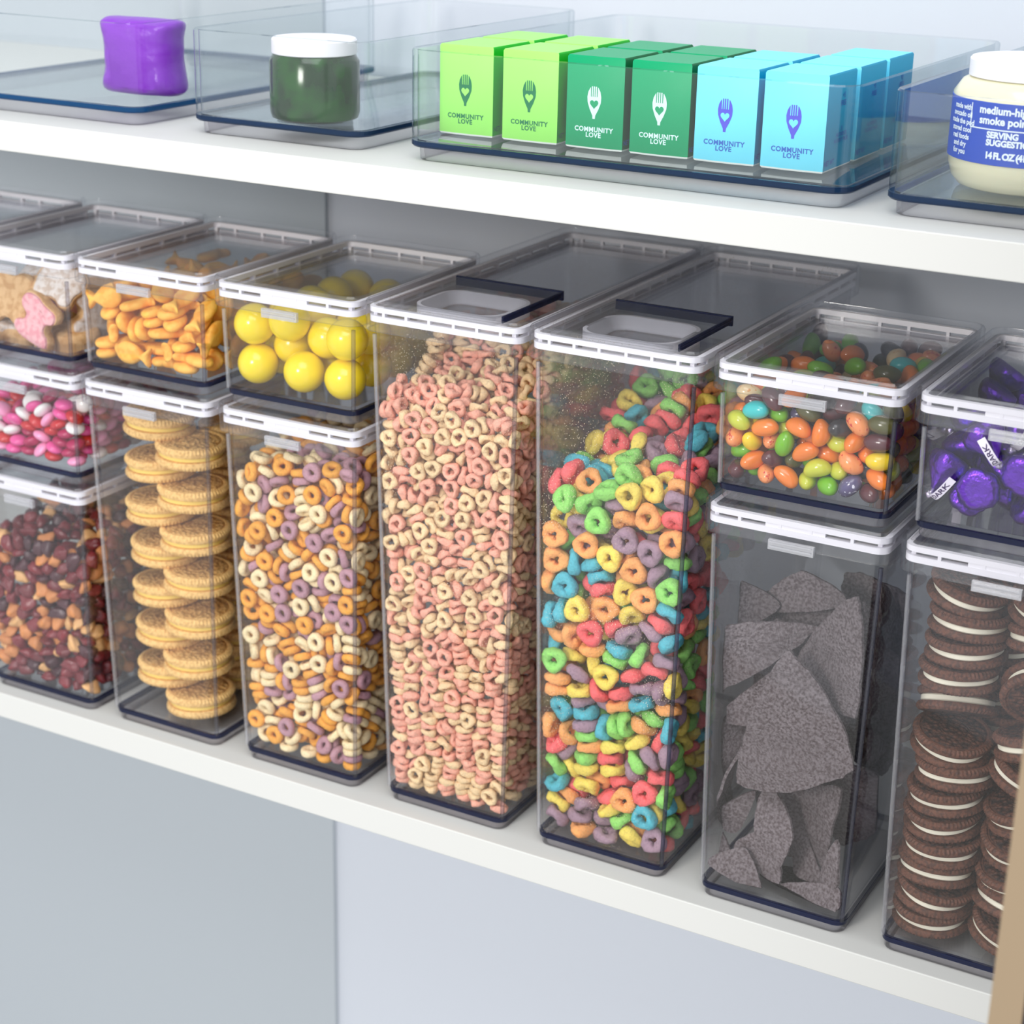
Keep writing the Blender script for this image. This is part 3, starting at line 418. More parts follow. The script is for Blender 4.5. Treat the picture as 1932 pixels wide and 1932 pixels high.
-7,5,-36,13,365,1388,43,7,-32,18,435,1405,41,-15,-17,139,99,1289,34,-10,-17,182,699,1464,-45,-8,23,183,134,1139,-32,-16,-19,121,52,1161,9,9,-6,136,61,
1214,23,12,-25,-175,88,80,0,0,33,-104,66,314,41,-9,-21,57,47,401,-1,-8,-20,128,72,356,-3,-8,18,14,104,492,-23,-5,45,115,54,457,-35,16,30,-206,88,803,
-23,15,22,-89,87,1012,44,-6,8,140,59,573,7,4,-11,-1,65,593,-44,-1,-7,-32,60,697,-29,12,30,189,266,702,-6,6,30,-64,48,764,-40,14,29,-200,287,1332,-4,-1,
-38,-137,25,1155,-24,-17,24,104,199,1277,44,2,-9,41,80,1275,17,7,10,-202,600,1420,8,4,37,-202,638,1413,-12,18,-34,111,103,1205,-19,18,38,-76,30,1228,
23,14,1,70,32,1250,-12,-6,-41,-142,649,1426,-5,-7,-13,-39,646,1435,32,13,-23,-176,79,102,0,0,-42,-131,90,183,-22,-13,-12,174,323,167,0,0,-43,172,323,
189,0,0,9,122,74,328,2,-9,9,139,78,422,-32,6,-28,184,267,470,41,-7,-41,157,323,523,-45,-2,0,-124,69,557,-39,-1,13,-75,52,726,39,1,3,6,104,1185,13,14,
-11,196,653,1103,37,-4,-1,191,369,1131,21,19,-23,183,270,741,-23,-2,-22,-9,105,1244,15,3,2,181,257,862,-1,4,40,-126,52,1261,27,17,-20,-203,680,1428,-2,
1,-42,177,293,1222,-4,-7,9,-162,62,1252,-10,7,-38,-155,50,1018,22,8,44,177,284,1310,34,-5,21,128,104,983,-10,-15,-30,143,718,1441,23,10,-45,-198,40,
1106,27,5,-8,150,141,1154,-27,6,-43,78,25,1096,34,-13,-6,138,80,1053,-33,2,-18,-63,394,1417,-29,-18,-12,179,104,1230,15,-1,17,-122,84,59,45,0,36,174,
323,146,45,0,33,49,60,354,15,-10,10,59,93,350,13,5,-5,-68,87,416,-36,-1,-24,187,306,625,-32,-14,1,-173,67,545,38,-6,41,-1,59,531,43,-9,21,28,90,1027,
28,-6,9,158,329,561,-15,14,-32,165,280,563,-1,-2,-37,-191,77,865,4,0,16,0,65,615,1,1,-26,72,80,611,31,-7,26,-50,88,594,7,-3,5,194,702,1165,-31,-6,-42,
-179,84,891,0,0,4,-88,87,1054,-28,1,24,-134,55,1198,-20,-21,4,168,156,801,4,-2,41,72,172,1285,15,-12,0,146,55,786,2,-8,27,-24,247,1333,3,11,8,84,197,
1314,-3,-5,-20,115,35,822,-20,-11,8,-199,89,1276,-6,-6,-3,-18,594,1411,-37,-2,-25,-150,592,1414,-9,1,1,-24,279,1363,-42,-9,38,-56,319,1381,-1,4,8,],
oran=[193,6,1039,11,-4,-41,176,-5,854,22,7,45,68,-6,1030,-26,22,-2,192,-2,712,-22,11,0,130,10,1045,5,-5,18,-12,11,1057,-5,2,-2,212,24,764,22,-4,-22,87,-6,
900,23,6,0,70,-4,802,22,17,44,57,71,1072,-43,9,10,188,1,557,-22,1,0,-76,-5,855,-22,-7,0,-22,-4,825,-23,16,44,215,94,954,-22,-2,22,13,0,638,-22,6,0,-71,
1,599,22,5,45,209,140,629,-22,10,23,68,-7,958,22,13,45,197,16,958,1,3,16,183,0,619,-24,20,43,-120,-2,702,-23,10,45,215,13,910,-23,10,-23,-58,2,538,-21,
20,1,-143,0,638,-23,-16,-44,-33,6,348,-22,-15,0,121,-3,765,-23,-9,-45,-39,9,932,12,13,1,-171,7,984,-25,1,-8,72,5,394,22,11,45,-186,4,435,22,13,45,65,3,
467,21,20,43,52,16,591,29,-3,-11,135,-1,685,23,14,0,154,6,328,-24,19,44,-118,2,522,23,-9,0,164,13,766,-34,-18,44,-113,11,994,-7,-4,-14,207,120,1048,
-17,-11,14,203,65,347,-22,11,23,132,1,583,22,5,45,-189,1,560,-22,15,0,24,2,516,22,16,44,-67,12,971,2,8,38,187,19,495,-36,1,-45,10,1,576,-22,15,0,107,
164,1068,-1,-6,-33,-155,-6,924,-23,-14,-45,77,23,103,-4,15,-31,-60,10,137,21,-19,-44,46,6,696,-19,2,-45,-126,9,888,-32,16,-18,-143,-4,799,-23,11,45,
-51,8,1023,12,-6,13,-180,10,136,-23,3,45,-145,20,183,-43,16,24,182,28,222,43,-4,-16,-94,16,754,4,-7,-8,14,31,60,0,0,19,-154,45,1020,44,-4,-31,185,24,
303,13,-3,-9,-136,248,1077,9,7,3,214,121,865,22,-18,-22,115,4,988,17,-5,41,42,28,152,44,-9,-28,-140,213,1045,9,-9,-43,-76,332,1089,-38,-1,2,48,26,222,
27,-17,25,166,169,1070,-35,0,-22,-108,11,97,-21,-20,-1,-71,28,177,-4,10,15,134,20,475,-21,2,-14,-212,18,790,23,-11,-23,207,119,535,22,3,-23,-24,338,
1091,-42,-14,37,-130,14,578,-36,-13,-37,-10,18,709,42,10,37,-188,20,374,22,1,34,121,12,834,-35,-10,-25,-101,15,801,17,5,32,128,30,79,23,11,-28,31,15,
852,5,-5,-1,184,27,180,34,-2,-25,204,102,405,-22,-1,22,116,241,1081,40,-10,39,190,18,664,-41,0,-33,46,27,530,21,-2,44,105,20,514,41,10,29,-27,26,876,9,
-8,11,197,30,1000,12,3,-4,133,13,939,13,-2,-22,195,119,809,40,-7,5,-213,14,857,-22,-10,-23,-124,13,950,-9,18,7,-1,24,394,-41,5,-44,-76,17,469,-43,-13,
-29,-116,24,426,42,-4,18,-179,17,732,34,4,-29,-176,150,1028,-3,-3,-16,58,284,1084,9,10,-4,17,233,1071,34,-4,-41,192,80,483,-33,5,-31,135,27,268,42,-10,
3,185,24,393,-40,-1,-43,186,20,430,-44,-10,-22,-188,20,512,-43,-13,30,-184,25,331,-44,0,-19,180,28,135,0,0,13,-117,25,371,17,-11,28,138,19,998,17,8,36,
120,27,226,-41,6,9,-209,18,656,23,10,-22,-150,18,832,34,-1,4,-134,317,1080,-7,8,38,142,24,414,-18,22,-19,6,18,442,10,9,33,-121,27,137,7,5,41,-55,24,
428,37,-4,8,199,77,1004,-15,11,42,-8,27,191,-35,-5,15,178,124,60,45,0,-37,-11,17,763,-8,4,-11,-206,13,951,-17,-8,-22,13,20,798,24,-6,-6,-84,25,353,-13,
-14,-29,11,12,1012,41,-2,2,-66,30,60,0,0,-31,-119,26,247,-43,0,19,109,25,325,-6,16,32,-57,31,485,9,-11,-38,168,62,1045,-13,-7,-36,189,117,574,6,5,-31,
38,17,753,-13,0,20,-13,26,304,0,0,-42,-48,28,100,-39,-10,7,6,28,128,41,-7,-18,77,17,732,7,9,19,179,31,60,45,0,29,180,89,129,6,9,-26,118,29,150,34,3,28,
193,55,787,41,-13,-3,29,12,896,0,10,32,-71,10,917,-29,-1,11,76,30,60,0,0,-24,-189,19,600,-11,-4,-8,179,20,824,-18,7,-42,-52,18,674,-22,7,22,21,12,987,
4,2,-44,110,89,1046,37,-1,-44,99,26,269,0,10,43,117,24,387,-23,-8,21,-76,18,690,23,-2,22,186,25,459,-9,-1,1,186,139,459,-42,-3,2,5,26,255,0,0,44,-195,
14,895,-9,-3,-23,-168,27,220,-42,4,39,183,189,295,-43,1,-23,151,13,923,38,12,35,194,39,868,-2,-2,-36,93,352,1102,-45,8,-18,192,167,744,40,-14,24,-94,
25,652,8,-10,31,-200,247,1046,-35,7,-39,179,196,60,-45,0,10,154,28,175,-11,-2,-25,181,129,152,-35,2,43,-182,30,243,2,-5,-23,191,132,693,-1,14,-31,181,
48,242,45,-5,-21,182,180,264,-3,3,-39,106,21,457,-19,-12,-17,179,29,110,45,0,-31,179,206,130,-37,-10,-44,192,107,761,-38,0,12,47,25,325,-43,-7,-6,67,
37,634,1,-3,12,9,179,1064,-35,9,41,181,117,224,10,4,39,-193,17,709,-8,9,-21,-43,156,1032,-41,13,31,-154,30,86,-30,11,0,131,28,609,-30,6,44,136,25,713,
-12,-8,-5,88,20,877,24,3,44,187,13,915,-18,-16,18,35,25,347,38,-1,19,-42,24,404,5,-7,-17,-57,38,251,4,7,-22,-108,46,216,45,8,-25,96,19,675,-25,0,19,
-133,26,276,-45,-1,-13,-5,26,280,45,0,6,20,14,923,35,-2,6,208,178,580,-22,17,23,-56,26,296,-19,1,-22,209,205,659,-23,-15,-22,181,163,101,40,17,-18,-80,
26,289,8,-18,36,-134,30,301,0,1,-44,-144,33,462,2,7,-1,90,28,186,5,-5,33,54,26,301,-4,-6,8,-20,450,1102,-4,-1,-17,181,144,236,-37,-4,-40,183,79,286,-3,
4,16,99,27,209,-39,-5,31,-2,26,230,0,0,-26,-35,19,747,8,2,25,26,48,1031,39,-17,-20,63,26,278,41,7,36,162,33,364,5,2,39,186,63,426,26,-3,44,-44,436,
1085,-43,-4,-43,184,205,371,44,-2,20,180,118,103,1,-13,21,192,164,785,-7,-12,26,190,68,841,-3,-9,39,198,123,981,44,12,31,206,173,506,19,21,-26,-101,
285,1056,-12,-5,29,190,44,635,43,2,28,-9,23,674,-38,-1,-23,-167,22,667,37,8,25,-177,37,288,21,17,20,-51,43,627,35,0,27,-200,276,1063,9,8,-40,191,58,
711,-45,10,26,178,198,345,-1,2,-42,-46,258,1058,19,13,28,178,33,85,45,0,13,-89,238,1044,33,4,7,39,128,1054,-18,6,4,181,146,170,-5,9,14,-123,36,326,-44,
0,-19,178,258,60,0,0,-23,145,33,531,-17,-8,-24,191,44,691,10,4,44,-146,32,369,27,14,-18,178,99,666,11,-5,-44,-173,16,772,-9,12,-18,199,234,156,23,11,
23,-200,388,1097,1,-8,-23,188,27,541,22,15,44,189,52,609,-43,-2,-16,-50,181,1043,-34,8,40,163,120,1032,12,-5,21,181,166,186,-39,9,31,173,80,189,-9,-6,
-7,184,137,336,45,2,-3,180,51,582,45,3,37,87,34,1033,32,2,-40,185,152,437,-3,-3,26,10,31,465,-6,12,11,198,158,999,-8,-4,8,191,89,718,-35,-3,-38,187,
125,895,-42,-12,-9,-22,302,1059,-43,-9,-16,182,119,371,-40,7,-3,42,161,1049,14,9,41,182,66,262,42,3,11,-103,150,1015,23,-13,4,195,56,913,22,-19,1,142,
47,871,5,14,43,-145,181,1011,6,12,-23,-108,65,1008,30,-9,32,46,44,839,-36,0,-11,106,27,766,-25,-8,2,181,201,244,-42,-3,5,188,51,538,22,-13,-45,-186,
211,1022,42,-20,3,79,25,939,-10,20,-29,-55,28,727,40,-7,-30,-134,35,485,7,-3,24,-183,115,1008,5,-12,-26,-17,46,150,-41,-6,-35,177,192,196,-7,8,11,196,
160,944,33,16,-38,185,168,415,-42,3,-19,74,48,612,-42,-2,4,17,23,948,10,-1,-35,24,58,103,-31,5,-10,186,204,473,2,6,-16,-15,41,530,-39,3,40,-88,39,883,
-42,0,35,181,224,224,41,0,37,78,46,350,14,-11,38,185,229,424,1,-2,7,182,261,101,-40,-12,-15,184,215,397,1,-2,6,212,215,811,-22,0,22,-185,34,434,-26,11,
40,100,141,1035,10,-8,28,40,422,1101,1,-9,9,183,104,303,-42,-4,-28,52,27,675,-27,5,-3,-143,411,1076,32,1,-13,41,340,1076,-37,-14,21,-168,73,712,25,-18,
-38,183,176,1051,-36,-6,-15,111,62,632,-17,-4,-18,-142,106,1000,-28,5,-31,180,163,679,-39,13,-18,-89,48,550,-1,-11,-30,-1,44,617,-1,2,26,-175,365,1077,
39,-4,-14,66,47,432,23,-7,-19,-188,58,830,-24,19,21,194,187,871,2,-9,-32,183,258,299,43,-1,-44,41,48,401,-7,13,-4,171,115,592,-7,-5,15,62,51,479,-38,1,
-42,-49,35,792,37,7,14,119,311,1063,-14,1,-41,-197,86,1001,13,-3,-40,-167,45,541,44,12,8,-187,346,1062,-1,7,16,-26,52,979,-28,-6,-8,13,37,366,-39,1,
-25,187,210,524,-15,10,7,-84,53,578,10,4,31,-86,197,1023,-14,6,-28,188,81,900,-23,-7,-44,179,76,536,-23,-5,-45,-107,41,633,38,10,-13,27,69,977,40,-14,
40,86,50,104,13,-9,2,-129,44,620,-33,-4,23,196,197,913,-37,4,-37,-73,44,836,11,17,22,-53,56,183,38,-8,-13,160,112,614,-8,0,23,169,98,206,0,11,23,-188,
53,374,-23,-6,35,-50,378,1082,34,6,-34,-202,55,278,-22,14,-22,164,108,434,-32,-15,42,87,64,413,-6,22,-2,103,36,550,29,4,16,-21,44,587,3,-3,-35,161,63,
966,4,10,-3,-96,54,393,4,-10,-38,-109,373,1077,20,-15,12,84,79,785,-39,6,-22,-53,55,924,-27,-4,-7,48,313,1078,-42,-15,27,174,210,618,16,-4,12,174,172,
627,-41,-14,30,-216,187,1011,22,12,-23,148,51,314,44,-13,-3,-60,74,452,45,-5,16,203,254,341,-23,-11,-22,151,113,927,35,-18,30,-140,49,770,42,-17,-36,
211,204,724,22,6,-23,-109,30,520,-21,-6,-2,80,57,589,-42,-2,4,-111,72,172,-39,-4,-34,90,46,883,-21,10,-45,126,80,196,-14,-18,-28,167,210,665,-8,-1,16,
-27,41,557,-44,-7,-23,144,63,798,8,-6,19,165,259,276,43,-1,-39,66,68,564,42,0,44,-35,214,1046,-4,13,18,162,206,781,-16,1,-29,-17,365,1029,36,1,-4,-103,
55,719,-18,-1,-34,5,77,167,41,1,-8,11,381,1065,40,15,-22,51,222,1040,14,10,-27,33,71,1037,29,-10,-8,-114,61,149,6,-4,-34,164,110,489,38,7,25,-135,43,
695,-9,10,-12,-16,56,841,-43,19,13,-77,330,1054,-43,-3,3,-180,53,145,0,1,-32,-44,50,839,19,2,33,138,262,1034,-15,10,28,-116,67,60,0,0,-28,62,52,160,6,
7,27,-50,47,349,-16,12,-7,171,149,842,-3,8,10,-127,66,890,-26,-4,17,161,172,567,-3,16,3,-186,78,471,40,-5,-19,7,55,644,43,1,22,-89,103,107,2,-1,38,149,
266,253,44,2,-22,81,347,1052,13,-6,-12,133,63,725,39,1,9,177,262,1063,42,7,-8,102,252,1063,-9,-8,-45,146,74,949,8,-8,22,182,251,190,3,-11,-9,170,207,
320,0,2,-36,-172,37,921,-28,-10,34,84,48,1007,-36,-11,13,101,79,71,-40,6,28,97,92,93,38,0,-4,-38,62,98,-14,9,44,-200,68,189,-23,-17,23,120,82,556,41,
-16,-29,179,209,721,35,-18,12,-53,422,1064,-40,0,32,-45,81,292,-21,-8,7,194,269,858,-2,-10,-27,1,460,1052,-23,-8,-2,64,84,691,1,7,41,-213,72,836,-23,
-8,23,19,103,1039,-18,7,4,147,166,1023,-13,5,-20,-66,37,1013,-32,16,-3,88,105,149,-40,-6,-45,154,67,647,40,-8,3,23,72,777,22,14,40,95,179,1020,8,-16,
20,-87,95,981,-32,14,-42,-36,102,76,12,0,23,-178,62,103,-14,-5,-44,-104,91,209,-41,-3,8,191,331,676,3,4,-10,-165,61,427,-27,0,41,144,213,702,-9,14,-11,
-64,59,493,-13,-6,-9,68,68,665,41,5,21,55,74,828,37,4,40,17,122,736,-22,18,0,133,211,1038,-16,0,-3,-158,69,185,35,-1,22,181,318,211,0,1,4,138,145,292,
43,1,-15,164,239,574,-36,6,-43,-115,93,722,-29,-2,17,200,181,1026,-44,10,41,-169,53,960,-5,-7,-18,38,104,96,-3,9,29,184,233,450,-43,0,-11,128,84,423,
-42,3,-21,-145,101,531,0,-2,9,177,167,508,39,-20,8,-153,56,612,41,-11,-43,-149,80,661,-4,-1,-24,-64,98,945,-32,-11,-27,142,70,770,41,9,-19,75,79,810,
41,7,-42,197,208,940,8,-3,-29,-139,509,1061,-36,5,-41,-40,132,995,-26,-1,9,35,59,711,-9,-1,17,-158,52,859,-33,1,15,9,252,1056,-11,4,-33,-104,47,948,22,
-9,-43,159,207,105,12,6,30,145,87,92,16,-12,31,-52,63,237,2,7,-26,-192,78,586,12,0,19,-189,105,286,25,-8,-15,96,78,303,-35,-4,22,130,177,474,42,-12,26,
-207,95,547,-23,-8,23,-1,45,493,35,-4,-6,-159,390,1039,-36,-3,-17,-62,482,1051,-4,3,20,97,106,910,22,-6,-7,74,65,741,-38,-8,45,10,75,721,-8,4,25,-54,
82,1005,24,-6,11,-106,81,284,44,-5,26,-153,113,711,-26,9,38,-160,104,763,36,2,-33,-214,125,867,23,9,-22,24,92,444,-35,8,21,-12,103,480,-40,-5,-11,57,
102,371,-40,5,17,154,76,390,7,-1,9,140,64,464,-28,8,-15,-178,72,605,10,8,11,-205,103,422,-22,2,-22,-48,83,809,12,3,-1,-3,84,578,-28,13,-14,175,121,745,
39,3,-27,-210,67,693,22,2,22,-111,638,1083,22,-13,0,-10,101,683,14,-8,21,43,312,1020,13,-7,1,-160,271,1047,13,-12,-11,-65,569,1092,-36,-4,35,99,69,877,
24,-12,43,-103,55,104,31,10,44,76,89,184,-3,3,-44,17,75,200,6,-9,-41,181,319,187,-44,0,31,78,64,224,-31,3,-38,182,316,236,45,1,-4,-131,103,583,-1,2,
-40,137,267,230,2,1,6,141,86,262,0,-19,36,131,143,268,-2,1,-15,-6,72,336,-4,-1,31,113,71,365,-37,0,2,-129,93,465,13,-3,-23,8,79,401,-22,2,-37,181,228,
558,11,-2,-34,-163,80,818,23,-6,-23,143,269,597,1,-3,21,-109,70,798,-26,-9,3,22,74,524,-22,2,26,192,260,775,-40,9,-21,-112,211,985,-34,-6,-3,141,255,
780,-31,-9,29,-68,399,1041,-1,2,-7,138,211,892,-39,-4,-41,-185,98,645,43,4,-6,156,134,803,23,-1,17,123,89,760,-9,-5,-41,-171,101,909,33,-1,-43,-47,80,
890,-27,7,-3,16,48,788,-23,12,40,4,403,1053,-13,10,-31,162,137,930,11,18,-15,147,188,988,-39,-2,15,7,269,1037,34,-5,-42,102,98,964,34,-6,-38,23,57,886,
-24,20,42,-165,58,985,43,-8,-25,151,57,1015,6,14,-1,-178,71,60,0,0,2,168,319,60,-45,0,-19,-179,103,85,45,-1,-21,-95,103,83,-45,2,13,40,86,72,37,0,9,
141,180,76,4,12,-36,128,251,72,40,6,40,106,310,68,-1,5,0,-14,100,89,45,12,0,106,135,80,26,-8,-6,126,173,94,34,-4,22,104,231,83,-7,-3,23,76,103,126,-43,
7,14,110,173,114,-37,-10,-7,164,318,85,0,0,-15,102,165,140,-39,-11,-4,106,300,99,-44,3,10,142,156,149,19,2,18,105,235,120,0,0,-29,179,318,118,-1,-5,20,
-146,109,127,-11,-15,27,-35,103,133,-11,2,14,14,105,122,9,0,-40,106,224,152,-42,-4,-39,157,282,128,39,1,42,-181,108,145,-6,-17,20,-67,104,145,38,-8,0,
18,122,163,-23,-2,45,143,79,140,5,-5,-7,155,259,146,-2,5,-34,-101,114,171,-27,-1,-45,124,121,178,41,-12,28,125,233,173,41,-2,-12,106,318,123,43,-2,-29,
-57,122,229,-23,6,0,162,319,163,1,1,12,-37,103,188,0,5,31,140,272,195,3,2,-39,-40,79,220,4,-7,9,102,282,164,-30,11,7,-165,108,205,5,-11,-28,-190,122,
600,22,9,45,-195,226,829,26,6,-35,-193,275,809,5,0,-22,105,220,206,0,2,-24,-182,100,243,-44,-4,-10,-213,170,823,22,10,22,-194,332,821,-1,6,22,-116,103,
239,40,-2,39,-168,174,818,42,4,37,-134,224,830,-1,5,41,-137,304,829,45,5,44,-95,101,265,3,4,-14,-85,190,848,5,-2,-18,-107,249,856,-39,-4,39,27,92,217,
38,-8,-20,-101,122,811,-23,15,0,-55,160,875,8,8,-10,-50,269,860,-5,-1,19,183,318,261,-45,-1,35,-185,104,339,-39,-8,23,-207,103,759,-6,-19,-40,-213,367,
858,-25,-21,25,-150,122,287,22,-5,0,-173,99,362,5,8,-3,-169,184,844,-40,0,-23,-180,316,855,0,-5,40,-132,107,626,-32,-9,-3,-112,182,865,-41,2,-29,-106,
255,882,-43,7,13,53,105,227,35,3,-6,-68,105,686,-38,-5,11,-127,170,888,-4,0,20,-63,213,883,41,-10,-16,106,135,220,41,0,-44,87,164,183,23,-16,22,105,
197,228,-1,2,-29,104,324,172,21,-1,8,136,205,272,-3,19,35,183,319,286,45,0,-6,-150,136,845,-12,17,-22,43,76,260,-38,-4,6,-72,103,622,44,0,-39,105,211,
309,-8,5,39,110,318,216,-42,2,11,105,234,289,-1,9,-38,182,319,311,0,0,-32,-191,255,863,-1,7,11,-193,590,809,-42,-4,-10,-158,222,883,38,-1,-32,-144,299,
868,41,-1,-30,-193,460,809,44,-5,3,-140,614,828,-42,-4,-11,-94,246,909,40,4,-7,-136,404,830,-2,-5,5,-107,458,840,-40,-1,-21,-119,520,836,5,-2,-18,],
rain=[106,-4,1101,22,-16,0,104,21,1176,18,19,36,180,0,896,-23,-9,-45,-45,-4,1060,22,-6,-45,183,-3,1041,-20,-21,-2,105,7,855,-17,-16,42,-158,10,1104,-27,-1,
-6,48,-6,1154,-24,19,44,-79,-2,982,23,-8,0,117,1,998,-21,8,1,134,237,1261,-5,10,-44,-181,-1,992,-23,2,45,70,-1,936,23,-10,0,-144,1,844,-23,-12,-45,195,
28,600,23,0,23,192,30,462,24,19,24,-103,2,779,22,-5,-45,191,32,383,-22,-11,22,42,-3,1020,-22,-3,0,-58,3,717,22,14,45,-13,1,801,-21,-19,-1,180,26,729,
-13,-1,17,-4,-2,959,-22,4,0,-173,6,604,23,8,0,-28,17,1149,-42,1,-13,28,24,1201,15,-9,-41,185,11,1158,-11,-7,-6,177,21,824,-8,6,3,163,25,98,15,-14,5,
133,14,171,23,14,0,86,27,670,29,4,27,65,14,208,23,-10,0,-6,6,590,2,-22,-25,167,35,303,44,-2,-14,61,21,792,35,9,19,183,13,1101,-37,10,34,-151,22,446,
-14,-16,-14,131,13,249,24,-19,-1,39,18,860,21,-7,10,188,34,246,22,17,-23,84,33,85,-33,-4,45,-179,8,915,-23,2,-41,-162,61,1165,-28,12,-29,5,38,65,0,0,
-27,30,16,1073,-3,-10,-14,-105,213,1221,13,-10,20,-105,27,569,35,-1,-10,-101,48,1151,0,13,-14,55,23,727,11,-10,-26,-188,251,1198,-29,3,-13,-83,16,1098,
7,-14,-19,32,708,1341,21,-12,1,18,33,361,45,5,30,134,21,926,28,4,21,174,27,672,-4,2,1,180,43,973,-45,2,14,-75,31,450,1,-3,-7,199,83,778,23,-14,22,32,
30,537,42,-5,-2,-62,31,213,35,5,5,-157,520,1304,-5,8,-27,-165,37,196,37,-2,28,-48,554,1337,-23,2,-36,203,117,957,-22,-12,22,-170,34,259,11,-10,40,-11,
108,1219,-41,3,-24,-76,38,65,0,0,-31,-124,26,687,23,-16,16,-66,36,150,8,3,-39,185,32,1188,-10,9,9,79,223,1240,-9,9,-10,134,33,359,6,-13,45,-128,32,372,
15,3,20,3,370,1297,40,11,11,109,31,454,-4,5,0,-112,291,1252,-4,-7,-21,115,377,1295,13,-12,-32,197,520,893,24,-7,-22,203,192,974,-23,7,-23,205,333,1054,
-23,-6,-22,-162,36,84,33,-1,-9,-191,32,382,-22,2,-22,69,29,604,-41,5,-42,172,62,511,-42,3,35,39,187,1225,-39,-5,30,103,30,525,6,1,-23,-123,22,918,-25,
-21,29,192,290,456,16,-22,-16,-60,26,661,1,0,-20,-169,430,1277,-37,-3,18,196,238,628,22,-3,-22,200,159,820,-21,-19,21,185,124,1218,-4,9,-27,92,32,400,
1,8,-44,196,147,620,23,5,23,139,27,637,-40,1,39,-40,24,887,-2,-7,-5,52,37,133,3,-8,-5,184,221,1208,3,10,35,-29,321,1256,34,-4,-9,148,24,784,-40,-7,-43,
183,300,1219,41,-4,12,167,89,118,6,9,-39,-95,30,517,43,2,30,-171,30,539,0,-4,-21,-200,22,840,23,10,-22,55,30,445,-16,-10,-27,-40,660,1340,8,-8,-8,18,
35,286,5,1,-38,-111,25,1024,17,8,45,-196,25,735,24,-9,-23,-18,184,1235,-19,-3,24,-187,366,1249,-3,7,15,18,409,1311,8,-7,-43,103,29,573,1,-4,-16,24,27,
675,-45,-5,-33,202,673,924,23,13,23,-36,30,532,41,13,-3,-58,33,347,-43,-2,-15,-168,34,327,8,1,-16,-162,31,751,25,-15,-24,160,28,575,23,3,-22,192,271,
857,-25,-2,19,185,62,1206,36,10,11,184,236,160,-22,-2,23,-66,34,274,-2,2,33,30,31,498,1,6,40,-34,23,849,-5,6,25,178,123,670,2,12,-35,-182,51,1030,-26,
-12,2,123,25,754,39,-7,-23,-206,63,1125,-19,21,-19,-65,25,916,-37,-1,-31,125,331,1259,39,2,-29,11,34,734,-32,6,-39,120,508,1314,32,-2,13,200,599,889,
23,-19,-23,97,34,336,11,-9,33,-210,576,1308,22,-14,23,-12,33,413,43,19,-4,12,37,153,3,7,-41,-164,47,125,40,-11,-23,-172,34,501,-3,2,9,16,28,640,-2,-4,
-26,182,52,913,13,-15,-1,-134,62,606,6,2,36,183,85,846,33,-7,10,-109,488,1264,-8,-3,16,-6,351,1267,-5,11,11,80,46,297,-32,3,23,-69,33,309,-2,0,19,23,
30,432,-12,-15,-32,-117,378,1250,23,-2,15,61,465,1294,-29,10,-12,184,562,961,36,-6,12,-84,541,1295,-4,10,2,135,49,478,6,1,30,186,345,1279,-6,-3,-38,
-63,51,605,28,19,-13,104,127,1189,17,-2,-37,80,152,1200,-28,3,-39,182,132,1136,35,7,13,8,38,320,2,5,37,1,58,185,-39,4,-32,-75,31,414,43,-1,12,-67,33,
380,-1,2,35,184,236,1115,8,4,-21,182,312,980,30,3,-43,169,189,466,37,-8,-4,-175,51,680,-1,-6,30,168,312,159,8,-16,1,185,50,1030,25,-12,9,166,209,283,
-44,6,36,2,606,1307,-44,6,14,-130,67,247,32,3,-13,178,206,881,9,-1,-3,-88,51,100,0,0,39,-139,62,150,10,-6,44,167,310,320,5,-3,-16,181,385,952,40,4,9,
-55,276,1231,40,-10,0,36,64,243,-40,-3,-28,-144,60,306,36,-4,26,175,198,697,45,2,-29,-125,58,796,-20,-3,22,-33,50,1024,-3,11,21,67,381,1251,32,-10,-39,
184,303,1097,-9,-5,25,187,286,1164,38,-13,-3,41,564,1299,-28,21,-37,179,324,906,-4,-12,-12,118,75,1174,35,-13,42,-195,66,626,-22,-3,23,165,300,244,41,
-3,13,167,163,167,-29,-1,35,182,179,1073,32,-8,-11,-186,133,1158,-9,7,-37,169,157,369,14,-8,-40,2,34,1099,35,3,7,142,688,1367,-44,5,6,195,598,1034,-24,
8,-27,177,275,794,-2,4,41,183,169,1150,10,-7,-33,137,180,1206,20,-6,-10,170,211,495,-6,-10,-8,41,69,1186,12,-16,-35,179,117,882,-6,-12,0,170,242,516,
-1,11,26,182,231,1048,14,0,0,163,187,100,37,14,-32,-156,61,967,-45,14,43,158,65,405,25,-2,19,-74,50,773,-20,11,36,184,63,1132,-43,14,-19,183,521,1037,
45,-7,-22,181,157,1043,33,9,2,70,55,996,-32,-5,34,184,378,1115,13,7,-5,1,495,1304,29,2,-27,162,75,65,-45,0,-33,-143,642,1314,-2,-14,-29,-108,145,1145,
29,13,4,166,209,222,5,-11,15,156,293,376,21,-10,2,169,332,383,22,0,0,182,500,1009,44,-7,-20,180,391,909,41,-3,-9,184,681,993,-30,2,-33,164,141,88,-28,
-3,1,-41,68,223,-2,-11,-21,173,269,558,-31,-8,-40,165,136,258,1,-8,17,169,199,411,-43,-3,-4,176,446,888,14,0,4,170,276,682,-2,-2,17,183,109,1074,-11,
-10,37,-112,110,1142,-16,-12,-7,166,310,282,2,5,-41,187,400,1310,34,9,14,171,111,466,7,11,-24,138,49,175,22,1,45,182,451,997,-8,1,2,-24,78,473,-41,-6,
41,107,31,1085,22,11,0,168,222,362,6,7,-45,-112,77,173,33,0,-7,184,84,1101,-38,-12,14,-52,417,1266,-37,-2,-6,167,126,293,38,-3,36,-148,690,1321,-34,
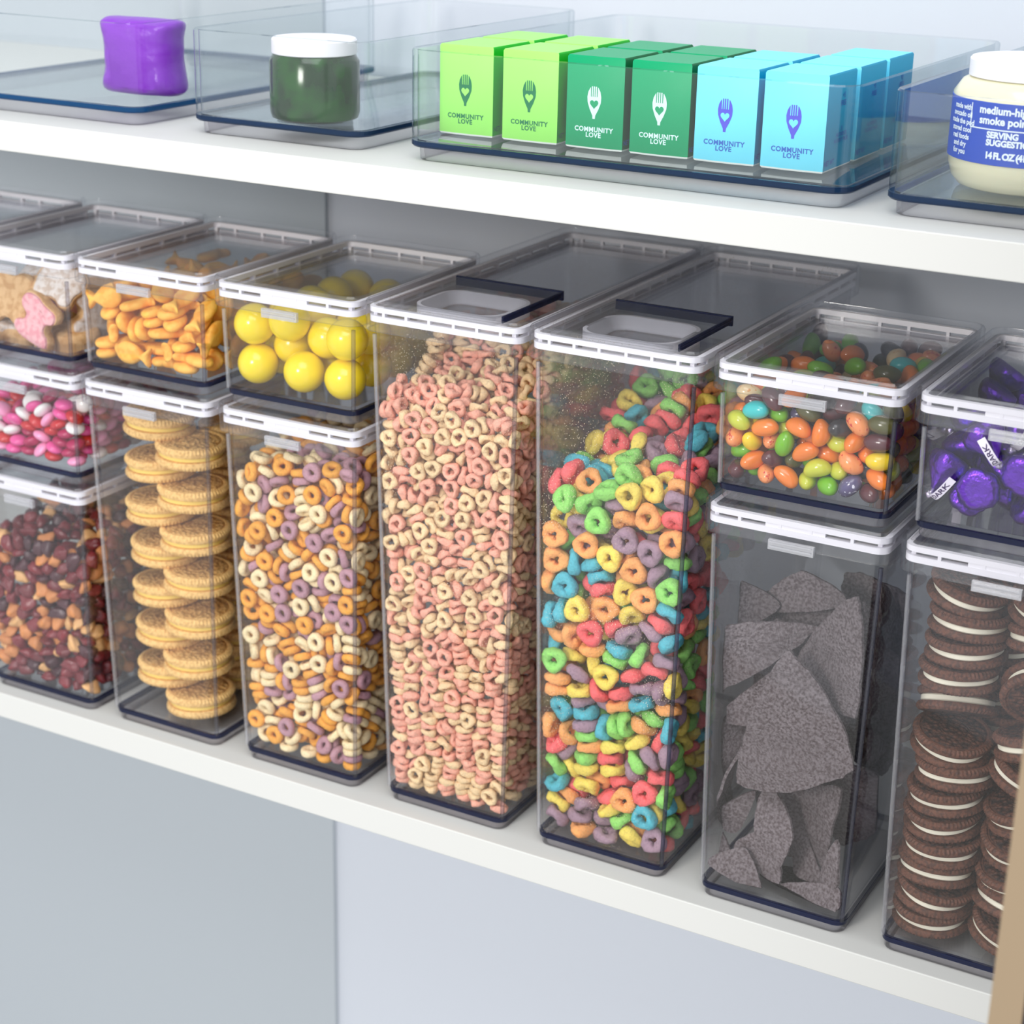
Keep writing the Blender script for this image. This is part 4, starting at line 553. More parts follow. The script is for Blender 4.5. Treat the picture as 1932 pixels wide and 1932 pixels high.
-10,-45,-88,588,1324,16,-1,-41,176,620,961,27,-9,44,172,140,560,-39,2,42,181,208,1169,2,-11,-17,-13,278,1213,10,0,-28,164,87,189,-19,16,-2,162,310,77,
-40,3,-12,173,84,601,-22,-5,45,97,676,1310,3,-4,41,-152,589,1290,40,-2,-30,117,64,1013,-3,9,10,181,428,970,44,8,20,160,232,65,0,0,-19,163,254,103,1,0,
-9,-49,66,958,-35,4,27,19,33,975,22,-9,-45,193,543,1090,-16,1,25,127,687,1335,4,3,19,166,154,228,38,3,-43,54,306,1231,36,-11,21,-93,684,1325,-21,4,-23,
163,223,316,6,1,-35,170,310,649,-40,0,-6,90,594,1304,12,-17,38,4,62,865,18,17,29,166,110,325,2,-7,15,178,332,811,-23,-21,0,113,92,1131,-33,12,0,183,
405,1093,-4,-13,28,-13,71,113,-7,0,-40,183,437,1079,-7,13,-31,107,75,800,16,13,40,177,199,768,-2,1,-41,-76,63,851,30,-19,-39,-193,686,1293,-10,9,-13,
175,198,732,2,1,-12,-194,197,1141,28,-3,-28,183,379,1019,11,1,13,180,250,926,7,6,45,-146,59,1074,-9,-2,-24,169,139,430,-36,-6,1,172,96,537,-4,-1,-1,
-37,134,1178,-1,2,-45,-52,62,696,41,1,8,155,332,720,-23,-4,0,145,493,1294,34,-7,8,24,132,1173,-18,8,-22,168,271,979,-12,9,-38,138,261,1230,6,-9,-1,177,
313,590,26,2,-11,-121,93,865,5,11,-3,155,332,505,23,-19,0,143,72,693,-25,-6,-37,46,53,1131,-39,8,28,170,116,1004,-36,-4,-10,-114,204,1147,31,-10,-32,
-68,186,1175,27,-2,7,75,522,1283,-6,-13,-41,162,275,716,0,-3,7,-96,51,480,-43,-1,-17,-10,436,1251,40,-7,22,-121,62,1107,37,-3,-32,-148,318,1216,-40,-7,
36,-39,61,755,-43,21,-32,30,55,793,-2,-14,-10,-167,288,1135,-39,5,27,-169,65,822,23,-3,29,43,86,861,-16,-8,-13,54,104,304,24,9,-31,-61,86,427,23,0,-3,
175,140,745,23,7,43,167,99,358,-41,-7,12,-51,85,1067,-25,-14,30,162,275,752,-42,-1,-9,-185,520,1260,-40,4,15,-149,286,1176,40,-5,-29,-149,77,429,-22,
-5,-41,110,97,648,3,-6,31,-123,81,721,28,-13,-11,75,43,921,-24,4,40,-202,62,907,-23,-5,23,171,260,1027,43,14,-26,136,81,1040,-5,7,5,-27,508,1288,1,-16,
38,111,88,954,10,-3,-2,119,71,234,41,-4,8,-2,55,580,14,6,41,-189,336,1183,11,-14,23,80,97,176,-37,1,-18,-60,132,136,-44,-6,4,-65,99,542,-34,-3,-26,-31,
106,893,34,0,7,-159,135,65,0,0,-24,116,95,290,28,9,-15,-15,83,627,-22,15,1,-147,197,1124,-28,-3,19,87,75,89,34,8,4,56,133,1101,-33,-7,26,-199,135,804,
-22,8,-22,153,205,640,17,-6,-8,-208,450,1237,42,22,-3,67,84,1060,-41,-12,-15,-123,248,1211,30,7,-27,144,103,764,38,15,-41,15,351,1199,1,-8,36,54,687,
1281,3,0,20,140,575,916,-40,-5,39,50,87,487,21,15,41,-43,236,1182,25,2,-7,-44,85,283,24,-18,-7,41,83,684,-26,15,41,59,98,739,4,2,12,-28,584,1248,40,-3,
-21,-183,123,1102,-38,7,-12,42,108,917,8,1,-37,12,135,169,0,0,8,-173,66,567,-42,-3,-36,-143,134,828,-4,3,35,120,139,1078,-32,-5,-21,56,139,233,-16,-7,
-26,38,85,377,-6,11,9,116,101,848,0,6,14,25,189,1167,22,7,44,145,252,404,24,1,3,-88,133,946,-2,6,-8,48,141,672,41,3,-18,-20,122,997,-28,-20,27,-1,102,
802,-2,-4,-6,185,417,1177,40,-1,-29,34,537,1246,10,-2,39,-165,135,170,45,0,-29,-115,82,655,8,-1,-7,-82,135,631,44,7,-2,14,90,980,23,-14,-24,119,438,
1247,6,1,13,-30,72,1134,0,12,-24,-153,134,100,-45,0,23,110,97,422,-24,-7,-10,-137,103,516,9,-7,15,-97,55,954,-9,7,-6,-55,381,1217,-3,2,33,-36,673,1301,
10,-4,-14,179,339,1161,-33,10,-41,29,136,100,45,0,33,131,311,178,30,-10,27,-169,135,378,0,0,16,74,168,328,29,8,11,185,482,1143,33,-8,38,16,107,1084,6,
10,7,186,378,1247,4,3,4,104,130,106,-12,3,30,26,135,135,-45,0,-22,-169,135,343,45,0,42,-179,135,864,-42,-3,12,103,131,492,-41,-9,-45,147,327,1057,-41,
-3,17,139,226,822,-23,15,-4,124,454,1210,3,-6,31,-17,136,274,45,0,-45,-182,218,921,-9,0,22,-18,98,362,15,-12,20,-174,129,691,3,7,-19,-176,135,737,-7,
-3,36,-152,479,1203,-41,-8,15,54,147,850,-21,-9,-9,147,147,920,35,-2,37,108,528,1234,-44,-8,-6,43,239,1192,-29,1,6,-32,134,86,-22,0,28,39,135,65,45,0,
37,91,210,84,42,11,34,66,309,86,-23,6,45,-164,135,135,0,0,43,-67,135,172,-6,1,32,97,102,146,-42,-8,1,63,252,87,-1,14,36,-81,133,204,-43,-5,-1,111,311,
125,-7,-2,-25,-160,135,204,45,0,17,-89,134,239,-41,4,-29,6,136,204,0,0,-44,60,195,144,28,2,-15,118,234,137,-43,3,-44,67,290,166,-38,-3,-1,-167,135,239,
0,0,35,-10,136,239,45,0,33,120,150,173,16,-1,34,122,235,174,3,0,-29,-167,136,274,0,0,-40,7,138,328,8,10,-21,88,211,205,-42,1,-33,-104,106,287,-17,-2,
21,-166,135,309,-45,0,-35,-54,138,336,-16,13,37,88,143,246,40,-16,-40,66,233,238,-43,7,37,67,286,204,-8,0,39,-97,103,345,-41,5,6,67,275,261,39,-4,1,96,
332,255,22,4,45,-94,115,383,-40,3,13,120,245,273,-11,-15,-38,-170,129,413,-45,0,-2,-83,157,441,-23,1,-45,116,157,312,-33,14,44,-170,136,448,-45,0,-32,
-202,322,932,-22,-11,-23,-138,157,504,23,-16,45,-179,137,906,45,-6,22,-203,256,974,-23,-3,23,-121,199,967,-39,-7,-10,-145,254,977,15,-10,-38,43,128,
391,8,6,30,65,218,324,21,3,45,66,281,298,39,-5,-1,-187,479,945,-14,1,-24,-185,558,946,33,7,-11,-202,679,932,-23,8,22,-166,319,960,21,4,23,-160,464,964,
13,-6,25,],
jelly=[192,19,262,-11,-1,-45,92,26,304,34,11,-29,30,19,296,-13,3,42,129,20,255,-22,9,-2,-46,21,299,36,-10,8,121,22,86,-42,12,45,118,21,148,41,-9,-45,32,20,
213,13,-21,6,31,22,116,-19,4,-44,-63,21,167,31,-17,-8,-104,21,282,8,-10,40,-4,21,155,-12,7,45,-52,23,79,-4,-8,-45,-28,21,217,-12,-3,41,193,24,117,38,5,
-6,194,23,166,5,-1,6,124,29,203,2,7,-30,-118,20,202,-4,3,45,-147,21,244,-39,-3,-2,-195,25,208,-13,3,-7,186,20,214,43,-1,0,59,31,72,-19,0,34,205,60,289,
-37,12,17,82,28,232,-12,-2,-31,-149,30,105,39,-5,11,-96,34,118,0,3,19,-156,32,157,20,6,21,-194,35,72,19,0,-18,171,32,73,-7,0,-14,-11,38,259,39,5,-2,
-112,34,72,-26,0,-17,-179,147,283,-45,-4,-44,3,43,72,-12,0,-22,-204,34,160,34,-4,23,-97,51,239,20,-1,35,46,63,147,1,3,8,-199,102,261,1,5,11,155,58,276,
37,-10,-40,83,46,112,-38,3,29,-199,232,303,45,9,-39,206,74,233,-3,-1,22,71,49,188,3,4,-4,144,199,299,18,-1,34,-48,54,120,4,2,26,-1,191,297,39,-7,-31,
142,62,120,-10,4,-43,59,51,268,-35,5,-42,199,283,115,-5,-1,15,-104,130,291,-1,8,20,95,338,304,0,1,4,201,84,122,10,-5,19,203,329,72,34,0,-22,193,78,72,
43,2,37,198,73,177,-32,-13,-2,144,113,283,-42,1,32,-76,294,299,39,-5,-36,206,221,256,-27,11,-23,205,346,261,26,6,20,-12,128,285,9,-7,0,-110,52,162,-33,
0,-20,204,131,178,-33,-6,-22,147,59,170,-31,2,-18,-195,61,117,-26,5,38,200,348,119,3,4,30,204,336,170,26,6,-22,203,189,295,-23,-2,16,201,492,106,-36,8,
18,201,150,126,-7,6,15,-53,247,289,22,-4,-27,-131,315,299,-26,0,3,80,133,267,16,-5,-1,196,223,73,36,0,-13,198,171,212,27,-2,12,204,461,273,-3,5,-15,
205,541,304,1,-11,-31,200,129,80,30,12,30,-68,63,195,32,4,1,206,612,301,14,7,-23,-110,473,305,4,13,15,-5,369,301,-10,5,36,164,453,304,-36,0,-18,196,
230,202,36,6,37,95,232,278,19,3,-39,197,324,218,37,4,36,197,569,254,8,-7,6,57,98,292,-19,-1,39,109,176,273,-24,3,-7,205,384,207,34,6,23,200,194,162,
-42,5,-31,-206,84,214,-3,-7,-23,196,282,187,8,0,-9,194,428,118,-40,1,7,-207,643,298,5,-21,-7,156,555,300,-40,9,6,1,58,191,31,5,-2,202,440,166,2,-5,-16,
-99,600,302,-33,-1,26,-162,69,246,-6,-6,-41,198,137,271,-44,-8,-40,88,281,282,20,-5,6,200,450,73,8,0,-28,35,79,221,-20,-8,-24,196,286,279,-31,-3,-39,
-105,239,285,41,0,-30,-154,62,197,-5,0,-45,103,452,300,-13,1,5,196,405,266,3,-3,39,201,581,73,35,5,27,22,599,297,43,-4,40,-74,60,283,20,-8,42,194,643,
266,26,5,0,-102,100,212,5,1,9,196,391,80,11,-12,7,-2,69,118,-33,9,26,61,633,305,18,1,-17,-36,75,236,32,1,8,-58,71,72,19,0,4,-165,100,120,42,-4,36,196,
610,225,31,-1,37,30,158,277,42,-12,-7,23,105,139,16,-16,-40,128,82,242,-8,3,-25,-10,106,197,-10,3,2,36,240,272,0,17,36,-27,91,152,36,-6,-24,-153,80,72,
4,0,-28,-160,208,284,32,-1,-29,-198,330,287,-30,9,-41,82,93,234,-22,4,20,-199,279,291,22,-9,6,203,526,226,4,13,33,195,269,234,-16,0,39,115,107,198,-37,
2,25,190,639,73,-35,4,-45,135,501,287,-37,10,-28,-136,112,259,28,9,0,138,410,282,37,13,-15,103,79,153,-18,-3,20,-97,106,79,11,10,-45,-74,105,261,2,8,
-36,190,244,152,-17,2,-41,40,349,278,15,8,28,-147,582,280,-25,-2,-34,16,119,246,-4,10,42,-78,232,245,-41,2,-38,59,93,75,29,-6,-32,106,77,72,11,0,-28,
-192,94,164,-38,-2,-4,-33,170,262,29,-2,-39,127,142,79,-38,-11,45,165,93,206,-42,9,22,204,520,151,24,0,20,54,545,291,-10,7,-24,4,81,275,-44,-1,-4,-130,
111,173,10,0,12,-162,117,214,29,9,-24,-71,106,169,2,-3,13,-206,570,288,39,11,-22,103,590,281,-7,-1,0,-82,191,283,32,-12,-38,43,300,255,-21,7,-3,84,105,
115,-11,6,2,-202,191,258,20,2,-14,117,643,303,-26,5,42,171,278,72,-19,0,0,-41,136,226,-32,-2,-37,-145,377,285,-6,20,-12,-91,152,238,-21,3,-33,-32,196,
218,27,-1,36,-59,341,263,33,-2,-32,173,579,114,-20,7,36,191,387,152,34,-2,-42,24,406,286,43,-1,37,-127,178,261,4,1,-26,-54,487,301,-17,-2,-32,-196,605,
257,-38,1,39,49,197,249,-28,-3,-2,195,436,227,-1,-2,-6,-186,415,280,12,4,-3,168,183,253,7,1,40,171,539,73,43,-1,-11,155,109,101,-4,-5,11,-109,98,128,9,
0,-11,-58,562,287,21,12,22,157,242,262,32,8,28,131,389,72,19,0,-6,120,453,72,-44,-2,-23,174,176,79,38,10,-43,129,241,74,18,6,-6,121,314,72,-12,0,21,
161,485,79,39,-10,-19,120,524,74,11,-4,-23,125,595,74,-15,2,32,-198,106,81,-11,15,0,-193,192,176,-10,4,4,-162,302,176,33,0,15,-205,332,175,3,1,22,-151,
480,176,-19,0,-8,-200,549,175,-41,0,-15,-202,620,175,-41,0,-16,-102,232,178,1,3,-28,-153,243,179,-3,-6,12,-157,370,176,26,0,17,-98,491,177,27,0,-17,
-148,577,176,-19,0,0,-151,633,176,-11,0,-12,-2,105,72,26,0,43,-2,216,179,33,0,17,-3,287,179,27,0,-23,29,351,180,-19,0,-34,-3,442,179,-11,0,-40,19,566,
180,2,-2,44,-88,632,178,42,-2,13,121,235,134,-7,13,-23,95,270,181,19,0,34,82,348,181,3,2,-26,76,464,181,-41,0,-39,112,579,177,43,-3,-33,89,636,181,-26,
0,36,122,192,84,-16,-18,-34,131,277,112,-14,1,-6,139,639,99,-12,6,43,-161,179,223,-31,11,-25,-205,252,175,-12,0,22,-198,380,206,-23,-3,-33,-205,431,
175,-42,0,23,-202,495,200,-2,-3,17,-195,642,220,-39,-7,45,-136,229,234,41,21,-29,-55,281,182,18,8,-31,-54,334,178,-19,0,0,-62,424,186,34,-14,-8,-47,
481,178,33,0,23,-110,585,214,-19,-4,-25,-54,220,178,19,0,15,17,274,225,15,2,-9,-19,382,179,11,0,28,36,455,217,34,2,-18,30,494,180,34,0,-40,29,614,183,
6,5,0,48,249,181,-42,1,-11,154,279,158,31,11,12,126,361,112,10,6,-34,119,436,168,4,8,10,120,514,152,40,-21,8,144,641,204,-31,3,0,172,213,114,-33,5,41,
130,418,115,-1,9,2,-140,530,188,-1,17,-33,-193,584,214,-21,-2,-41,-138,174,176,12,0,-23,20,151,180,28,0,-14,65,359,231,39,-6,28,-29,535,179,34,0,38,
-25,639,179,-1,3,-39,48,304,193,-9,-16,1,161,485,163,25,-5,21,130,637,255,32,8,-33,146,155,125,-18,-6,-38,162,323,99,4,5,24,126,555,118,-17,13,-1,123,
610,134,4,6,-16,-202,279,220,-37,11,12,-158,432,189,27,16,-17,-154,483,224,-19,0,-14,-130,641,219,-13,-7,42,-110,356,177,1,2,18,-112,414,196,-28,6,21,
-64,636,221,23,6,-11,-33,158,179,11,0,26,-72,375,205,-1,10,-1,76,415,210,-43,-2,-31,73,592,208,38,-6,13,-35,589,187,-12,15,-38,82,159,181,-34,0,0,72,
240,224,17,-6,-43,128,387,158,18,-2,-35,130,472,201,7,5,27,81,525,192,39,3,-16,156,110,151,18,4,44,164,520,119,14,2,-32,201,630,123,9,-4,-28,-190,142,
176,-43,2,44,-141,351,219,27,-4,-30,-89,559,177,-12,0,13,-64,585,233,23,-6,33,46,198,191,-28,16,-44,-29,344,221,-13,1,21,-25,538,227,-19,1,16,141,196,
154,35,-1,6,125,310,193,31,-3,43,128,320,143,30,4,8,136,537,202,-32,2,-5,128,470,119,41,4,36,162,628,157,9,-4,-21,-205,529,241,-35,6,18,-161,642,267,
31,6,40,-107,294,178,-44,-1,8,-90,327,218,-19,-4,3,-85,459,216,9,2,1,-74,526,214,-38,5,-21,-28,248,216,-42,0,40,19,338,227,-40,4,-24,-21,478,219,10,7,
-3,25,530,215,1,-1,11,-17,640,236,16,14,-10,66,104,179,-43,-10,-13,99,158,229,43,2,-9,155,352,183,3,9,-19,66,563,246,23,-6,29,160,557,159,-25,-5,-15,
204,577,167,3,15,23,-205,150,221,-23,-5,-20,-198,331,227,-3,12,-1,-205,427,228,5,-10,-23,-152,543,242,-26,0,-31,-85,155,185,38,-12,-5,-95,269,218,-41,
1,6,],
candy=[201,71,254,-32,-13,14,159,27,254,-2,-1,-28,201,27,219,1,7,4,195,30,66,44,2,34,196,29,126,44,-3,26,201,273,234,39,6,44,208,365,168,-19,-3,-19,64,27,220,
40,-11,4,18,116,237,7,-4,-2,212,392,220,-38,21,6,55,26,129,1,-7,-33,-18,25,195,44,9,11,201,193,227,-32,17,-14,195,134,66,44,2,-34,196,331,127,-44,3,
-26,201,334,239,-2,-7,-44,-25,350,243,-44,-4,-33,42,220,241,-5,2,-9,199,28,182,-5,-2,-34,-52,30,96,-1,-2,-42,1,394,250,-44,5,24,-113,28,195,-7,-6,-32,
46,27,82,-43,11,-31,197,101,191,-43,-1,-30,199,482,235,1,5,19,200,118,250,5,3,5,197,77,160,0,-1,-26,-56,23,170,-2,10,18,195,632,66,2,1,-11,-77,28,129,
44,5,33,-125,117,213,6,-6,36,210,635,202,-21,-4,-21,86,28,192,12,-1,-19,-122,223,234,4,-8,-1,20,451,254,-4,0,21,195,489,69,41,6,10,197,192,153,38,3,
-42,195,194,66,-44,-2,4,38,29,179,-8,-5,-31,195,254,66,1,2,-26,197,449,132,-5,-2,-11,195,313,66,-43,2,-19,106,30,98,-5,1,-19,8,29,103,-40,-5,-19,197,
137,159,-1,-2,-11,-181,107,214,-38,4,40,3,27,155,4,2,34,132,28,184,-4,1,27,93,36,66,-2,-1,-30,21,39,222,40,9,27,136,30,124,3,-2,39,200,555,159,-3,6,34,
-210,272,238,27,-3,21,-154,337,256,43,-13,42,146,27,221,-40,-2,34,87,258,240,41,-4,27,162,28,156,43,0,11,198,224,198,-36,0,8,-74,31,66,-2,-1,-34,198,
484,174,-2,5,3,126,328,235,-43,0,-25,196,141,121,1,-6,19,197,544,81,3,-8,26,196,87,125,44,-3,33,197,634,156,-44,-1,-34,-172,215,222,-14,6,22,-189,492,
249,-43,2,-6,79,530,262,-38,-4,37,196,217,127,-39,3,-4,197,250,161,-3,-3,-11,196,635,120,-1,-5,-26,-112,30,96,44,-2,41,-14,38,66,2,0,34,196,272,126,-3,
-1,41,91,503,216,3,2,-40,198,278,187,-10,-4,-1,201,424,179,37,2,-13,198,140,219,3,0,14,195,373,66,-44,2,-19,196,352,96,44,2,-26,198,451,210,42,-3,-19,
-74,60,198,-8,14,40,196,499,103,-42,0,42,199,520,198,-39,-3,40,-125,290,241,-43,-1,-34,166,35,93,-1,4,45,185,95,93,-43,-4,38,89,449,222,-37,13,40,196,
390,127,43,1,-43,-199,337,244,4,1,28,196,413,96,2,1,-4,-77,277,239,17,-2,-26,93,40,150,5,2,44,196,508,138,1,-1,-17,-62,238,225,-6,10,25,197,585,186,
-41,6,36,196,317,200,42,-7,-7,-198,432,245,-3,2,-39,-67,132,220,39,7,18,196,560,121,-43,2,-4,-211,633,274,-32,16,11,-137,544,268,2,-3,30,87,360,238,
-32,-4,-28,-21,69,223,42,14,-20,-56,184,227,42,2,24,129,539,236,-41,0,-33,51,505,241,-3,-4,-9,-42,434,252,3,14,-35,156,258,222,16,4,23,190,167,187,4,0,
44,-126,431,241,44,0,2,188,433,66,-45,-2,33,-163,162,212,-39,1,-30,-73,339,236,-40,11,7,-137,26,134,5,5,28,-208,170,214,-17,-1,17,-5,244,234,-40,4,6,
183,232,95,-2,-1,35,80,160,219,-6,-3,18,181,603,97,42,-2,-14,183,172,95,0,3,-39,198,529,237,-13,0,-2,-162,384,237,-39,1,19,-84,400,238,45,-10,-11,117,
219,225,-3,8,28,-208,582,240,-37,18,15,181,292,95,44,-3,13,-134,39,66,-1,2,-19,-140,523,234,-43,-4,-31,20,196,213,42,-3,0,-37,296,230,-39,-7,-12,33,
348,224,41,-4,-44,56,403,232,-1,8,-21,80,84,212,39,2,32,200,581,226,1,7,39,62,304,228,31,-7,0,-90,506,249,41,-3,-28,42,464,222,8,-5,-26,156,497,211,
-29,12,25,172,79,219,-39,-3,3,-32,227,202,3,-3,-25,120,390,213,36,10,-34,158,349,152,-38,6,-21,-172,86,183,30,-8,-5,170,386,197,-34,4,-17,57,599,221,
41,-2,28,-20,343,208,1,0,-37,112,277,213,4,2,1,-106,55,149,-9,8,10,158,79,66,1,-2,-39,-198,537,220,38,4,14,37,262,209,-40,0,-24,-45,488,233,-44,-9,-3,
-198,322,211,44,-2,-19,-42,543,253,-1,5,-10,-103,87,99,-37,2,-11,-110,360,224,40,-13,-32,154,443,200,-16,4,-22,-22,58,128,3,1,10,-175,269,217,-5,11,27,
-122,263,209,-43,-1,8,-120,77,180,-17,-12,4,-19,552,217,3,9,-35,-136,476,213,-6,5,36,-87,457,220,-33,2,-20,35,138,208,11,11,-27,25,92,193,-41,-13,-35,
8,98,103,-6,1,-26,-178,435,208,41,-2,-23,142,522,66,43,0,44,-166,55,156,-42,-4,-36,-197,133,179,45,4,-15,-44,136,183,0,0,24,46,70,136,36,11,16,154,181,
222,-17,8,-2,-17,451,220,2,5,39,44,74,66,-1,2,-42,99,98,66,-44,2,-33,24,373,185,43,-1,-21,124,485,187,40,3,-5,-211,229,195,-20,7,24,-34,95,203,-42,9,
-9,27,637,254,-38,2,30,168,580,66,44,-2,19,94,540,186,-44,2,12,150,117,131,-9,5,27,-198,490,211,-42,-5,-27,-139,123,178,7,-4,41,-6,398,213,43,5,9,41,
577,183,-39,3,-37,140,233,122,-2,2,-1,143,424,131,-45,-1,41,102,132,192,4,-6,-35,140,289,183,3,2,-30,152,121,192,15,6,-29,-2,500,216,15,7,-9,159,336,
210,-37,-9,-16,117,77,197,-34,7,-35,-195,37,66,-1,-2,4,128,627,66,1,-2,27,-196,30,100,-45,0,26,-197,28,137,41,-2,-19,-195,98,66,-44,-2,-19,-197,158,
149,-2,0,-41,-197,218,149,45,2,-11,-197,280,149,-2,1,3,-197,340,149,0,2,11,-197,401,149,44,2,11,-197,461,149,43,-1,-19,-182,580,153,-44,7,-15,-196,633,
149,1,2,0,-132,99,66,-44,-2,26,-124,170,151,45,-2,6,-144,248,151,43,0,-26,-147,313,153,-5,-1,-33,-126,377,151,-2,1,42,-106,436,152,-1,2,37,-143,487,
151,-44,2,4,-130,547,151,-43,0,-44,-111,605,152,43,-1,7,-72,97,66,-1,-2,-42,-58,161,154,0,2,-20,-41,220,154,44,-2,40,-38,282,154,44,-1,-35,-65,367,153,
-44,-1,25,-45,426,154,2,-1,14,-25,492,155,2,0,26,-69,561,153,-1,-1,-23,-50,622,154,-2,1,22,-11,98,67,3,3,-41,37,205,157,0,-2,8,48,265,157,1,2,-19,13,
317,156,0,2,27,61,353,158,0,-2,-39,63,414,159,3,1,-33,35,490,157,-45,-2,37,56,549,157,-43,1,-39,11,616,156,43,-1,24,127,160,66,0,-2,34,135,237,66,-1,2,
-35,129,297,66,43,1,-39,124,358,69,40,-4,-33,127,421,66,-1,2,4,127,477,75,7,-10,9,124,576,83,39,3,33,127,633,101,-1,-1,26,-199,98,104,6,5,6,-173,190,
175,-43,6,7,-197,303,179,1,1,34,-172,356,176,38,-2,-12,-198,422,180,-2,-3,-27,-182,482,180,-2,2,14,-197,521,149,1,-2,-34,-197,635,185,0,-3,19,-134,105,
141,1,-2,23,-98,227,158,-8,-2,-33,-93,292,156,39,5,32,-113,343,176,-38,0,13,-149,430,166,11,-1,-18,-84,495,153,-44,1,19,-138,576,180,2,0,-35,-141,636,
168,-44,7,33,-45,97,95,44,-1,-29,-69,262,185,-6,0,-36,-1,255,176,-44,-2,12,-34,331,175,-1,0,15,-36,390,183,-2,-1,9,-11,455,184,43,-3,6,-7,559,155,-2,
-1,38,-20,636,184,0,5,19,-19,114,150,-2,4,-27,76,236,185,-20,-7,-44,42,315,185,0,6,-8,-1,378,156,-44,1,15,16,433,164,5,-10,-20,62,475,185,-42,3,-7,71,
633,158,-1,1,-6,125,87,98,2,-2,-45,127,148,100,-6,3,-30,127,203,93,-43,1,4,124,277,100,3,8,0,151,380,96,27,11,-19,127,435,99,42,-1,-19,127,481,119,-3,
2,-11,141,530,103,-5,-2,31,133,587,121,45,1,-17,-211,55,179,-21,3,24,-198,97,142,-6,-2,-40,-171,249,182,-5,-2,17,-155,384,196,-38,-2,41,-197,541,180,
-4,2,-2,-201,636,224,38,-5,-39,-166,35,192,4,2,-4,-154,73,111,3,1,5,-124,170,188,43,3,13,-127,287,180,2,2,-16,-78,321,198,-1,2,24,-69,438,186,0,-6,-15,
-92,535,181,42,0,32,-53,582,183,42,-1,-27,],
fish=[165,36,94,45,1,-1,-163,11,250,23,-3,0,-61,15,83,23,-1,-45,190,154,252,-12,15,-26,184,57,232,43,-8,23,213,66,165,23,-7,22,-48,37,241,0,4,-41,-151,237,
271,29,0,-26,59,44,163,-1,1,-39,19,84,275,36,0,-19,164,310,271,9,3,-6,-192,123,259,39,1,22,-175,56,144,23,-1,33,114,57,129,-44,0,-18,-19,70,94,-45,0,2,
110,43,63,-45,0,-4,3,57,223,3,0,-20,-171,54,209,-40,4,-15,90,53,239,41,4,-31,161,58,194,-2,-8,23,168,196,278,-18,-2,-36,-189,68,63,0,0,-23,164,91,83,
22,-1,-1,-34,59,165,27,2,-21,-184,70,94,0,0,-27,-100,57,168,27,-4,-23,-66,55,164,-18,6,-19,84,56,208,-44,5,-18,191,605,228,-42,0,22,0,233,278,28,-1,
-30,212,217,122,-23,7,-23,69,221,277,-14,-10,34,14,85,63,0,0,-21,-42,242,280,-14,7,-27,-93,87,246,12,0,-35,11,58,193,3,0,-21,165,131,83,22,0,-45,168,
214,217,3,0,2,172,229,137,21,3,-26,60,69,115,-24,-1,26,-195,592,272,-44,0,-22,142,184,63,0,0,44,190,338,255,-42,9,-20,-112,82,83,23,-1,-30,109,58,273,
-44,-5,22,156,280,63,0,0,-22,100,208,179,-40,7,8,193,504,232,2,-10,23,-168,428,270,-38,6,4,66,151,253,-45,13,-39,107,451,250,-29,-3,-40,162,346,196,
-44,0,43,111,301,212,22,4,-2,132,252,271,30,1,-45,-166,345,258,-42,-4,-1,44,525,262,-8,-6,21,-88,187,229,16,-17,32,-168,143,192,20,-5,27,193,233,189,0,
-3,23,109,298,159,0,2,-1,179,108,157,23,1,-26,-185,253,226,-41,-6,-31,-32,293,213,-34,4,36,132,127,203,32,15,-26,6,350,159,1,0,-23,57,651,234,-22,-7,
45,-74,427,248,44,0,18,31,167,161,-1,0,18,-40,330,222,9,9,31,-16,357,232,-5,11,11,157,406,63,0,0,-33,-88,286,251,10,12,-29,212,395,113,23,-1,22,-171,
133,125,0,0,37,-30,628,258,16,-4,-3,-25,422,273,32,0,-29,20,160,129,45,-1,6,-65,375,156,-44,0,-23,101,204,123,-15,4,-18,-162,495,229,-4,3,9,96,272,211,
-22,-3,43,158,579,83,-22,-1,38,-163,229,119,44,0,32,-85,252,143,23,-1,-22,-162,525,119,0,-1,-2,-7,234,128,-45,-1,0,-51,390,125,-44,0,-19,-75,581,124,
44,0,24,167,295,94,-45,0,4,123,522,63,45,0,31,-156,213,151,0,-1,-9,-165,628,119,45,-1,0,-39,603,157,-45,-7,-44,129,364,94,45,0,-34,123,468,94,0,0,-30,
-214,175,196,-23,-2,23,-176,442,119,44,1,33,-14,243,158,-45,1,-39,81,599,132,-8,-1,-24,18,345,129,-44,0,-25,157,588,141,-44,-3,39,-213,499,167,22,-1,
23,-171,598,150,-1,0,28,-49,161,162,-4,-9,3,-32,504,151,43,-4,33,182,363,144,-23,0,-22,165,630,171,0,3,0,-149,335,141,34,0,-30,-173,603,180,0,1,36,3,
608,168,-38,-2,28,90,340,130,-2,0,-24,165,560,171,0,-3,45,-194,603,210,1,0,-22,40,630,187,0,-6,45,-127,461,152,0,-1,7,-44,456,188,1,1,-33,68,534,170,4,
-7,23,105,138,175,-17,-3,-36,66,440,132,0,1,-44,171,593,201,-43,3,7,-114,178,205,-20,0,-19,-147,495,182,44,0,30,-21,235,194,0,0,-5,-5,558,207,38,0,33,
104,367,160,0,2,0,-116,312,177,-16,-4,20,-25,532,235,3,4,-25,],
ball=[167,58,233,-21,7,25,-37,57,261,-23,6,5,10,61,110,-30,10,-7,156,63,110,-29,6,6,-163,66,109,-25,7,1,-167,58,233,-5,-8,23,167,511,227,-41,-17,-11,167,182,
224,-20,-1,17,168,306,225,-16,-11,38,144,222,110,15,-10,3,-37,199,264,30,-3,0,60,117,209,24,-4,15,147,347,109,32,-20,43,23,499,226,40,0,-42,-75,131,
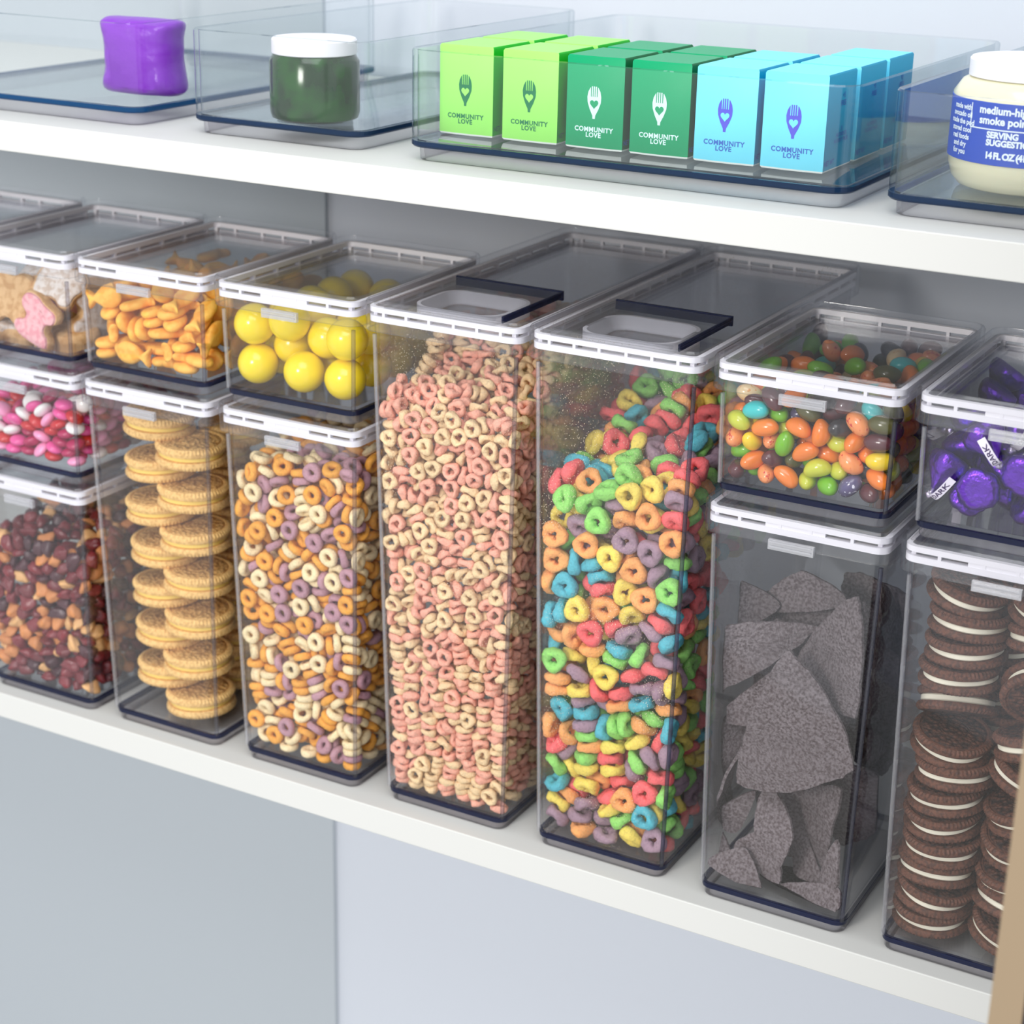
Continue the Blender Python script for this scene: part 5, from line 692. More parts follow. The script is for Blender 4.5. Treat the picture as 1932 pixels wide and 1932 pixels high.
167,35,1,38,154,471,110,-37,-11,26,-45,365,210,0,12,8,-168,481,234,-10,2,7,-43,604,219,32,18,-26,54,259,205,14,5,-15,87,604,207,-43,3,16,-165,194,110,
-44,-6,10,79,390,204,-29,-4,-13,-168,357,229,43,1,-38,26,184,110,-40,8,29,165,601,110,10,-1,-43,-167,605,234,6,-1,-6,12,582,110,-24,2,-7,-167,232,228,
36,5,35,-158,600,110,3,-13,-38,-136,347,109,25,-7,37,-165,468,110,-3,-4,42,21,332,110,-16,6,-29,18,457,110,35,-20,-2,-66,255,156,16,-15,-14,],
nut=[4,161,7,531,-17,14,-41,5,199,18,498,16,11,-12,2,210,54,531,-13,17,-15,2,205,15,449,-34,-14,-6,2,111,6,550,-19,4,-45,4,194,29,131,-12,4,-30,4,191,32,70,
8,1,23,1,207,152,561,17,-7,21,4,206,23,342,11,18,-34,4,194,19,389,-11,-5,8,2,195,18,243,8,1,-44,1,209,377,581,18,5,22,4,67,295,607,-6,-1,-14,1,52,13,
554,-7,12,-30,1,147,13,342,-21,-1,41,4,-58,12,333,26,-1,-45,4,66,166,589,5,-5,-28,1,205,273,566,-39,4,-31,1,28,21,128,6,0,-3,1,-186,261,627,25,-19,-44,
2,-32,12,553,-30,19,26,1,-42,18,181,-16,-6,41,4,25,105,565,-31,2,43,3,208,595,600,-44,-18,36,2,203,577,177,-25,0,-25,4,10,26,198,3,1,37,0,13,16,271,17,
11,45,4,-45,601,665,45,-5,13,3,96,13,242,-23,-17,-4,1,206,488,592,-10,-13,-36,4,-145,14,385,-29,4,-3,2,208,185,442,-24,-10,-25,5,100,527,627,24,-4,30,
5,197,188,230,-24,2,18,0,162,121,555,37,-1,-37,0,206,104,535,-30,-14,26,2,-155,17,126,-16,3,-44,0,198,228,112,4,-8,-20,1,-78,11,551,31,-8,-8,0,192,23,
202,21,-4,-37,1,202,111,248,-23,-7,-18,4,153,23,103,-9,-2,38,1,194,138,184,-6,2,7,3,-78,134,587,-6,-1,-21,5,195,158,113,19,-17,31,3,-122,7,537,15,16,
-6,4,200,433,589,5,-8,36,4,197,28,291,35,-1,30,1,196,105,116,-6,-3,19,3,153,12,473,19,-3,-5,0,206,555,571,30,-16,44,0,206,237,537,-10,18,16,4,115,22,
139,-9,-4,-43,5,86,20,185,18,2,0,4,74,18,325,-9,0,-43,2,210,322,513,26,-13,17,4,-73,62,567,34,-1,2,4,-58,17,383,10,-3,6,0,-77,393,621,-28,-4,-31,3,83,
19,68,-29,1,-3,3,206,337,442,-8,9,20,5,186,200,572,15,-4,37,2,119,463,609,0,-6,-26,3,-117,16,246,10,9,41,2,-138,341,617,-14,6,4,3,206,112,406,-7,3,-21,
2,201,122,343,32,4,-30,0,-10,12,469,-8,7,-2,1,107,227,580,-33,-8,16,0,205,586,439,10,-14,18,3,139,13,223,21,-14,42,5,-114,21,174,-45,17,23,5,-80,20,
217,-25,21,-8,3,201,235,263,9,1,-23,2,53,147,559,3,1,36,3,-82,503,639,5,-2,-38,5,-35,269,600,-40,-1,23,4,163,23,165,-9,0,38,1,-133,18,285,-38,5,-14,4,
195,177,281,42,8,32,4,209,487,491,19,2,22,4,190,336,562,-43,18,-23,0,206,565,509,-15,-20,-35,2,-150,19,205,42,8,-30,5,-102,535,660,-6,-5,-11,2,-84,232,
603,-45,7,-36,3,-30,519,634,-14,-1,-11,2,165,17,304,6,10,-24,2,-163,530,655,39,-5,-27,5,202,194,521,29,15,20,1,197,355,213,28,3,37,2,148,350,589,20,15,
23,5,187,209,158,2,0,-15,5,-39,19,254,27,-10,1,0,203,529,368,-40,3,-20,4,72,626,634,0,-5,-38,5,195,264,140,-43,-13,-18,0,194,345,162,-27,11,6,5,-131,
22,334,34,14,28,2,199,231,203,24,20,13,1,199,335,313,12,7,14,0,201,244,330,29,13,21,5,8,18,393,3,-13,33,0,10,434,614,21,4,1,0,-138,451,645,2,-2,-29,0,
-31,21,133,45,6,8,1,196,425,122,-15,-1,-27,1,199,387,245,42,19,12,2,166,14,422,0,-8,23,0,-81,16,426,-17,3,-5,0,75,14,423,42,6,7,3,208,431,466,-21,-1,
25,2,-149,14,478,36,-2,-6,3,207,469,548,-9,-16,-32,5,115,313,586,42,1,-35,0,-204,84,557,-31,1,-18,5,162,625,612,21,3,-11,1,-44,443,620,-1,5,36,5,192,
601,72,42,5,31,0,202,343,391,-13,-2,21,5,197,69,370,-28,3,-38,4,2,545,634,36,-9,22,2,73,395,608,0,0,-21,5,-205,234,592,26,6,27,5,198,78,319,15,9,33,5,
200,629,485,26,9,-5,1,-93,24,67,41,1,9,2,115,15,400,-35,-2,-32,1,5,19,546,-19,-7,30,4,204,375,534,-30,-1,27,3,-185,305,634,-35,1,-33,3,-178,366,634,
-23,1,-5,2,203,240,489,-1,-10,-33,4,188,427,162,3,-3,7,2,197,620,199,-39,4,-31,5,-63,17,469,27,12,-34,0,202,117,480,14,-11,-13,1,203,523,318,-27,-18,
29,3,203,252,370,-4,4,21,2,196,319,129,-11,-1,10,0,197,399,386,7,-1,-32,0,-132,14,431,45,-11,36,4,21,18,508,4,-5,-3,1,194,64,173,-5,4,34,0,-173,18,167,
-17,-1,-44,3,199,471,332,43,-3,29,1,58,17,383,12,2,-7,2,-107,16,467,-18,12,29,1,42,18,477,-41,11,-35,1,193,268,67,3,-3,-19,5,198,367,348,-37,2,31,2,11,
24,65,-3,2,9,2,203,387,445,-36,-2,30,2,202,245,409,40,6,-8,0,183,222,69,-40,2,40,5,199,281,443,45,6,45,0,46,475,606,1,2,-38,1,-141,147,584,-8,0,18,1,
-54,22,95,-39,-7,-31,0,185,531,142,-3,1,-42,5,-80,21,287,-24,-1,16,2,154,18,264,6,3,36,2,29,19,350,45,3,10,4,101,164,553,-14,-5,-29,0,202,434,511,19,
11,-31,1,-101,188,593,-45,8,-18,1,193,470,192,44,-1,-45,4,195,96,444,-2,-7,-6,3,188,429,66,41,-2,-9,3,45,25,95,-3,1,37,2,24,19,437,45,-2,10,2,125,84,
533,21,-3,-16,2,196,327,268,39,0,7,3,200,189,327,-45,-8,30,1,201,625,389,-37,2,-20,1,200,419,343,13,4,30,2,132,567,608,11,-12,-17,2,197,349,92,-12,13,
-21,2,201,434,298,-32,-4,29,5,198,56,420,6,-2,-26,5,195,579,126,19,11,24,0,198,195,395,-27,8,14,1,201,631,533,-40,-4,5,5,-44,175,580,-16,0,1,5,188,118,
72,-43,4,34,5,201,536,417,27,8,21,5,-41,222,582,14,-13,-36,5,196,385,298,-30,7,34,0,-30,20,428,34,-11,-28,4,-131,256,607,42,1,2,0,-190,20,96,-44,-9,
-42,4,189,482,125,-3,0,-31,0,8,23,316,13,3,28,1,18,610,625,36,2,35,1,-48,131,562,8,0,-31,0,203,485,445,10,0,21,5,164,299,574,6,-5,22,5,-159,108,559,27,
13,3,2,98,23,107,-11,3,-31,2,-123,401,624,5,-8,37,5,202,519,535,-17,9,31,5,5,145,574,-9,7,31,4,186,544,66,-43,0,-7,0,-140,28,71,-22,0,-31,1,83,20,463,
43,-1,39,3,191,296,299,32,4,-7,3,119,17,495,38,-6,9,4,202,67,490,2,-13,33,4,188,538,102,4,3,31,4,185,317,235,45,-1,-15,2,199,595,318,-5,4,20,1,197,63,
217,31,-8,3,1,-93,448,629,-1,2,25,1,198,56,262,-41,7,-31,3,198,509,275,-7,-2,30,1,201,226,451,-25,-10,-35,1,54,520,619,23,-1,-28,5,194,278,190,34,0,
-10,2,201,148,383,-6,-8,-42,5,-6,66,555,18,-5,8,4,188,69,93,11,11,34,1,194,299,97,40,7,27,1,199,623,284,8,4,9,2,199,459,260,-32,2,29,4,116,24,295,22,
-2,32,2,123,17,439,44,1,9,4,4,30,163,0,-3,22,0,200,542,248,-24,3,-19,1,101,23,361,-4,-1,41,5,-184,458,648,37,-2,-24,4,-85,32,132,1,4,18,3,-32,23,506,
-43,-7,-20,5,196,489,401,0,-8,-44,1,201,290,394,22,0,-38,4,193,439,230,-41,7,21,0,198,565,289,-8,1,16,5,-183,19,298,6,1,-42,1,198,435,417,38,-2,34,5,
192,124,296,-13,-5,37,4,-111,30,103,1,2,4,4,196,622,346,-6,-6,-20,4,-83,23,510,-2,-3,-4,2,-104,100,569,44,1,-9,3,-51,323,593,-9,3,-44,3,191,514,210,
-41,-1,10,4,141,33,66,-3,-2,-28,1,200,630,432,27,-1,9,2,-101,28,363,16,10,23,3,-32,27,299,6,-4,32,2,53,215,581,38,0,4,1,130,268,565,20,8,24,2,189,378,
65,-2,3,-25,2,-6,26,96,6,-5,-25,5,194,386,489,3,-2,-45,5,80,19,517,-5,-9,19,0,-164,22,550,-40,8,-25,3,132,199,558,22,-8,-20,4,47,29,242,4,-4,23,4,188,
173,474,-38,2,-25,3,110,598,615,16,2,-40,4,170,523,593,-8,-4,11,1,201,278,522,-27,-7,0,2,181,387,109,42,11,9,5,64,32,284,4,13,-29,0,43,264,581,-4,-8,
26,3,78,347,592,-32,-2,-41,1,119,385,591,-15,22,-41,5,-53,368,593,-9,-13,2,3,200,635,578,-13,8,-7,3,5,235,580,-8,4,29,5,194,534,467,30,-6,41,2,196,175,
358,0,5,-11,4,-160,615,647,-17,9,20,4,-204,141,560,-37,7,-25,3,193,575,391,17,5,7,5,-178,190,579,11,-8,-10,3,181,485,65,41,-2,-1,2,-108,375,595,41,-3,
-11,3,1,402,585,35,0,-35,2,117,427,586,36,1,-33,3,193,429,549,-9,2,35,2,-196,22,255,-40,-3,-16,1,-3,479,613,-45,-7,13,4,190,292,338,2,5,-41,3,128,43,
531,-29,6,39,2,123,523,592,-9,5,23,4,-122,317,590,-3,4,23,3,164,580,587,-44,2,17,0,-38,419,588,9,-2,9,0,-120,46,548,25,-7,39,0,58,101,531,9,2,20,5,-67,
566,631,37,1,1,1,163,413,573,4,2,12,5,191,621,155,-36,0,-35,2,-197,12,343,-17,-6,42,3,186,457,91,4,4,-44,3,178,631,252,29,6,-2,4,-30,637,631,16,7,44,0,
181,148,435,-36,8,39,5,192,145,515,-7,2,-39,2,189,446,381,40,-10,27,0,193,596,554,34,-9,27,5,1,297,577,37,4,26,3,176,428,198,-33,0,-3,4,185,297,479,6,
4,42,5,182,579,220,-12,1,-41,5,-203,423,617,40,-13,-24,5,176,110,154,4,4,39,3,-204,31,217,-18,-4,22,2,-17,34,360,-2,4,-28,0,186,263,233,-35,2,-1,0,188,
216,301,6,4,4,4,173,185,192,-41,1,1,5,-6,351,581,26,-3,-16,3,191,341,479,-11,5,6,4,185,572,348,-33,1,-5,0,171,165,69,-40,-3,-43,1,87,70,530,23,6,11,2,
185,491,237,-2,-7,38,2,-27,593,628,-9,0,-14,3,-164,297,602,-3,4,-27,4,157,465,579,-8,0,-42,5,-83,278,588,-30,5,-23,5,-204,555,675,-3,0,-25,2,39,50,541,
3,-6,3,4,177,485,160,-44,3,-21,4,-196,523,637,6,3,13,1,184,482,299,-38,-1,-2,5,65,437,587,-1,1,10,0,163,167,546,5,9,41,4,175,385,183,-44,-1,43,4,-44,
53,217,10,-1,28,4,-164,38,238,-36,-1,-25,1,-205,628,658,-32,10,2,2,-34,46,65,2,3,-30,0,167,195,104,-42,-9,45,2,130,40,197,13,4,-6,2,178,482,364,-1,0,
-2,3,154,51,497,44,5,-14,1,-184,14,450,-4,7,9,5,164,97,517,-14,-12,-24,3,171,89,269,-37,9,44,3,76,155,523,2,1,28,5,-200,18,405,-2,-17,31,3,110,638,598,
-38,-3,43,4,176,96,206,18,-8,13,5,34,564,608,9,-1,-42,2,153,37,393,40,-8,18,2,67,194,551,-39,-4,10,3,-157,490,625,44,-6,18,0,-136,577,646,36,2,-24,0,
49,50,157,37,-4,-21,0,166,318,199,4,0,4,5,0,47,234,39,1,16,1,168,324,67,-41,-1,5,0,174,255,288,44,-5,3,1,51,48,210,-44,-1,32,1,176,582,473,-6,-2,27,1,
-128,535,622,39,-4,-13,0,-73,101,535,9,2,-9,1,-167,258,574,-7,-7,2,3,161,162,147,-23,10,30,5,-201,588,632,-39,-12,-30,5,167,621,108,30,-2,14,4,169,421,
267,43,2,45,2,168,151,260,-35,6,26,5,-68,484,603,-25,-7,4,4,-210,340,619,-41,-21,-44,2,18,188,561,-9,-1,44,3,64,305,570,-3,-4,28,4,-157,384,605,-45,3,
-24,4,-196,10,502,18,16,-44,0,-185,54,68,17,2,-3,2,58,603,600,10,9,-10,0,-197,46,136,34,-2,24,1,168,302,158,-38,-3,3,5,167,539,183,43,1,-33,2,-203,54,
181,19,3,-23,5,155,295,269,24,11,-6,4,47,381,578,1,0,-36,0,-104,597,618,21,-3,6,3,34,62,114,7,4,-41,4,168,316,360,7,2,-41,4,-143,37,504,14,9,40,4,170,
326,414,40,-2,29,3,170,46,456,0,1,-39,3,165,380,150,-43,3,-3,2,162,622,219,-43,-5,27,0,-117,52,217,-38,-16,1,1,165,167,306,-43,6,40,4,20,515,592,-2,-4,
-40,1,173,109,381,-15,0,-4,1,158,211,472,16,-14,21,0,160,376,548,8,-12,-8,0,157,299,528,-37,7,7,5,-161,69,526,-8,-9,-29,5,130,136,522,-22,-9,-36,0,163,
63,138,-5,-3,-36,3,-7,62,141,-7,-7,32,3,90,60,140,-44,-5,12,5,-134,56,145,-8,-8,-42,4,-19,110,533,-2,-3,30,5,154,356,323,3,-10,-27,0,-171,51,329,-15,
-8,-23,3,-155,436,609,-9,-2,39,4,157,622,449,0,7,-42,2,-87,423,596,37,-4,-39,4,-61,53,534,11,2,-45,0,-206,33,548,10,17,-33,1,-141,82,68,-3,3,-17,3,88,
98,65,0,-3,43,2,10,93,65,0,-4,41,3,48,62,65,43,3,20,4,132,88,82,45,-4,40,5,124,140,72,16,3,37,2,124,368,65,3,-2,35,3,130,453,65,1,-3,-39,4,124,507,68,
-4,-3,-25,5,126,618,72,3,5,39,0,-190,97,74,-9,10,-5,5,121,176,112,-27,5,-20,0,126,198,68,28,2,-6,1,123,258,67,41,-2,-13,2,153,369,89,3,0,37,4,160,496,
94,-5,7,17,0,-191,95,121,-44,7,1,1,-46,95,67,41,-2,3,2,33,95,92,5,3,3,3,93,57,81,-5,-1,-9,0,127,227,102,26,2,-5,],
kiss=[-80,34,257,35,-9,4,-184,39,160,39,-8,-20,-88,43,142,22,-17,-44,-151,113,203,-39,-2,-13,-136,104,87,-41,15,-10,20,44,199,-17,20,5,-43,95,194,-14,-4,-16,
-66,156,109,-24,-17,23,-191,560,271,-41,8,16,-31,108,272,42,-16,-18,40,100,87,39,-14,14,-189,240,178,-7,11,-43,-191,465,238,-42,7,11,-190,164,148,35,
-8,-43,-164,206,243,-42,-6,-13,-7,248,87,-39,14,-24,-114,280,140,41,-17,-37,-137,312,225,1,-19,27,-129,216,86,-39,-14,23,-162,461,87,32,8,35,-131,565,
93,0,0,-45,-22,415,86,-39,14,34,-12,596,93,-33,18,-40,116,38,87,-30,-1,-31,169,249,86,-30,3,-20,139,402,86,-30,-3,11,138,585,90,30,-10,-17,-98,487,136,
7,-14,44,-188,625,134,8,10,44,22,150,179,-5,5,18,81,213,108,-13,-10,20,-26,324,111,11,9,-8,-25,503,108,17,3,-5,186,37,146,38,6,19,182,328,108,22,-15,
-22,72,441,109,-1,-18,-43,164,509,110,1,-15,-32,-127,379,90,28,4,-22,-135,603,199,34,-11,-8,37,252,165,23,14,-5,65,341,118,-43,-2,-34,61,625,122,-44,6,
-19,],
)
# ------------------------------------------------------------------ small pieces: meshes
def noise3(p, s, seed=0):
    x, y, z = p[0]*s+seed*1.7, p[1]*s+seed*.9, p[2]*s-seed*1.3
    return (math.sin(x*1.0+2.1*math.sin(y*1.3+seed))+math.sin(y*1.7+1.7*math.sin(z*1.1))+math.sin(z*1.9+1.3*math.sin(x*.8)))/3
def ring_mesh(name, R, r_in, t, wob, seed, nu=22, nv=10, seg=None, oval=0):
    mb = MB(); secs = []
    a = (R-r_in)/2; Rm = (R+r_in)/2
    rn = random.Random(seed); ph = rn.uniform(0, 6.28); p2 = rn.uniform(0, 6.28)
    for i in range(nu):
        th = 2*math.pi*i/nu; sec = []
        k = 1+oval*math.cos(2*th+ph)
        ar = a*(1+.16*wob*math.sin(3*th+p2)); tz = t/2*(1+.14*wob*math.sin(2*th+p2*2))
        for j in range(nv):
            ps = 2*math.pi*j/nv
            rr_ = Rm*k+ar*math.copysign(abs(math.cos(ps))**.8, math.cos(ps)); z = tz*math.copysign(abs(math.sin(ps))**.8, math.sin(ps))
            p = (rr_*math.cos(th), rr_*math.sin(th), z)
            n = noise3(p, 900, seed)*.00022*wob*(R/.006)
            sec.append((p[0]+n*math.cos(th)*math.cos(ps), p[1]+n*math.sin(th)*math.cos(ps), p[2]+n*math.sin(ps)))
        secs.append(sec)
    return mb.loft(secs, closed=True)
def blob(a, b, c, nu=16, nv=10, bend=0, wob=0, seed=0, chip=0):
    mb = MB(); vs = [(0, 0, -c)]; fs = []
    for j in range(1, nv):
        ph = math.pi*j/nv-math.pi/2
        for i in range(nu):
            th = 2*math.pi*i/nu
            p = [a*math.cos(ph)*math.cos(th), b*math.cos(ph)*math.sin(th), c*math.sin(ph)]
            if wob:
                w = 1+wob*noise3((p[0]/a, p[1]/b, p[2]/c), 2.2, seed); p = [q*w for q in p]
            if bend: p[1] += bend*((p[0]/a)**2-.4)*b
            vs.append(tuple(p))
    vs.append((0, 0, c))
    for i in range(nu): fs.append((0, 1+(i+1) % nu, 1+i))
    for j in range(nv-2):
        for i in range(nu):
            A = 1+j*nu; B = A+nu; fs.append((A+i, A+(i+1) % nu, B+(i+1) % nu, B+i))
    A = 1+(nv-2)*nu
    for i in range(nu): fs.append((A+i, A+(i+1) % nu, len(vs)-1))
    return mb.add(vs, fs)
def spline(pts, n):
    out = []; k = len(pts)
    for i in range(k):
        p0, p1, p2, p3 = (pts[(i+d) % k] for d in (-1, 0, 1, 2))
        for j in range(n):
            t = j/n
            out.append(tuple(.5*(2*p1[c]+(p2[c]-p0[c])*t+(2*p0[c]-5*p1[c]+4*p2[c]-p3[c])*t*t+(3*p1[c]-p0[c]-3*p2[c]+p3[c])*t**3) for c in (0, 1)))
    return out
def pillow(outline, spine, t, rings=(1, .93, .75, .45, .12), flat=3.2, wob=0, seed=0):
    """a puffed biscuit: the outline shrinks towards a spine while the thickness grows"""
    n = len(outline); mb = MB(); secs = []
    for sgn in (-1, 1):
        rs = rings[::-1] if sgn < 0 else rings
        for s in rs:
            if sgn > 0 and s == 1: continue
            sec = []
            for p in outline:
                q = spine(p); x = q[0]+(p[0]-q[0])*s; y = q[1]+(p[1]-q[1])*s
                z = sgn*t/2*(1-s**flat)**.5
                if wob: z += wob*noise3((x, y, 0), 300, seed)*(1-s**2)
                sec.append((x, y, z))
            secs.append(sec)
    return mb.loft(secs)
L_ = .0245
FISH_OUT = spline([(.5, 0), (.43, .15), (.25, .26), (0, .255), (-.2, .13), (-.3, .085), (-.5, .24), (-.455, 0), (-.5, -.24), (-.3, -.085), (-.2, -.13), (0, -.255), (.25, -.26), (.43, -.15)], 3)
FISH_OUT = [(x*L_, y*L_) for x, y in FISH_OUT]
def fish_spine(p):
    x = p[0]/L_
    return (max(-.36, min(.25, x*.75))*L_, 0)

def poses(n):
    k = 7 if n == 'nut' else 6; d = DATA[n]; out = []
    for i in range(0, len(d)-k+1, k):
        var = d[i] if k == 7 else 0
        x, y, z, a, b, c = d[i+k-6:i+k]
        out.append((var, Vector((x, y, z))/5000, Euler((math.radians(a*4), math.radians(b*4), math.radians(c*4)), 'XYZ').to_quaternion()))
    return out
def fill(kind, cx, z0, hfull, meshes, mats, weights, name, label, cat, group, limit, seed=1, stuff=None, extra=None, pick=None, scale=1.0, skip=0):
    """settled pieces: the ones that show largest are objects, the rest one heap"""
    rnd = random.Random(seed)
    hb = hfull-.0025; base = Vector((cx, YF+TAP*hb+.002, z0+.001))
    P = poses(kind)
    me_cache = {}
    sv, sf, sm = [], [], []; nb = 0
    for i, (var, loc, q) in enumerate(P):
        ci = rnd.choices(range(len(mats)), weights)[0]
        if pick: ci = pick(i, loc, ci)
        mi = rnd.randrange(len(meshes)) if len(meshes) != 6 else var
        if i < limit:
            if (mi, ci) not in me_cache:
                me = meshes[mi].mesh(name, [mats[ci]]); me.polygons.foreach_set('use_smooth', [True]*len(me.polygons)); me_cache[mi, ci] = me
            o = bpy.data.objects.new(name, me_cache[mi, ci]); COL.objects.link(o)
            o.rotation_mode = 'QUATERNION'; o.rotation_quaternion = q; o.location = base+loc
            if scale != 1: o.scale = (scale,)*3
            lb, gp = label(ci), group(ci)
            tag(o, lb, cat, gp)
            if extra: extra(o, i, ci, rnd)
        elif stuff:
            R = q.to_matrix(); V = np.array(meshes[mi].v)@np.array(R).T*scale+np.array(base+loc)
            sv.append(V); sf += [tuple(nb+k for k in f) for f in meshes[mi].f]; sm += [ci]*len(meshes[mi].f); nb += len(V)
    if stuff and sv:
        me = bpy.data.meshes.new(stuff[0]); me.from_pydata(np.concatenate(sv).tolist(), [], sf)
        for m in mats: me.materials.append(m)
        me.polygons.foreach_set('material_index', sm); me.polygons.foreach_set('use_smooth', [True]*len(sf))
        o = bpy.data.objects.new(stuff[0], me); COL.objects.link(o); tag(o, stuff[1], stuff[2], kind='stuff')
# ---- pink and tan rings
crumb = dict(rough=.75, bump=.0005, bscale=900, var=.07)
def cer(n, c, dots=None, **k):
    a = dict(crumb); a.update(k); return mat(n, lin(*c), noise_col=lin(*(dots or [int(v*.88) for v in c])), nscale=700, nthr=(.5, .72), **a)
pm = [cer('toasted_oat_tan', (244, 212, 164)), cer('strawberry_pink', (248, 178, 154))]
pr = [ring_mesh('r', .0053, r, .0042, 2.1, s, oval=o) for s, r, o in ((1, .0019, .06), (2, .0021, .10), (3, .0016, .03), (4, .0022, .12))]
fill('pink', COLX['pink'], 0, HT, pr, pm, [.52, .48], 'oat_ring', lambda c: ['tan oat cereal ring among pink ones in tall canister', 'pink oat cereal ring among tan ones in tall canister'][c], 'cereal',
     lambda c: ['tan rings in the pink cereal canister', 'pink rings in the pink cereal canister'][c], 300, 1, stuff=('cereal_heap', 'heap of more pink and tan cereal rings in tall canister', 'cereal'))
# ---- orange, cream and mauve rings
om = [cer('orange_ring', (244, 170, 60), rough=.6), cer('cream_ring', (248, 226, 178), rough=.6), cer('mauve_ring', (186, 140, 152), rough=.65)]
orr = [ring_mesh('r', .0062, r, .0047, .7, s, oval=o) for s, r, o in ((1, .0018, .02), (2, .0021, .04), (3, .0016, .0))]
fill('oran', COLX['multi'], 0, HL, orr, om, [.4, .4, .2], 'corn_ring', lambda c: '%s cereal ring in the three-colour mix below the gumballs' % ['orange', 'cream', 'mauve'][c], 'cereal',
     lambda c: '%s rings of the three-colour cereal' % ['orange', 'cream', 'mauve'][c], 300, 2, stuff=('cereal_heap', 'heap of more orange, cream and mauve cereal rings below gumballs', 'cereal'))
# ---- rainbow loops
rn_ = ['red', 'orange', 'yellow', 'green', 'teal', 'purple']
rm = [cer(n+'_loop', c, bump=.0005, bscale=600) for n, c in zip(rn_, ((248, 108, 110), (250, 172, 100), (244, 218, 98), (148, 218, 108), (86, 184, 200), (164, 134, 150)))]
rl = [ring_mesh('r', .0078, r, .0066, 1.7, s, oval=o, nu=26, nv=12) for s, r, o in ((1, .0020, .03), (2, .0024, .06), (3, .0016, .0), (5, .002, .05))]
fill('rain', COLX['rainbow'], 0, HT, rl, rm, [1, 1.1, 1.2, 1.1, .9, 1], 'cereal_loop', lambda c: '%s frosted fruit cereal loop in the tall rainbow canister' % rn_[c], 'cereal',
     lambda c: '%s loops of the rainbow cereal' % rn_[c], 300, 3, stuff=('cereal_heap', 'heap of more rainbow cereal loops in tall canister', 'cereal'))
# ---- jelly beans
jn = [('orange', (240, 130, 40)), ('dark plum', (88, 40, 46)), ('yellow', (240, 205, 30)), ('lime green', (120, 190, 30)), ('olive', (86, 84, 36)), ('speckled peach', (240, 150, 90)), ('dusty violet', (92, 84, 120)), ('yellow green', (200, 205, 60)), ('charcoal', (60, 56, 58)), ('turquoise', (60, 200, 200)), ('cream', (245, 215, 160))]
jspk = {5: (205, 50, 50), 6: (225, 225, 240), 10: (235, 160, 60)}
jm = [mat('jelly_'+n.replace(' ', '_'), lin(*c), .22, sss=.15, var=.06, coat=.3, noise_col=lin(*jspk[i]) if i in jspk else None, nscale=420, nthr=(.6, .66)) for i, (n, c) in enumerate(jn)]
jb = [blob(.0076, .0050, .0048, 18, 12, b, .03, s) for s, b in ((1, .18), (2, .3), (3, .05))]
fill('jelly', COLX['chips'], HL, H1, jb, jm, [4, 2.6, 1.6, 1.6, 1.5, 1.8, 1.2, 1.6, .9, .4, .5], 'jelly_bean', lambda c: '%s jelly bean in the mixed jelly bean canister' % jn[c][0], 'candy',
     lambda c: '%s jelly beans' % jn[c][0], 300, 5, stuff=('jelly_bean_heap', 'heap of more jelly beans under the visible ones', 'candy'))
# ---- button candies
cn = [('red', (198, 24, 34)), ('hot pink', (232, 84, 158)), ('light pink', (246, 158, 200)), ('white', (240, 238, 236)), ('raspberry', (176, 20, 84))]
cm_ = [mat('candy_'+n.replace(' ', '_'), lin(*c), .25, coat=.3) for n, c in cn]
fill('candy', COLX['granola'], HM, H1, [blob(.0063, .0063, .0034, 20, 12)], cm_, [2.2, 2, 1.6, 1.2, 1], 'button_candy', lambda c: '%s candy-coated button sweet in the pink, red and white mix' % cn[c][0], 'candy',
     lambda c: '%s button candies' % cn[c][0], 240, 6, stuff=('button_candy_heap', 'heap of more pink, red and white button candies', 'candy'))
# ---- fish crackers
fm = mat('cheddar_cracker', lin(252, 192, 84), .6, bump=.0003, bscale=500, var=.06, noise_col=lin(246, 168, 58), nscale=180)
fill('fish', COLX['golden'], HL, H1, [pillow(FISH_OUT, fish_spine, .0058, wob=.0006, seed=s) for s in (1, 2, 3)], [fm], [1], 'fish_cracker', lambda c: 'orange fish-shaped cheese cracker piled in a shallow canister', 'cracker',
     lambda c: 'fish crackers in the shallow canister', 160, 7, scale=1.1)
# ---- gumballs
gm = mat('yellow_gumball_shell', lin(250, 222, 10), .22, coat=.4, sss=.08)
BALL_LABEL = {}
fill('ball', COLX['multi'], HL, H1, [blob(.0125, .0125, .0125, 32, 20)], [gm], [1], 'gumball', lambda c: 'big glossy yellow gumball in the shallow canister', 'gumball', lambda c: 'yellow gumballs', 60, 8)
# ---- cranberry nut mix
nm = [mat('dried_cranberry', lin(120, 34, 42), .3, bump=.0008, bscale=350, var=.25, coat=.2), mat('dark_cranberry', lin(70, 28, 38), .35, bump=.0008, bscale=300, var=.2, coat=.2), mat('roasted_nut', lin(214, 140, 82), .55, bump=.0003, bscale=500, var=.12), mat('pale_nut', lin(232, 180, 120), .55, bump=.0003, bscale=500, var=.1)]
rnd = random.Random(7)
nl = [blob(.0078*rnd.uniform(.7, 1.1), .0055*rnd.uniform(.8, 1.1), .0042*rnd.uniform(.8, 1.1), 14, 9, .3, .34, s) for s in range(6)]
nn = ['dark red dried cranberry', 'near-black dried cranberry', 'toasted brown nut piece', 'pale nut piece']
fill('nut', COLX['granola'], 0, HM, nl, nm, [4, 2.2, 2, 1], 'trail_mix_piece', lambda c: nn[c]+' in the sticky cranberry nut mix', 'snack', lambda c: nn[c]+'s', 300, 9, stuff=('trail_mix_heap', 'heap of more dried cranberries and nuts in the low canister', 'snack'))
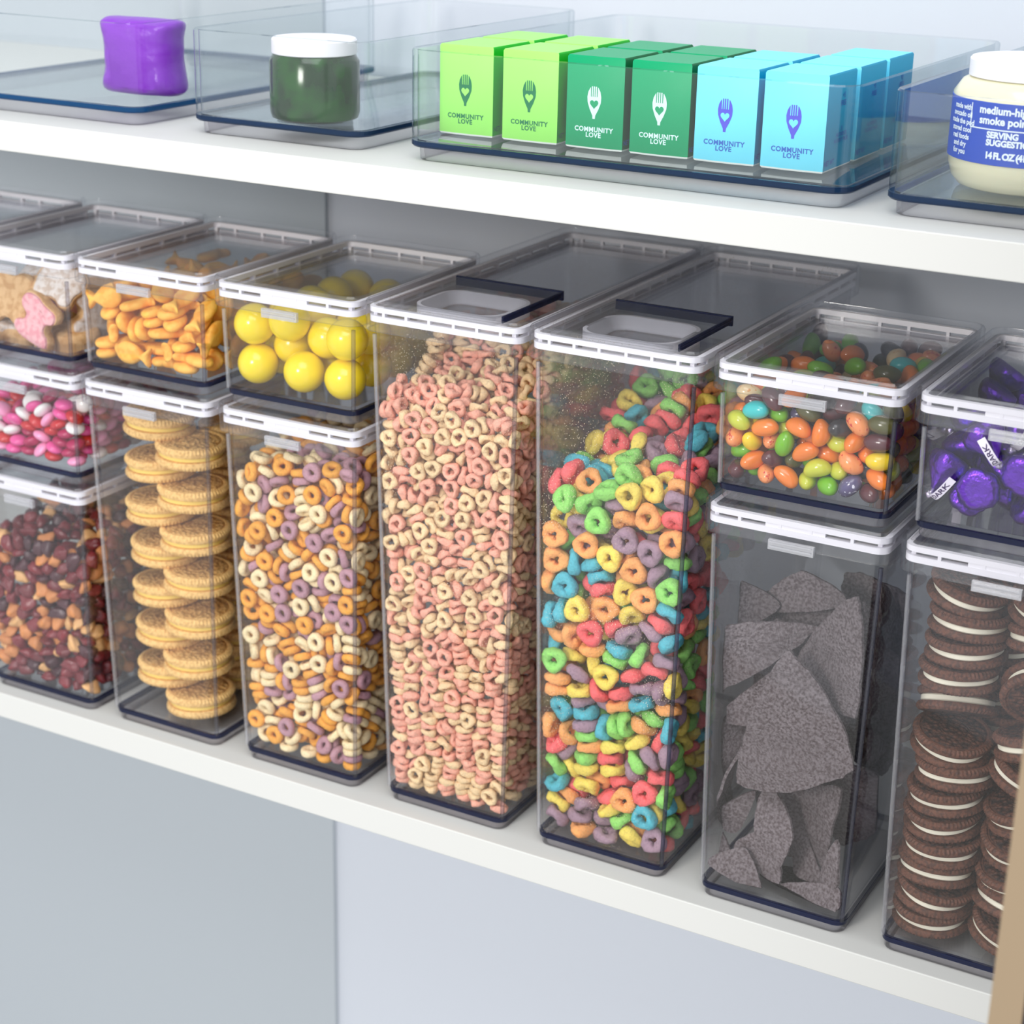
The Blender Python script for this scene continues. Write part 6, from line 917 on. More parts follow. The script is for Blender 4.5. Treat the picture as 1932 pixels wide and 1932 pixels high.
# ------------------------------------------------------------------ sandwich cookies
def cookie_mats(n, wafer, dark, cream):
    m = bpy.data.materials.new(n+'_wafer'); N, L = nt(m); b = N['Principled BSDF']; b.inputs['Roughness'].default_value = .7
    tc = N.new('ShaderNodeTexCoord')
    v = N.new('ShaderNodeTexVoronoi'); v.feature = 'SMOOTH_F1'; v.inputs['Scale'].default_value = 400; v.inputs['Smoothness'].default_value = .35; L.new(tc.outputs['Object'], v.inputs['Vector'])
    g = N.new('ShaderNodeTexNoise'); g.inputs['Scale'].default_value = 1100; L.new(tc.outputs['Object'], g.inputs['Vector'])
    r = N.new('ShaderNodeMapRange'); r.inputs[1].default_value = .15; r.inputs[2].default_value = .75; L.new(v.outputs['Distance'], r.inputs[0])
    x = N.new('ShaderNodeMix'); x.data_type = 'RGBA'; x.inputs[6].default_value = lin(*wafer); x.inputs[7].default_value = lin(*dark); L.new(r.outputs[0], x.inputs[0])
    L.new(x.outputs[2], b.inputs['Base Color'])
    a = N.new('ShaderNodeMath'); a.operation = 'MULTIPLY_ADD'; a.inputs[1].default_value = .25; L.new(g.outputs[0], a.inputs[0]); L.new(v.outputs['Distance'], a.inputs[2])
    u = N.new('ShaderNodeBump'); u.invert = True; u.inputs['Distance'].default_value = .0017; L.new(a.outputs[0], u.inputs['Height']); L.new(u.outputs[0], b.inputs['Normal'])
    return m, mat(n+'_rim', lin(*wafer), .7, bump=.0003, bscale=900, noise_col=lin(*[int(.5*(a+b)) for a, b in zip(wafer, dark)]), nscale=500), mat(n+'_cream', lin(*cream), .6, bump=.0002, bscale=500)
def wafer(R, t, up):
    """disc with a milled rim; mi 1 = plain rim, mi 0 = embossed face"""
    n = 120; mb = MB(); s = 1 if up else -1
    def loop(r, z, w=0): return [((r+(w if k % 2 else -w))*math.cos(2*math.pi*k/n), (r+(w if k % 2 else -w))*math.sin(2*math.pi*k/n), s*z) for k in range(n)]
    mb.loft([loop(R*.9, 0), loop(R-.0008, 0), loop(R, t*.35, .00028), loop(R-.0001, t*.7, .00030), loop(R-.0016, t, .00030), loop(R*.86, t*1.02, .00012), loop(R*.83, t*.84), loop(R*.80, t*.84)], cap1=False, mi=1)
    mb.loft([loop(R*.80, t*.84), loop(R*.775, t*1.0), loop(R*.4, t*1.04), loop(R*.39, t*.93), loop(R*.34, t*.93), loop(R*.33, t*1.06), loop(.0004, t*1.08)], cap0=False, mi=0)
    if not up: mb.f = [f[::-1] for f in mb.f]
    return mb
def cookie_proto(R, tw, tc_, mats, wob):
    top = wafer(R, tw, True).mesh('wafer', mats[:2]); bot = wafer(R, tw, False).mesh('wafer', mats[:2])
    n = 48; c = MB()
    def loop(r, z, k0): return [((r*(1+wob*math.sin(3*a+k0)))*math.cos(a), (r*(1+wob*math.sin(3*a+k0)))*math.sin(a), z) for a in [2*math.pi*k/n for k in range(n)]]
    c.loft([loop(R*.86, -tc_/2, 0), loop(R*.9, -tc_*.3, 0), loop(R*.9, tc_*.3, 0), loop(R*.86, tc_/2, 0)])
    cr = c.mesh('cream', mats[2:])
    for me in (top, bot, cr):
        me.polygons.foreach_set('use_smooth', [True]*len(me.polygons))
        me.set_sharp_from_angle(angle=math.radians(38))
    return top, bot, cr, tc_
def cookie(proto, loc, rot, label, group):
    top, bot, cr, tc_ = proto
    r = empty('sandwich_cookie', loc, rot); tag(r, label, 'cookie', group)
    for nm, me, z in (('wafer', top, tc_/2), ('wafer', bot, -tc_/2), ('cream_filling', cr, 0)):
        o = bpy.data.objects.new(nm, me); COL.objects.link(o); o.parent = r; o.location = (0, 0, z)
    return r
ORD = ['bottom', 'second', 'third', 'fourth', 'fifth', 'sixth', 'seventh', 'eighth', 'ninth', 'tenth', 'eleventh', 'twelfth', 'thirteenth', 'fourteenth', 'fifteenth', 'sixteenth']
def golden():
    mats = cookie_mats('golden', (246, 202, 128), (196, 146, 76), (250, 218, 112))
    P = cookie_proto(.0232, .0052, .0036, mats, .01); rn = random.Random(4)
    th = .0146
    for st, (xa, ya, xb, yb, n, nm) in enumerate(((-.2945, .0395, -.3225, .0425, 14, 'front'), (-.2990, .0900, -.3120, .0880, 13, 'back'))):
        for k in range(n):
            x, y = (xa, ya) if k % 2 == 0 else (xb, yb)
            rx, ry = (rn.uniform(-.04, .04), rn.uniform(-.05, .05))
            cookie(P, (x+rn.uniform(-.0015, .0015), y+rn.uniform(0, .0015), .0100+th*(k+.5)+.0005), (rx, ry, rn.uniform(0, 6)),
                   'golden sandwich cookie, %s from the bottom of the %s zigzag stack' % (ORD[k] if k else 'lowest', nm), '%s golden cookie stack' % nm)
golden()
def choco():
    mats = cookie_mats('chocolate', (108, 66, 48), (40, 24, 20), (240, 234, 214))
    P = cookie_proto(.0214, .0046, .0038, mats, .03); rn = random.Random(9)
    left = [(.2105, .0395, .0165, -.05, .02), (.2130, .0385, .0305, .09, -.08), (.2080, .0400, .0455, -.08, .07), (.2140, .0390, .0605, .05, .04), (.2095, .0410, .0760, .12, -.07),
            (.2135, .0395, .0910, -.06, .09), (.2165, .0390, .1060, .02, -.08), (.2110, .0405, .1210, .16, .05), (.2080, .0440, .1420, .50, .06), (.2130, .0385, .1620, .06, .03), (.2145, .0400, .1765, -.06, -.05), (.2150, .0400, .1915, .08, .05), (.2090, .0420, .2065, -.20, -.09)]
    for k, (x, y, z, a, b) in enumerate(left):
        cookie(P, (max(x, .2124), y, z), (a, b, rn.uniform(0, 6)), 'chocolate sandwich cookie, %s from the bottom of the left stack' % (ORD[k] if k else 'lowest'), 'left chocolate cookie stack')
    right = [(.2545, .0420, .0170, .03, -.25), (.2550, .0410, .0350, -.05, -.28), (.2545, .0420, .0530, .04, -.30), (.2555, .0410, .0720, .02, -.30), (.2555, .0400, .0920, -.03, -.32), (.2555, .0410, .1120, .02, -.30), (.2560, .0400, .1310, .05, -.28), (.2570, .0380, .1600, 1.05, -.35), (.2560, .0420, .1900, .1, -.22), (.2550, .0430, .2060, .02, -.15)]
    for k, (x, y, z, a, b) in enumerate(right):
        cookie(P, (x, y, z), (a, b, rn.uniform(0, 6)), 'chocolate sandwich cookie, %s from the bottom of the right stack' % (ORD[k] if k else 'lowest'), 'right chocolate cookie stack')
    for k in range(13):
        cookie(P, (.222+.006*(k % 2), .088, .0165+.0146*k), (0, .02, rn.uniform(0, 6)), 'chocolate sandwich cookie, %s from the bottom of the rear stack' % (ORD[k] if k else 'lowest'), 'rear chocolate cookie stack')
choco()

# ------------------------------------------------------------------ tortilla chips
def inside(p, cx, z0, hfull, m=.0008):
    hb = hfull-.0025; z = max(p[2]-z0, .0108); hw = (WT-2*TAP*hb)/2-.002+TAP*z-m
    return (max(cx-hw, min(cx+hw, p[0])), max(p[1], YF+TAP*(hb-z)+.002+m), z0+z)
M_CHIP = mat('blue_corn_chip', lin(124, 115, 118), .8, bump=.0013, bscale=620, var=.09, noise_col=lin(84, 72, 74), nscale=650, nthr=(.40, .62))
CHIPS = (
    (((0.1241, 0.022, 0.158), (0.0977, 0.026, 0.0686), (0.1668, 0.017, 0.1015)), 0.1),
    (((0.0806, 0.03, 0.1597), (0.0811, 0.028, 0.1212), (0.1298, 0.044, 0.1641)), 0.1),
    (((0.158, 0.03, 0.1952), (0.1232, 0.046, 0.1456), (0.163, 0.024, 0.1286)), 0.08),
    (((0.1582, 0.045, 0.1853), (0.167, 0.055, 0.1518), (0.1655, 0.04, 0.1241)), 0.06),
    (((0.0788, 0.05, 0.1803), (0.0825, 0.048, 0.1529), (0.1041, 0.058, 0.1684)), 0.05),
    (((0.1136, 0.062, 0.1896), (0.0877, 0.06, 0.1607), (0.1411, 0.06, 0.1755)), 0.1),
    (((0.1153, 0.04, 0.1413), (0.0792, 0.036, 0.1017), (0.1053, 0.04, 0.104)), 0.08),
    (((0.0797, 0.034, 0.1027), (0.0967, 0.052, 0.0955), (0.0846, 0.034, 0.0664)), 0.25),
    (((0.0968, 0.03, 0.0892), (0.0819, 0.03, 0.042), (0.074, 0.06, 0.0234)), 0.04),
    (((0.0799, 0.036, 0.0391), (0.1034, 0.042, 0.0576), (0.094, 0.04, 0.0283)), 0.1),
    (((0.1105, 0.034, 0.0651), (0.1343, 0.028, 0.044), (0.1166, 0.03, 0.0025)), 0.3),
    (((0.0974, 0.034, 0.0241), (0.1211, 0.03, 0.0448), (0.128, 0.024, 0.014)), 0.12),
    (((0.0859, 0.02, 0.017), (0.1064, 0.026, 0.0291), (0.1194, 0.018, 0.0086)), 0.1),
    (((0.0797, 0.034, 0.0098), (0.0851, 0.04, 0.0269), (0.0969, 0.03, 0.0153)), 0.08),
    (((0.1297, 0.05, 0.0584), (0.1547, 0.036, 0.0755), (0.1472, 0.04, 0.0211)), 0.08),
    (((0.1217, 0.062, 0.0458), (0.1294, 0.046, 0.0124), (0.1478, 0.04, 0.0142)), 0.1),
    (((0.1576, 0.03, 0.0477), (0.1492, 0.03, 0.0152), (0.163, 0.022, 0.025)), 0.08),
    (((0.1247, 0.03, 0.0086), (0.1612, 0.026, 0.0223), (0.1636, 0.018, 0.01)), 0.12),
    (((0.1139, 0.032, -0.0024), (0.128, 0.05, -0.0044), (0.1628, 0.018, 0.0069)), 0.06),
    (((0.1008, 0.052, 0.0527), (0.134, 0.056, 0.0569), (0.1189, 0.06, 0.0068)), 0.08),
    (((0.103, 0.06, 0.1587), (0.1289, 0.058, 0.1104), (0.0908, 0.062, 0.1057)), 0.08),
    (((0.152, 0.085, 0.1824), (0.1597, 0.1, 0.1592), (0.1577, 0.08, 0.1398)), 0.1),
    (((0.1546, 0.09, 0.1484), (0.1624, 0.1, 0.1082), (0.1586, 0.085, 0.0999)), 0.1),
    (((0.1604, 0.06, 0.1043), (0.1671, 0.075, 0.0906), (0.1623, 0.06, 0.0835)), 0.2),
    (((0.1447, 0.07, 0.0868), (0.1201, 0.08, 0.064), (0.1418, 0.075, 0.0372)), 0.1),
    (((0.1211, 0.08, 0.106), (0.145, 0.075, 0.1006), (0.1292, 0.08, 0.0607)), 0.1),
)
def chip(tri, bulge, seed):
    A, B, C = [np.array(q) for q in tri]; G = (A+B+C)/3; A, B, C = [G+(q-G)*1.13 for q in (A, B, C)]; n = np.cross(B-A, C-A); n /= np.linalg.norm(n)
    if n[1] > 0: n = -n
    G = (A+B+C)/3; N = 22; th = .0017; idx = {}; top = []; s = math.sqrt(np.linalg.norm(np.cross(B-A, C-A))/2)
    ax = (B-C)/np.linalg.norm(B-C)
    for i in range(N+1):
        for j in range(N+1-i):
            u, v = i/N, j/N; w = 1-u-v
            p = A*u+B*v+C*w
            # rounded corners and bowed edges
            m = max(u, v, w); e = min(u, v, w)
            p = G+(p-G)*(1+.16*(1-3*e)*(1-((m-.5)/.5)**2 if m > .5 else 1)-.10*max(0, m-.72)/.28)
            c = (p-G)@ax/s
            q = p+n*s*bulge*(1.4*(.35-c*c))+n*.0011*noise3(p, 160, seed)
            q = q+(p-G)*(.03*noise3(p, 420, seed+3)+.022*noise3(p, 1500, seed+5))*max(0, 1-6*e)
            idx[i, j] = len(top); top.append(q)
    K = len(top); vs = [q+n*th/2 for q in top]+[q-n*th/2 for q in top]; fs = []
    for i in range(N):
        for j in range(N-i):
            a, b, c = idx[i, j], idx[i+1, j], idx[i, j+1]; fs += [(a, b, c), (K+a, K+c, K+b)]
            if j < N-i-1:
                d = idx[i+1, j+1]; fs += [(b, d, c), (K+b, K+c, K+d)]
    e = [idx[i, 0] for i in range(N+1)]+[idx[N-k, k] for k in range(1, N+1)]+[idx[0, N-k] for k in range(1, N)]
    for k in range(len(e)):
        a, b = e[k], e[(k+1) % len(e)]; fs.append((a, b, K+b, K+a))
    return vs, fs, Vector(G)
CL = ['large pointed blue corn chip across the middle of the canister', 'blue corn chip leaning on the left wall above the big middle chip', 'pointed blue corn chip at the upper front right corner', 'blue corn chip pressed on the right wall near the top', 'small blue corn chip tip at the upper left of the pile', 'broad blue corn chip topmost at the back of the pile',
      'blue corn chip wedged left of the big middle chip', 'curled blue corn chip against the left wall at mid height', 'blue corn chip seen edge-on at the lower left', 'blue corn chip lying under the edge-on one', 'rounded folded blue corn chip below the big middle chip', 'blue corn chip in front of the folded rounded one', 'blue corn chip flat on the front at the bottom left corner',
      'blue corn chip half hidden behind the bottom left chip', 'upright blue corn chip at the lower right', 'upright blue corn chip behind the lower right gap', 'small blue corn shard in the lower front right corner', 'flat blue corn chip lying at the bottom front', 'blue corn chip on the canister floor under all others', 'dark recessed blue corn chip behind the folded one',
      'blue corn chip hidden behind the upper left chip', 'blue corn chip deep in the canister near the top right', 'blue corn chip deep along the right wall at mid height', 'small curled blue corn chip on the right wall', 'blue corn chip deep behind the lower right ones', 'blue corn chip deep behind the big middle chip']
rn = random.Random(12)
BACK = []
for k, (x, y, z) in enumerate(((.110, .072, .150), (.150, .070, .135), (.100, .085, .095), (.150, .090, .090), (.155, .060, .060), (.112, .100, .050), (.150, .105, .150), (.130, .110, .115))):
    a0 = rn.uniform(0, 6); R_ = rn.uniform(.030, .038); tl = rn.uniform(-.25, .25); rl = rn.uniform(-.5, .5)
    BACK.append((tuple((x+R_*math.cos(a0+t*2.094)*math.cos(rl), y+R_*math.cos(a0+t*2.094)*math.sin(rl)*.4+tl*R_*math.sin(a0+t*2.094), z+R_*math.sin(a0+t*2.094)) for t in range(3)), .12))
CHIPS = tuple(CHIPS)+tuple(BACK)
CL += ['shadowed blue corn chip %s of the deep back layer' % w for w in ('at the top left', 'at the upper right', 'at mid height on the left', 'at mid height on the right', 'at the lower right', 'at the bottom left', 'at the far top right', 'in the far middle')]
for i, (tri, bl) in enumerate(CHIPS):
    vs, fs, G_ = chip(tri, bl, i)
    G_ = Vector(inside(G_, COLX['chips'], 0, HL))
    vs = [Vector(inside(v, COLX['chips'], 0, HL))-G_ for v in vs]
    o = MB().add(vs, fs).build('tortilla_chip', M_CHIP, None, loc=G_, angle=50)
    tag(o, CL[i], 'chip', 'blue corn tortilla chips')

# ------------------------------------------------------------------ animal cookies
M_AN = mat('biscuit_dough', lin(218, 178, 128), .75, bump=.0005, bscale=500, noise_col=lin(196, 150, 98), nscale=200)
M_PK = mat('pink_icing', lin(238, 182, 186), .5, bump=.0006, bscale=260, noise_col=lin(226, 150, 160), nscale=260)
M_WI = mat('white_icing', lin(226, 218, 212), .45, bump=.0007, bscale=260, noise_col=lin(200, 180, 164), nscale=260)
BEAR = spline([(-.46, -.40), (-.30, -.46), (-.14, -.36), (.02, -.36), (.16, -.46), (.34, -.40), (.38, -.18), (.48, 0), (.50, .20), (.38, .36), (.22, .40), (.06, .36), (-.08, .42), (-.26, .38), (-.42, .26), (-.50, 0)], 3)
CAT = spline([(-.46, -.44), (-.28, -.46), (-.14, -.30), (.04, -.30), (.16, -.46), (.36, -.42), (.42, -.12), (.50, .12), (.46, .36), (.30, .46), (.14, .40), (.04, .24), (-.12, .26), (-.24, .44), (-.42, .40), (-.50, .10)], 3)
def animal(loc, rot, size, shape, icing, label):
    r = empty('animal_cookie', loc, rot); tag(r, label, 'cookie', 'frosted animal cookies')
    sp = lambda p: (p[0]*.6, p[1]*.45)
    out = [(x*size, y*size) for x, y in shape]
    pillow(out, sp, .0090, rings=(1, .97, .88, .6, .2), flat=8, wob=.0006, seed=int(abs(loc[0])*9999)).build('biscuit', M_AN, r)
    if icing:
        o2 = [(x*.92, y*.92) for x, y in out]
        pillow(o2, sp, .0082, rings=(1, .97, .88, .6, .2), flat=8, wob=.0010, seed=3).build('frosting', icing, r, loc=(0, 0, .0019))
f = math.radians
AZ = HM+H1
for loc, rot, s, sh, ic, lb in (
    ((-.4230, .0215, AZ+.038), (f(80), 0, f(5)), .040, BEAR, None, 'plain tan animal cookie standing against the canister front'),
    ((-.3985, .0190, AZ+.0270), (f(84), f(-65), f(8)), .034, CAT, M_PK, 'pink frosted animal cookie at the canister front corner'),
    ((-.3900, .0330, AZ+.0480), (f(62), f(20), f(22)), .034, BEAR, M_WI, 'white frosted animal cookie with its back up near the lid'),
    ((-.3795, .0480, AZ+.0260), (f(80), f(100), f(60)), .034, CAT, M_WI, 'white frosted animal cookie turned to the right wall'),
    ((-.4280, .0300, AZ+.0140), (f(12), f(8), f(30)), .036, CAT, M_WI, 'animal cookie lying flat on the floor at the front left'),
    ((-.3900, .0420, AZ+.0140), (f(-8), f(-6), f(140)), .034, BEAR, None, 'animal cookie lying flat under the frosted pile'),
    ((-.4150, .0560, AZ+.0260), (f(25), f(14), f(80)), .038, BEAR, M_PK, 'pink frosted animal cookie in the middle of the pile'),
    ((-.3860, .0760, AZ+.0380), (f(30), f(10), f(200)), .036, CAT, M_WI, 'white frosted animal cookie at the back right of the pile'),
    ((-.4220, .0560, AZ+.0480), (f(18), f(-12), f(10)), .040, CAT, M_WI, 'white frosted animal cookie topmost on the pile'),
    ((-.4000, .0900, AZ+.0170), (f(6), f(4), f(70)), .038, CAT, None, 'plain animal cookie flat on the floor at the back')):
    animal(loc, rot, s, sh, ic, lb)

# ------------------------------------------------------------------ lettering
def text_mesh(s, size, bold=0, spacing=1.0, align='CENTER', line=1.0):
    c = bpy.data.curves.new('t', 'FONT'); c.body = s; c.size = size; c.align_x = align; c.align_y = 'CENTER'; c.offset = bold*size; c.space_character = spacing; c.space_line = line; c.resolution_u = 3
    o = bpy.data.objects.new('t', c); COL.objects.link(o)
    dg = bpy.context.evaluated_depsgraph_get(); me = bpy.data.meshes.new_from_object(o.evaluated_get(dg))
    v = [tuple(p.co) for p in me.vertices]; fc = [tuple(p.vertices) for p in me.polygons]
    bpy.data.objects.remove(o); return v, fc
def lettering(name, parent, m, s, size, place, bold=.02, th=.00012, **k):
    """place maps (x, y, lift) of the flat text to a point on the surface"""
    v, fc = text_mesh(s, size, bold, **k)
    mb = MB(); mb.add([place(x, y, th) for x, y, z in v], fc)
    return mb.build(name, m, parent, smooth=False)
def poly(name, parent, m, pts, place, th=.00012):
    mb = MB(); n = len(pts); mb.add([place(x, y, th) for x, y in pts]+[place(x, y, 0) for x, y in pts], [tuple(range(n)), tuple(range(2*n-1, n-1, -1))]+[(i, n+i, n+(i+1) % n, (i+1) % n) for i in range(n)])
    return mb.build(name, m, parent, smooth=False)

# ------------------------------------------------------------------ purple foil candies
def foil(name, c, rough):
    m = mat(name, c, rough, bump=.0009, bscale=260, metal=.9)
    return m
M_FOIL = foil('purple_foil', lin(108, 52, 190), .28); M_SIL = foil('silver_foil_tip', lin(210, 200, 225), .3)
M_PAPER = mat('white_paper', lin(232, 226, 240), .7); M_INK = mat('grey_purple_ink', lin(70, 55, 95), .7)
kn = 28
def kloop(r, z, s): return [(r*(1+.05*math.sin(5*a+s)+.03*math.sin(11*a+2*s))*math.cos(a), r*(1+.05*math.sin(5*a+s)+.03*math.sin(11*a+2*s))*math.sin(a), z) for a in [2*math.pi*k/kn for k in range(kn)]]
KM = []
for s in range(3):
    mb = MB(); mb.loft([kloop(r*.0108, z, s+z*90) for r, z in ((.3, -.0086), (.7, -.0092), (.93, -.0084), (1.0, -.0062), (.97, -.0036), (.84, -.0006), (.62, .0024), (.40, .0052), (.22, .0078), (.14, .0098))])
    me = mb.mesh('foil_body', [M_FOIL]); me.polygons.foreach_set('use_smooth', [True]*len(me.polygons)); KM.append(me)
tw = MB(); tw.loft([kloop(r*.0108, z, 2*z*900) for r, z in ((.14, .0092), (.12, .0115), (.22, .0135), (.05, .0150))])
TWm = tw.mesh('foil_twist', [M_SIL]); TWm.polygons.foreach_set('use_smooth', [True]*len(TWm.polygons))
def tag_mesh(w, L0):
    mb = MB(); n = 10; vs = []
    for k in range(n+1):
        t = k/n; x = .0012+t*L0*.75; z = .0120+.004*math.sin(t*3)-t*t*L0*.5
        for y in (-w/2, w/2):
            for d in (0, .0002): vs.append((x, y, z+d))
    fs = []
    for k in range(n):
        a = 4*k; b = a+4; fs += [(a, b, b+2, a+2), (a+1, a+3, b+3, b+1), (a, a+1, b+1, b), (a+2, b+2, b+3, a+3)]
    fs += [(0, 2, 3, 1), (4*n, 4*n+1, 4*n+3, 4*n+2)]
    return mb.add(vs, fs), (lambda x, y, l: (lambda t: (.0012+t*L0*.75, -x if False else y, .0120+.004*math.sin(t*3)-t*t*L0*.5+.0003+l))(x/L0))
KI = 0
hbk = H1-.0025; kb = Vector((COLX['choc'], YF+TAP*hbk+.002, HL+.001))
for i, (v_, loc, q) in enumerate(poses('kiss')):
    r = empty('foil_candy', kb+loc); r.rotation_mode = 'QUATERNION'; r.rotation_quaternion = q
    tagged = i < 16
    tag(r, 'purple foil drop candy with a printed white paper strip' if tagged else 'purple foil drop candy without a visible paper strip', 'candy', 'foil candies with paper strips' if tagged else 'plain foil candies')
    for nm, me in (('foil_body', KM[i % 3]), ('foil_twist', TWm)):
        o = bpy.data.objects.new(nm, me); COL.objects.link(o); o.parent = r
    if tagged:
        mb, pl = tag_mesh(.0042, .019)
        if i == 0:
            TM = mb.mesh('paper_strip', [M_PAPER]); v, fc = text_mesh('DARK', .0036, .02)
            IM = MB().add([pl(x+.0125, y, 0) for x, y, z in v], fc).mesh('lettering', [M_INK])
        o = bpy.data.objects.new('paper_strip', TM); COL.objects.link(o); o.parent = r
        # turn the strip outwards, towards the canister's front
        best = max(range(12), key=lambda k: (q@(Quaternion((0, 0, 1), k*.5236)@Vector((.3, 0, .6))))@Vector((.3, -1, .1)))
        o.rotation_euler = (0, 0, best*.5236)
        p = bpy.data.objects.new('lettering', IM); COL.objects.link(p); p.parent = o

# ------------------------------------------------------------------ open bins on the upper shelf
ZU = H2+T2
M_BIN = clear('clear_bin_plastic', tint=(.985, .992, .992), edge=(.45, .56, .62), power=3.5, haze=.004, f0=.036)
M_BNAVY = clear('dark_blue_bin_edge', tint=(.10, .20, .40), edge=(.04, .08, .18), power=2, haze=.35, hz=(.02, .06, .14))
M_BNAVY2 = clear('bright_blue_bin_edge', tint=(.08, .26, .50), edge=(.03, .12, .3), power=2, haze=.45, hz=(.01, .10, .26))
def bin_(x0, x1, y0, dep, hgt, label, edge=M_BNAVY):
    r = empty('storage_bin', ((x0+x1)/2, 0, ZU)); tag(r, label, 'bin', 'clear open bins on the upper shelf')
    w = x1-x0
    def s(z, i, rad=.013): return rr(w-2*i, dep-2*i, max(rad-i, .003), z, 0, y0+i, n=8)
    b = MB(); b.loft([s(.0080, .003), s(.0088, 0), s(hgt, 0), s(hgt+.001, .0008), s(hgt, .0030), s(.0115, .0030), s(.0108, .006)]); b.build('tray', M_BIN, r)
    f_ = MB(); f_.loft([s(.0, .0055), s(.0006, .0046), s(.0080, .0042), s(.0080, .0062), s(.0, .0075)], closed=True, cap0=False, cap1=False); f_.build('foot_ring', M_FOOT, r)
    e = MB(); e.loft([s(.0078, .0008), s(.0088, -.0002), s(.0112, -.0002), s(.0110, .003), s(.0080, .003)], closed=True, cap0=False, cap1=False); e.build('base_edge', edge, r)
    return r
BH = .060
bin_(-.50, -.3155, .0275, .27, BH, 'clear bin at the far left with a bright blue base edge', M_BNAVY2)
bin_(-.2800, -.1560, .0300, .27, BH, 'clear bin holding the dark green jar')
bin_(-.1245, .1345, .0245, .27, BH, 'wide clear bin holding the green and blue cartons')
bin_(.1510, .40, .0265, .27, BH, 'clear bin holding the jars with blue labels')

# purple pouch
pu = mat('purple_wrapper', lin(130, 40, 190), .3, bump=.001, bscale=90)
po = [(a*.027+.0, c*.024) for a, c in spline([(-1, -.9), (-.4, -1), (.4, -1), (1, -.9), (.94, -.2), (.95, .5), (1, .9), (.5, .96), (-.5, .96), (-1, .9), (-.95, .4), (-.94, -.3)], 4)]
o = pillow(po, lambda p: (p[0]*.55, p[1]*.75), .030, rings=(1, .97, .8, .5, .2), flat=2.6, wob=.0016, seed=2).build('snack_pouch', pu, None, loc=(-.3490, .0760, ZU+.0112+.0250)); o.rotation_euler = (math.radians(90), 0, .1); tag(o, 'shiny purple pouch inside the far left bin', 'pouch')
# green jar
def lathe(prof, n=56):
    mb = MB(); mb.loft([[(r*math.cos(2*math.pi*k/n), r*math.sin(2*math.pi*k/n), z) for k in range(n)] for r, z in prof]); return mb
gj = empty('green_jar', (-.2090, .0610, ZU+.0110)); tag(gj, 'squat dark green jar with a white lid in a clear bin', 'jar')
lathe([(.022, 0), (.0255, .0015), (.0265, .005), (.0265, .034), (.024, .038)]).build('jar_body', mat('dark_green_glass', lin(12, 50, 14), .15, noise_col=lin(26, 80, 22), nscale=60), gj)
lathe([(.0245, .038), (.0250, .0385), (.0250, .046), (.0242, .047)]).build('lid', M_GASKET, gj)

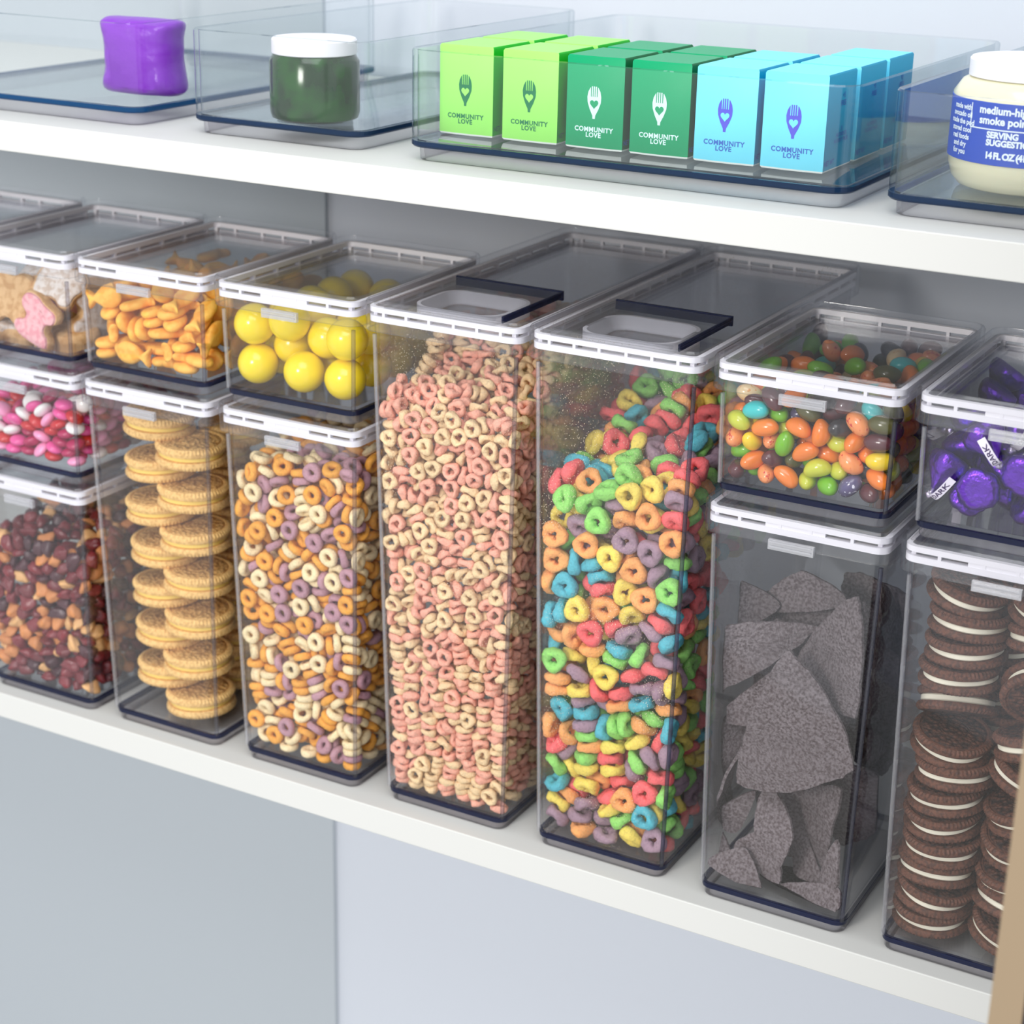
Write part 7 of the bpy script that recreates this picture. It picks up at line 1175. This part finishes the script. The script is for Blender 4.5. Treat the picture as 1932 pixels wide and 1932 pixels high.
# ------------------------------------------------------------------ cartons
def cmat(n, c): return mat(n, lin(*c), .4, spec=.2)
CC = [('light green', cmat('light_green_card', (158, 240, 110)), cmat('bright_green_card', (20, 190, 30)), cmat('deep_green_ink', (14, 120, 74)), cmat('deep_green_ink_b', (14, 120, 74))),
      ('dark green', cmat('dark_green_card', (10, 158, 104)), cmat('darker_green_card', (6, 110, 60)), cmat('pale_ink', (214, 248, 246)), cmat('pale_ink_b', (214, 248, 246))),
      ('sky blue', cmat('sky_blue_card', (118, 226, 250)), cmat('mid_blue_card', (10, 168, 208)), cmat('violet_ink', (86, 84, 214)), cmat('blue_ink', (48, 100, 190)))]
M_SEAM = mat('white_card_seam', lin(240, 246, 242), .5)
def carton(x, y, ci, label, group, h=.050, w=.0345, d=.042, icon=True):
    nm, mf, ms, mi_, mt = CC[ci]
    r = empty('drink_carton', (x, y, ZU+.0112)); tag(r, label, 'carton', group)
    b = MB(); n = 8
    def sec(z, i=0):
        pts = []
        for k in range(n+1):       # slightly bowed front
            t = -1+2*k/n; pts.append((t*(w/2-i), -.0010*(1-t*t)+i, z))
        return pts+[(w/2-i, d-i, z), (-w/2+i, d-i, z)]
    b.loft([sec(.0004, .0006), sec(.0014), sec(h-.001), sec(h, .0006)])
    b.m = [0]*len(b.m)
    for q, fc in enumerate(b.f):
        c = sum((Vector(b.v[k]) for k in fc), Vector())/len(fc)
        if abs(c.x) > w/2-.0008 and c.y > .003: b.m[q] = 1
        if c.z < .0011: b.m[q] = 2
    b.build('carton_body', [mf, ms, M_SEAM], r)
    P = lambda X, Y: (lambda x_, y_, l: (X+x_, -.0010*(1-((X+x_)/(w/2))**2)-l, Y+y_))
    if icon:
        lettering('lettering', r, mt, 'COMMUNITY\nLOVE', .0036, P(0, .0095), bold=.03, spacing=1.1, line=.82)
        # fork-leaf emblem with a heart
        K = .0086
        leaf = [(-.085, -1.0), (.085, -1.0), (.10, -.80), (.30, -.42), (.46, 0), (.48, .35), (.42, .66), (.28, .92), (.24, .95),
                (.22, .36), (.17, .36), (.16, 1.0), (.08, 1.0), (.075, .36), (.025, .36), (.02, 1.0), (-.06, 1.0), (-.065, .36), (-.115, .36), (-.12, 1.0), (-.19, 1.0), (-.20, .36), (-.25, .36), (-.26, .95), (-.30, .90), (-.43, .66), (-.49, .35), (-.46, 0), (-.30, -.42), (-.10, -.80)]
        bmi = MB(); pl = P(0, .0255)
        vs = [Vector((a*K, c*K, 0)) for a, c in leaf]
        from mathutils.geometry import tessellate_polygon
        tri = tessellate_polygon([vs]); bmi.add([pl(v.x, v.y, .00012) for v in vs], [tuple(t) for t in tri])
        bmi.build('emblem', mi_, r, smooth=False)
        ht = [(16*math.sin(t)**3/34, (13*math.cos(t)-5*math.cos(2*t)-2*math.cos(3*t)-math.cos(4*t))/34) for t in [2*math.pi*k/36 for k in range(36)]]
        hb_ = MB(); hb_.add([pl(a*K*.62, (c*.66-.08)*K, .00026) for a, c in ht], [tuple(range(36))]); hb_.build('heart', mf, r, smooth=False)
    S = lambda X, Y: (lambda x_, y_, l: (w/2+l, X+x_, Y+y_))
    lettering('net_text', r, mt if ci == 0 else CC[2][4], 'NET WT', .0038, S(.0085, .0048), bold=.02)
    if ci == 2:
        lettering('side_text', r, mt, '21\nNUTRIENTS\nIN EVERY PACK', .0030, S(.024, .018), bold=.01)
        lettering('side_text', r, mt, '+5\nFREE', .0040, S(.024, .036), bold=.01)
    return r
CXS = [-.1033, -.0625, -.0225, .0163, .0540, .0920]
CLB = ['light green carton at the left end of the carton row', 'light green carton beside the first dark green one', 'dark green carton beside a light green one', 'dark green carton beside a sky blue one', 'sky blue carton beside a dark green one', 'sky blue carton at the right end of the carton row']
for i, x in enumerate(CXS): carton(x, .0570, i//2, CLB[i], 'cartons in the front row of the wide bin')
carton(.0925, .1040, 2, 'sky blue carton standing second from the front at the bin side', 'cartons behind the front row', icon=False)
carton(.0925, .1510, 2, 'sky blue carton standing third from the front at the bin side', 'cartons behind the front row', icon=False)
for i in range(5): carton(CXS[i], .1040, i//2, CLB[i].replace('carton', 'carton hidden behind the carton', 1) if False else '%s carton standing behind the %s front carton' % (CC[i//2][0], ORD[i] if i else 'first'), 'cartons behind the front row', icon=False)

# ------------------------------------------------------------------ jars with blue labels
M_MAYO = mat('cream_sauce', lin(226, 222, 190), .25, coat=.5, sss=.1); M_BLUE = mat('blue_label', lin(0, 66, 182), .45); M_LT = mat('white_label_ink', lin(225, 238, 250), .5)
def sauce_jar(x, y, R, label, texts, turn=0):
    r = empty('sauce_jar', (x, y, ZU+.0112)); tag(r, label, 'jar', 'jars with blue labels')
    lathe([(R*.78, 0), (R*.86, .0012), (R*.94, .005), (R*.985, .011), (R, .018), (R, .046), (R*.9, .052), (R*.8, .054)], 72).build('jar_body', M_MAYO, r)
    mb = MB(); n = 72; rad = R+.0004
    mb.loft([[(q*math.cos(2*math.pi*k/n), q*math.sin(2*math.pi*k/n), z) for k in range(n)] for q, z in ((R, .0148), (rad, .0150), (rad, .0445), (R, .0447))], cap0=False, cap1=False)
    mb.build('label_band', M_BLUE, r)
    lathe([(R*.82, .054), (R*.84, .0542), (R*.84, .062), (R*.82, .063)]).build('lid', M_GASKET, r)
    if texts:
        def pl(a0, zz): return lambda x_, y_, l: ((rad+.0001+l)*math.cos(a0+x_/rad), (rad+.0001+l)*math.sin(a0+x_/rad), zz+y_)
        a = math.radians(-98)
        lettering('lettering', r, M_LT, 'medium-high\nsmoke point', .0052, pl(a+.03, .0385), bold=.035, align='CENTER', line=.95)
        lettering('lettering', r, M_LT, 'SERVING\nSUGGESTION', .0041, pl(a-.17, .0275), bold=.05, align='LEFT', line=.9)
        lettering('lettering', r, M_LT, '14 FL OZ (414mL)', .0044, pl(a-.17, .0195), bold=.05, align='LEFT', spacing=.85)
        bb = MB()
        def strip(x0, x1, y0_, y1_, p):
            k = 12; b0 = len(bb.v); vs = []
            for j in range(k+1):
                xx = x0+(x1-x0)*j/k; vs += [p(xx, y0_, .0001), p(xx, y1_, .0001)]
            bb.add(vs, [(2*j, 2*j+2, 2*j+3, 2*j+1) for j in range(k)])
        p = pl(a+.03, .0385); strip(-.019, .019, -.0068, -.0062, p); strip(-.019, -.0184, -.0068, .005, p); strip(.0184, .019, -.0068, .005, p)
        bb.build('box_rule', M_LT, r, smooth=False)
        lettering('side_text', r, M_LT, 'made with\navocado oil\nmade the pod\nstored cool\nreal foods\nand dry\nfor you', .0036, pl(a-.62, .030), bold=.03, align='CENTER', line=1.0)
    return r
sauce_jar(.2060, .0880, .0400, 'cream sauce jar with blue printed label at the bin front', True)
sauce_jar(.2060, .1960, .0400, 'cream sauce jar with blue label standing behind the front jar', False)

# ------------------------------------------------------------------ near door edge
d = MB(); d.box(.3115, .3235, -.262, -.250, -1.3, 1.0)
o = d.build('door_1', mat('beige_door_edge', lin(150, 130, 104), .5), None, smooth=False); o['kind'] = 'structure'
d = MB(); d.box(.3235, .62, -.258, -.252, -1.3, 1.0)
o2 = d.build('door_panel', mat('dark_blue_panel', lin(34, 48, 72), .5), o, smooth=False)
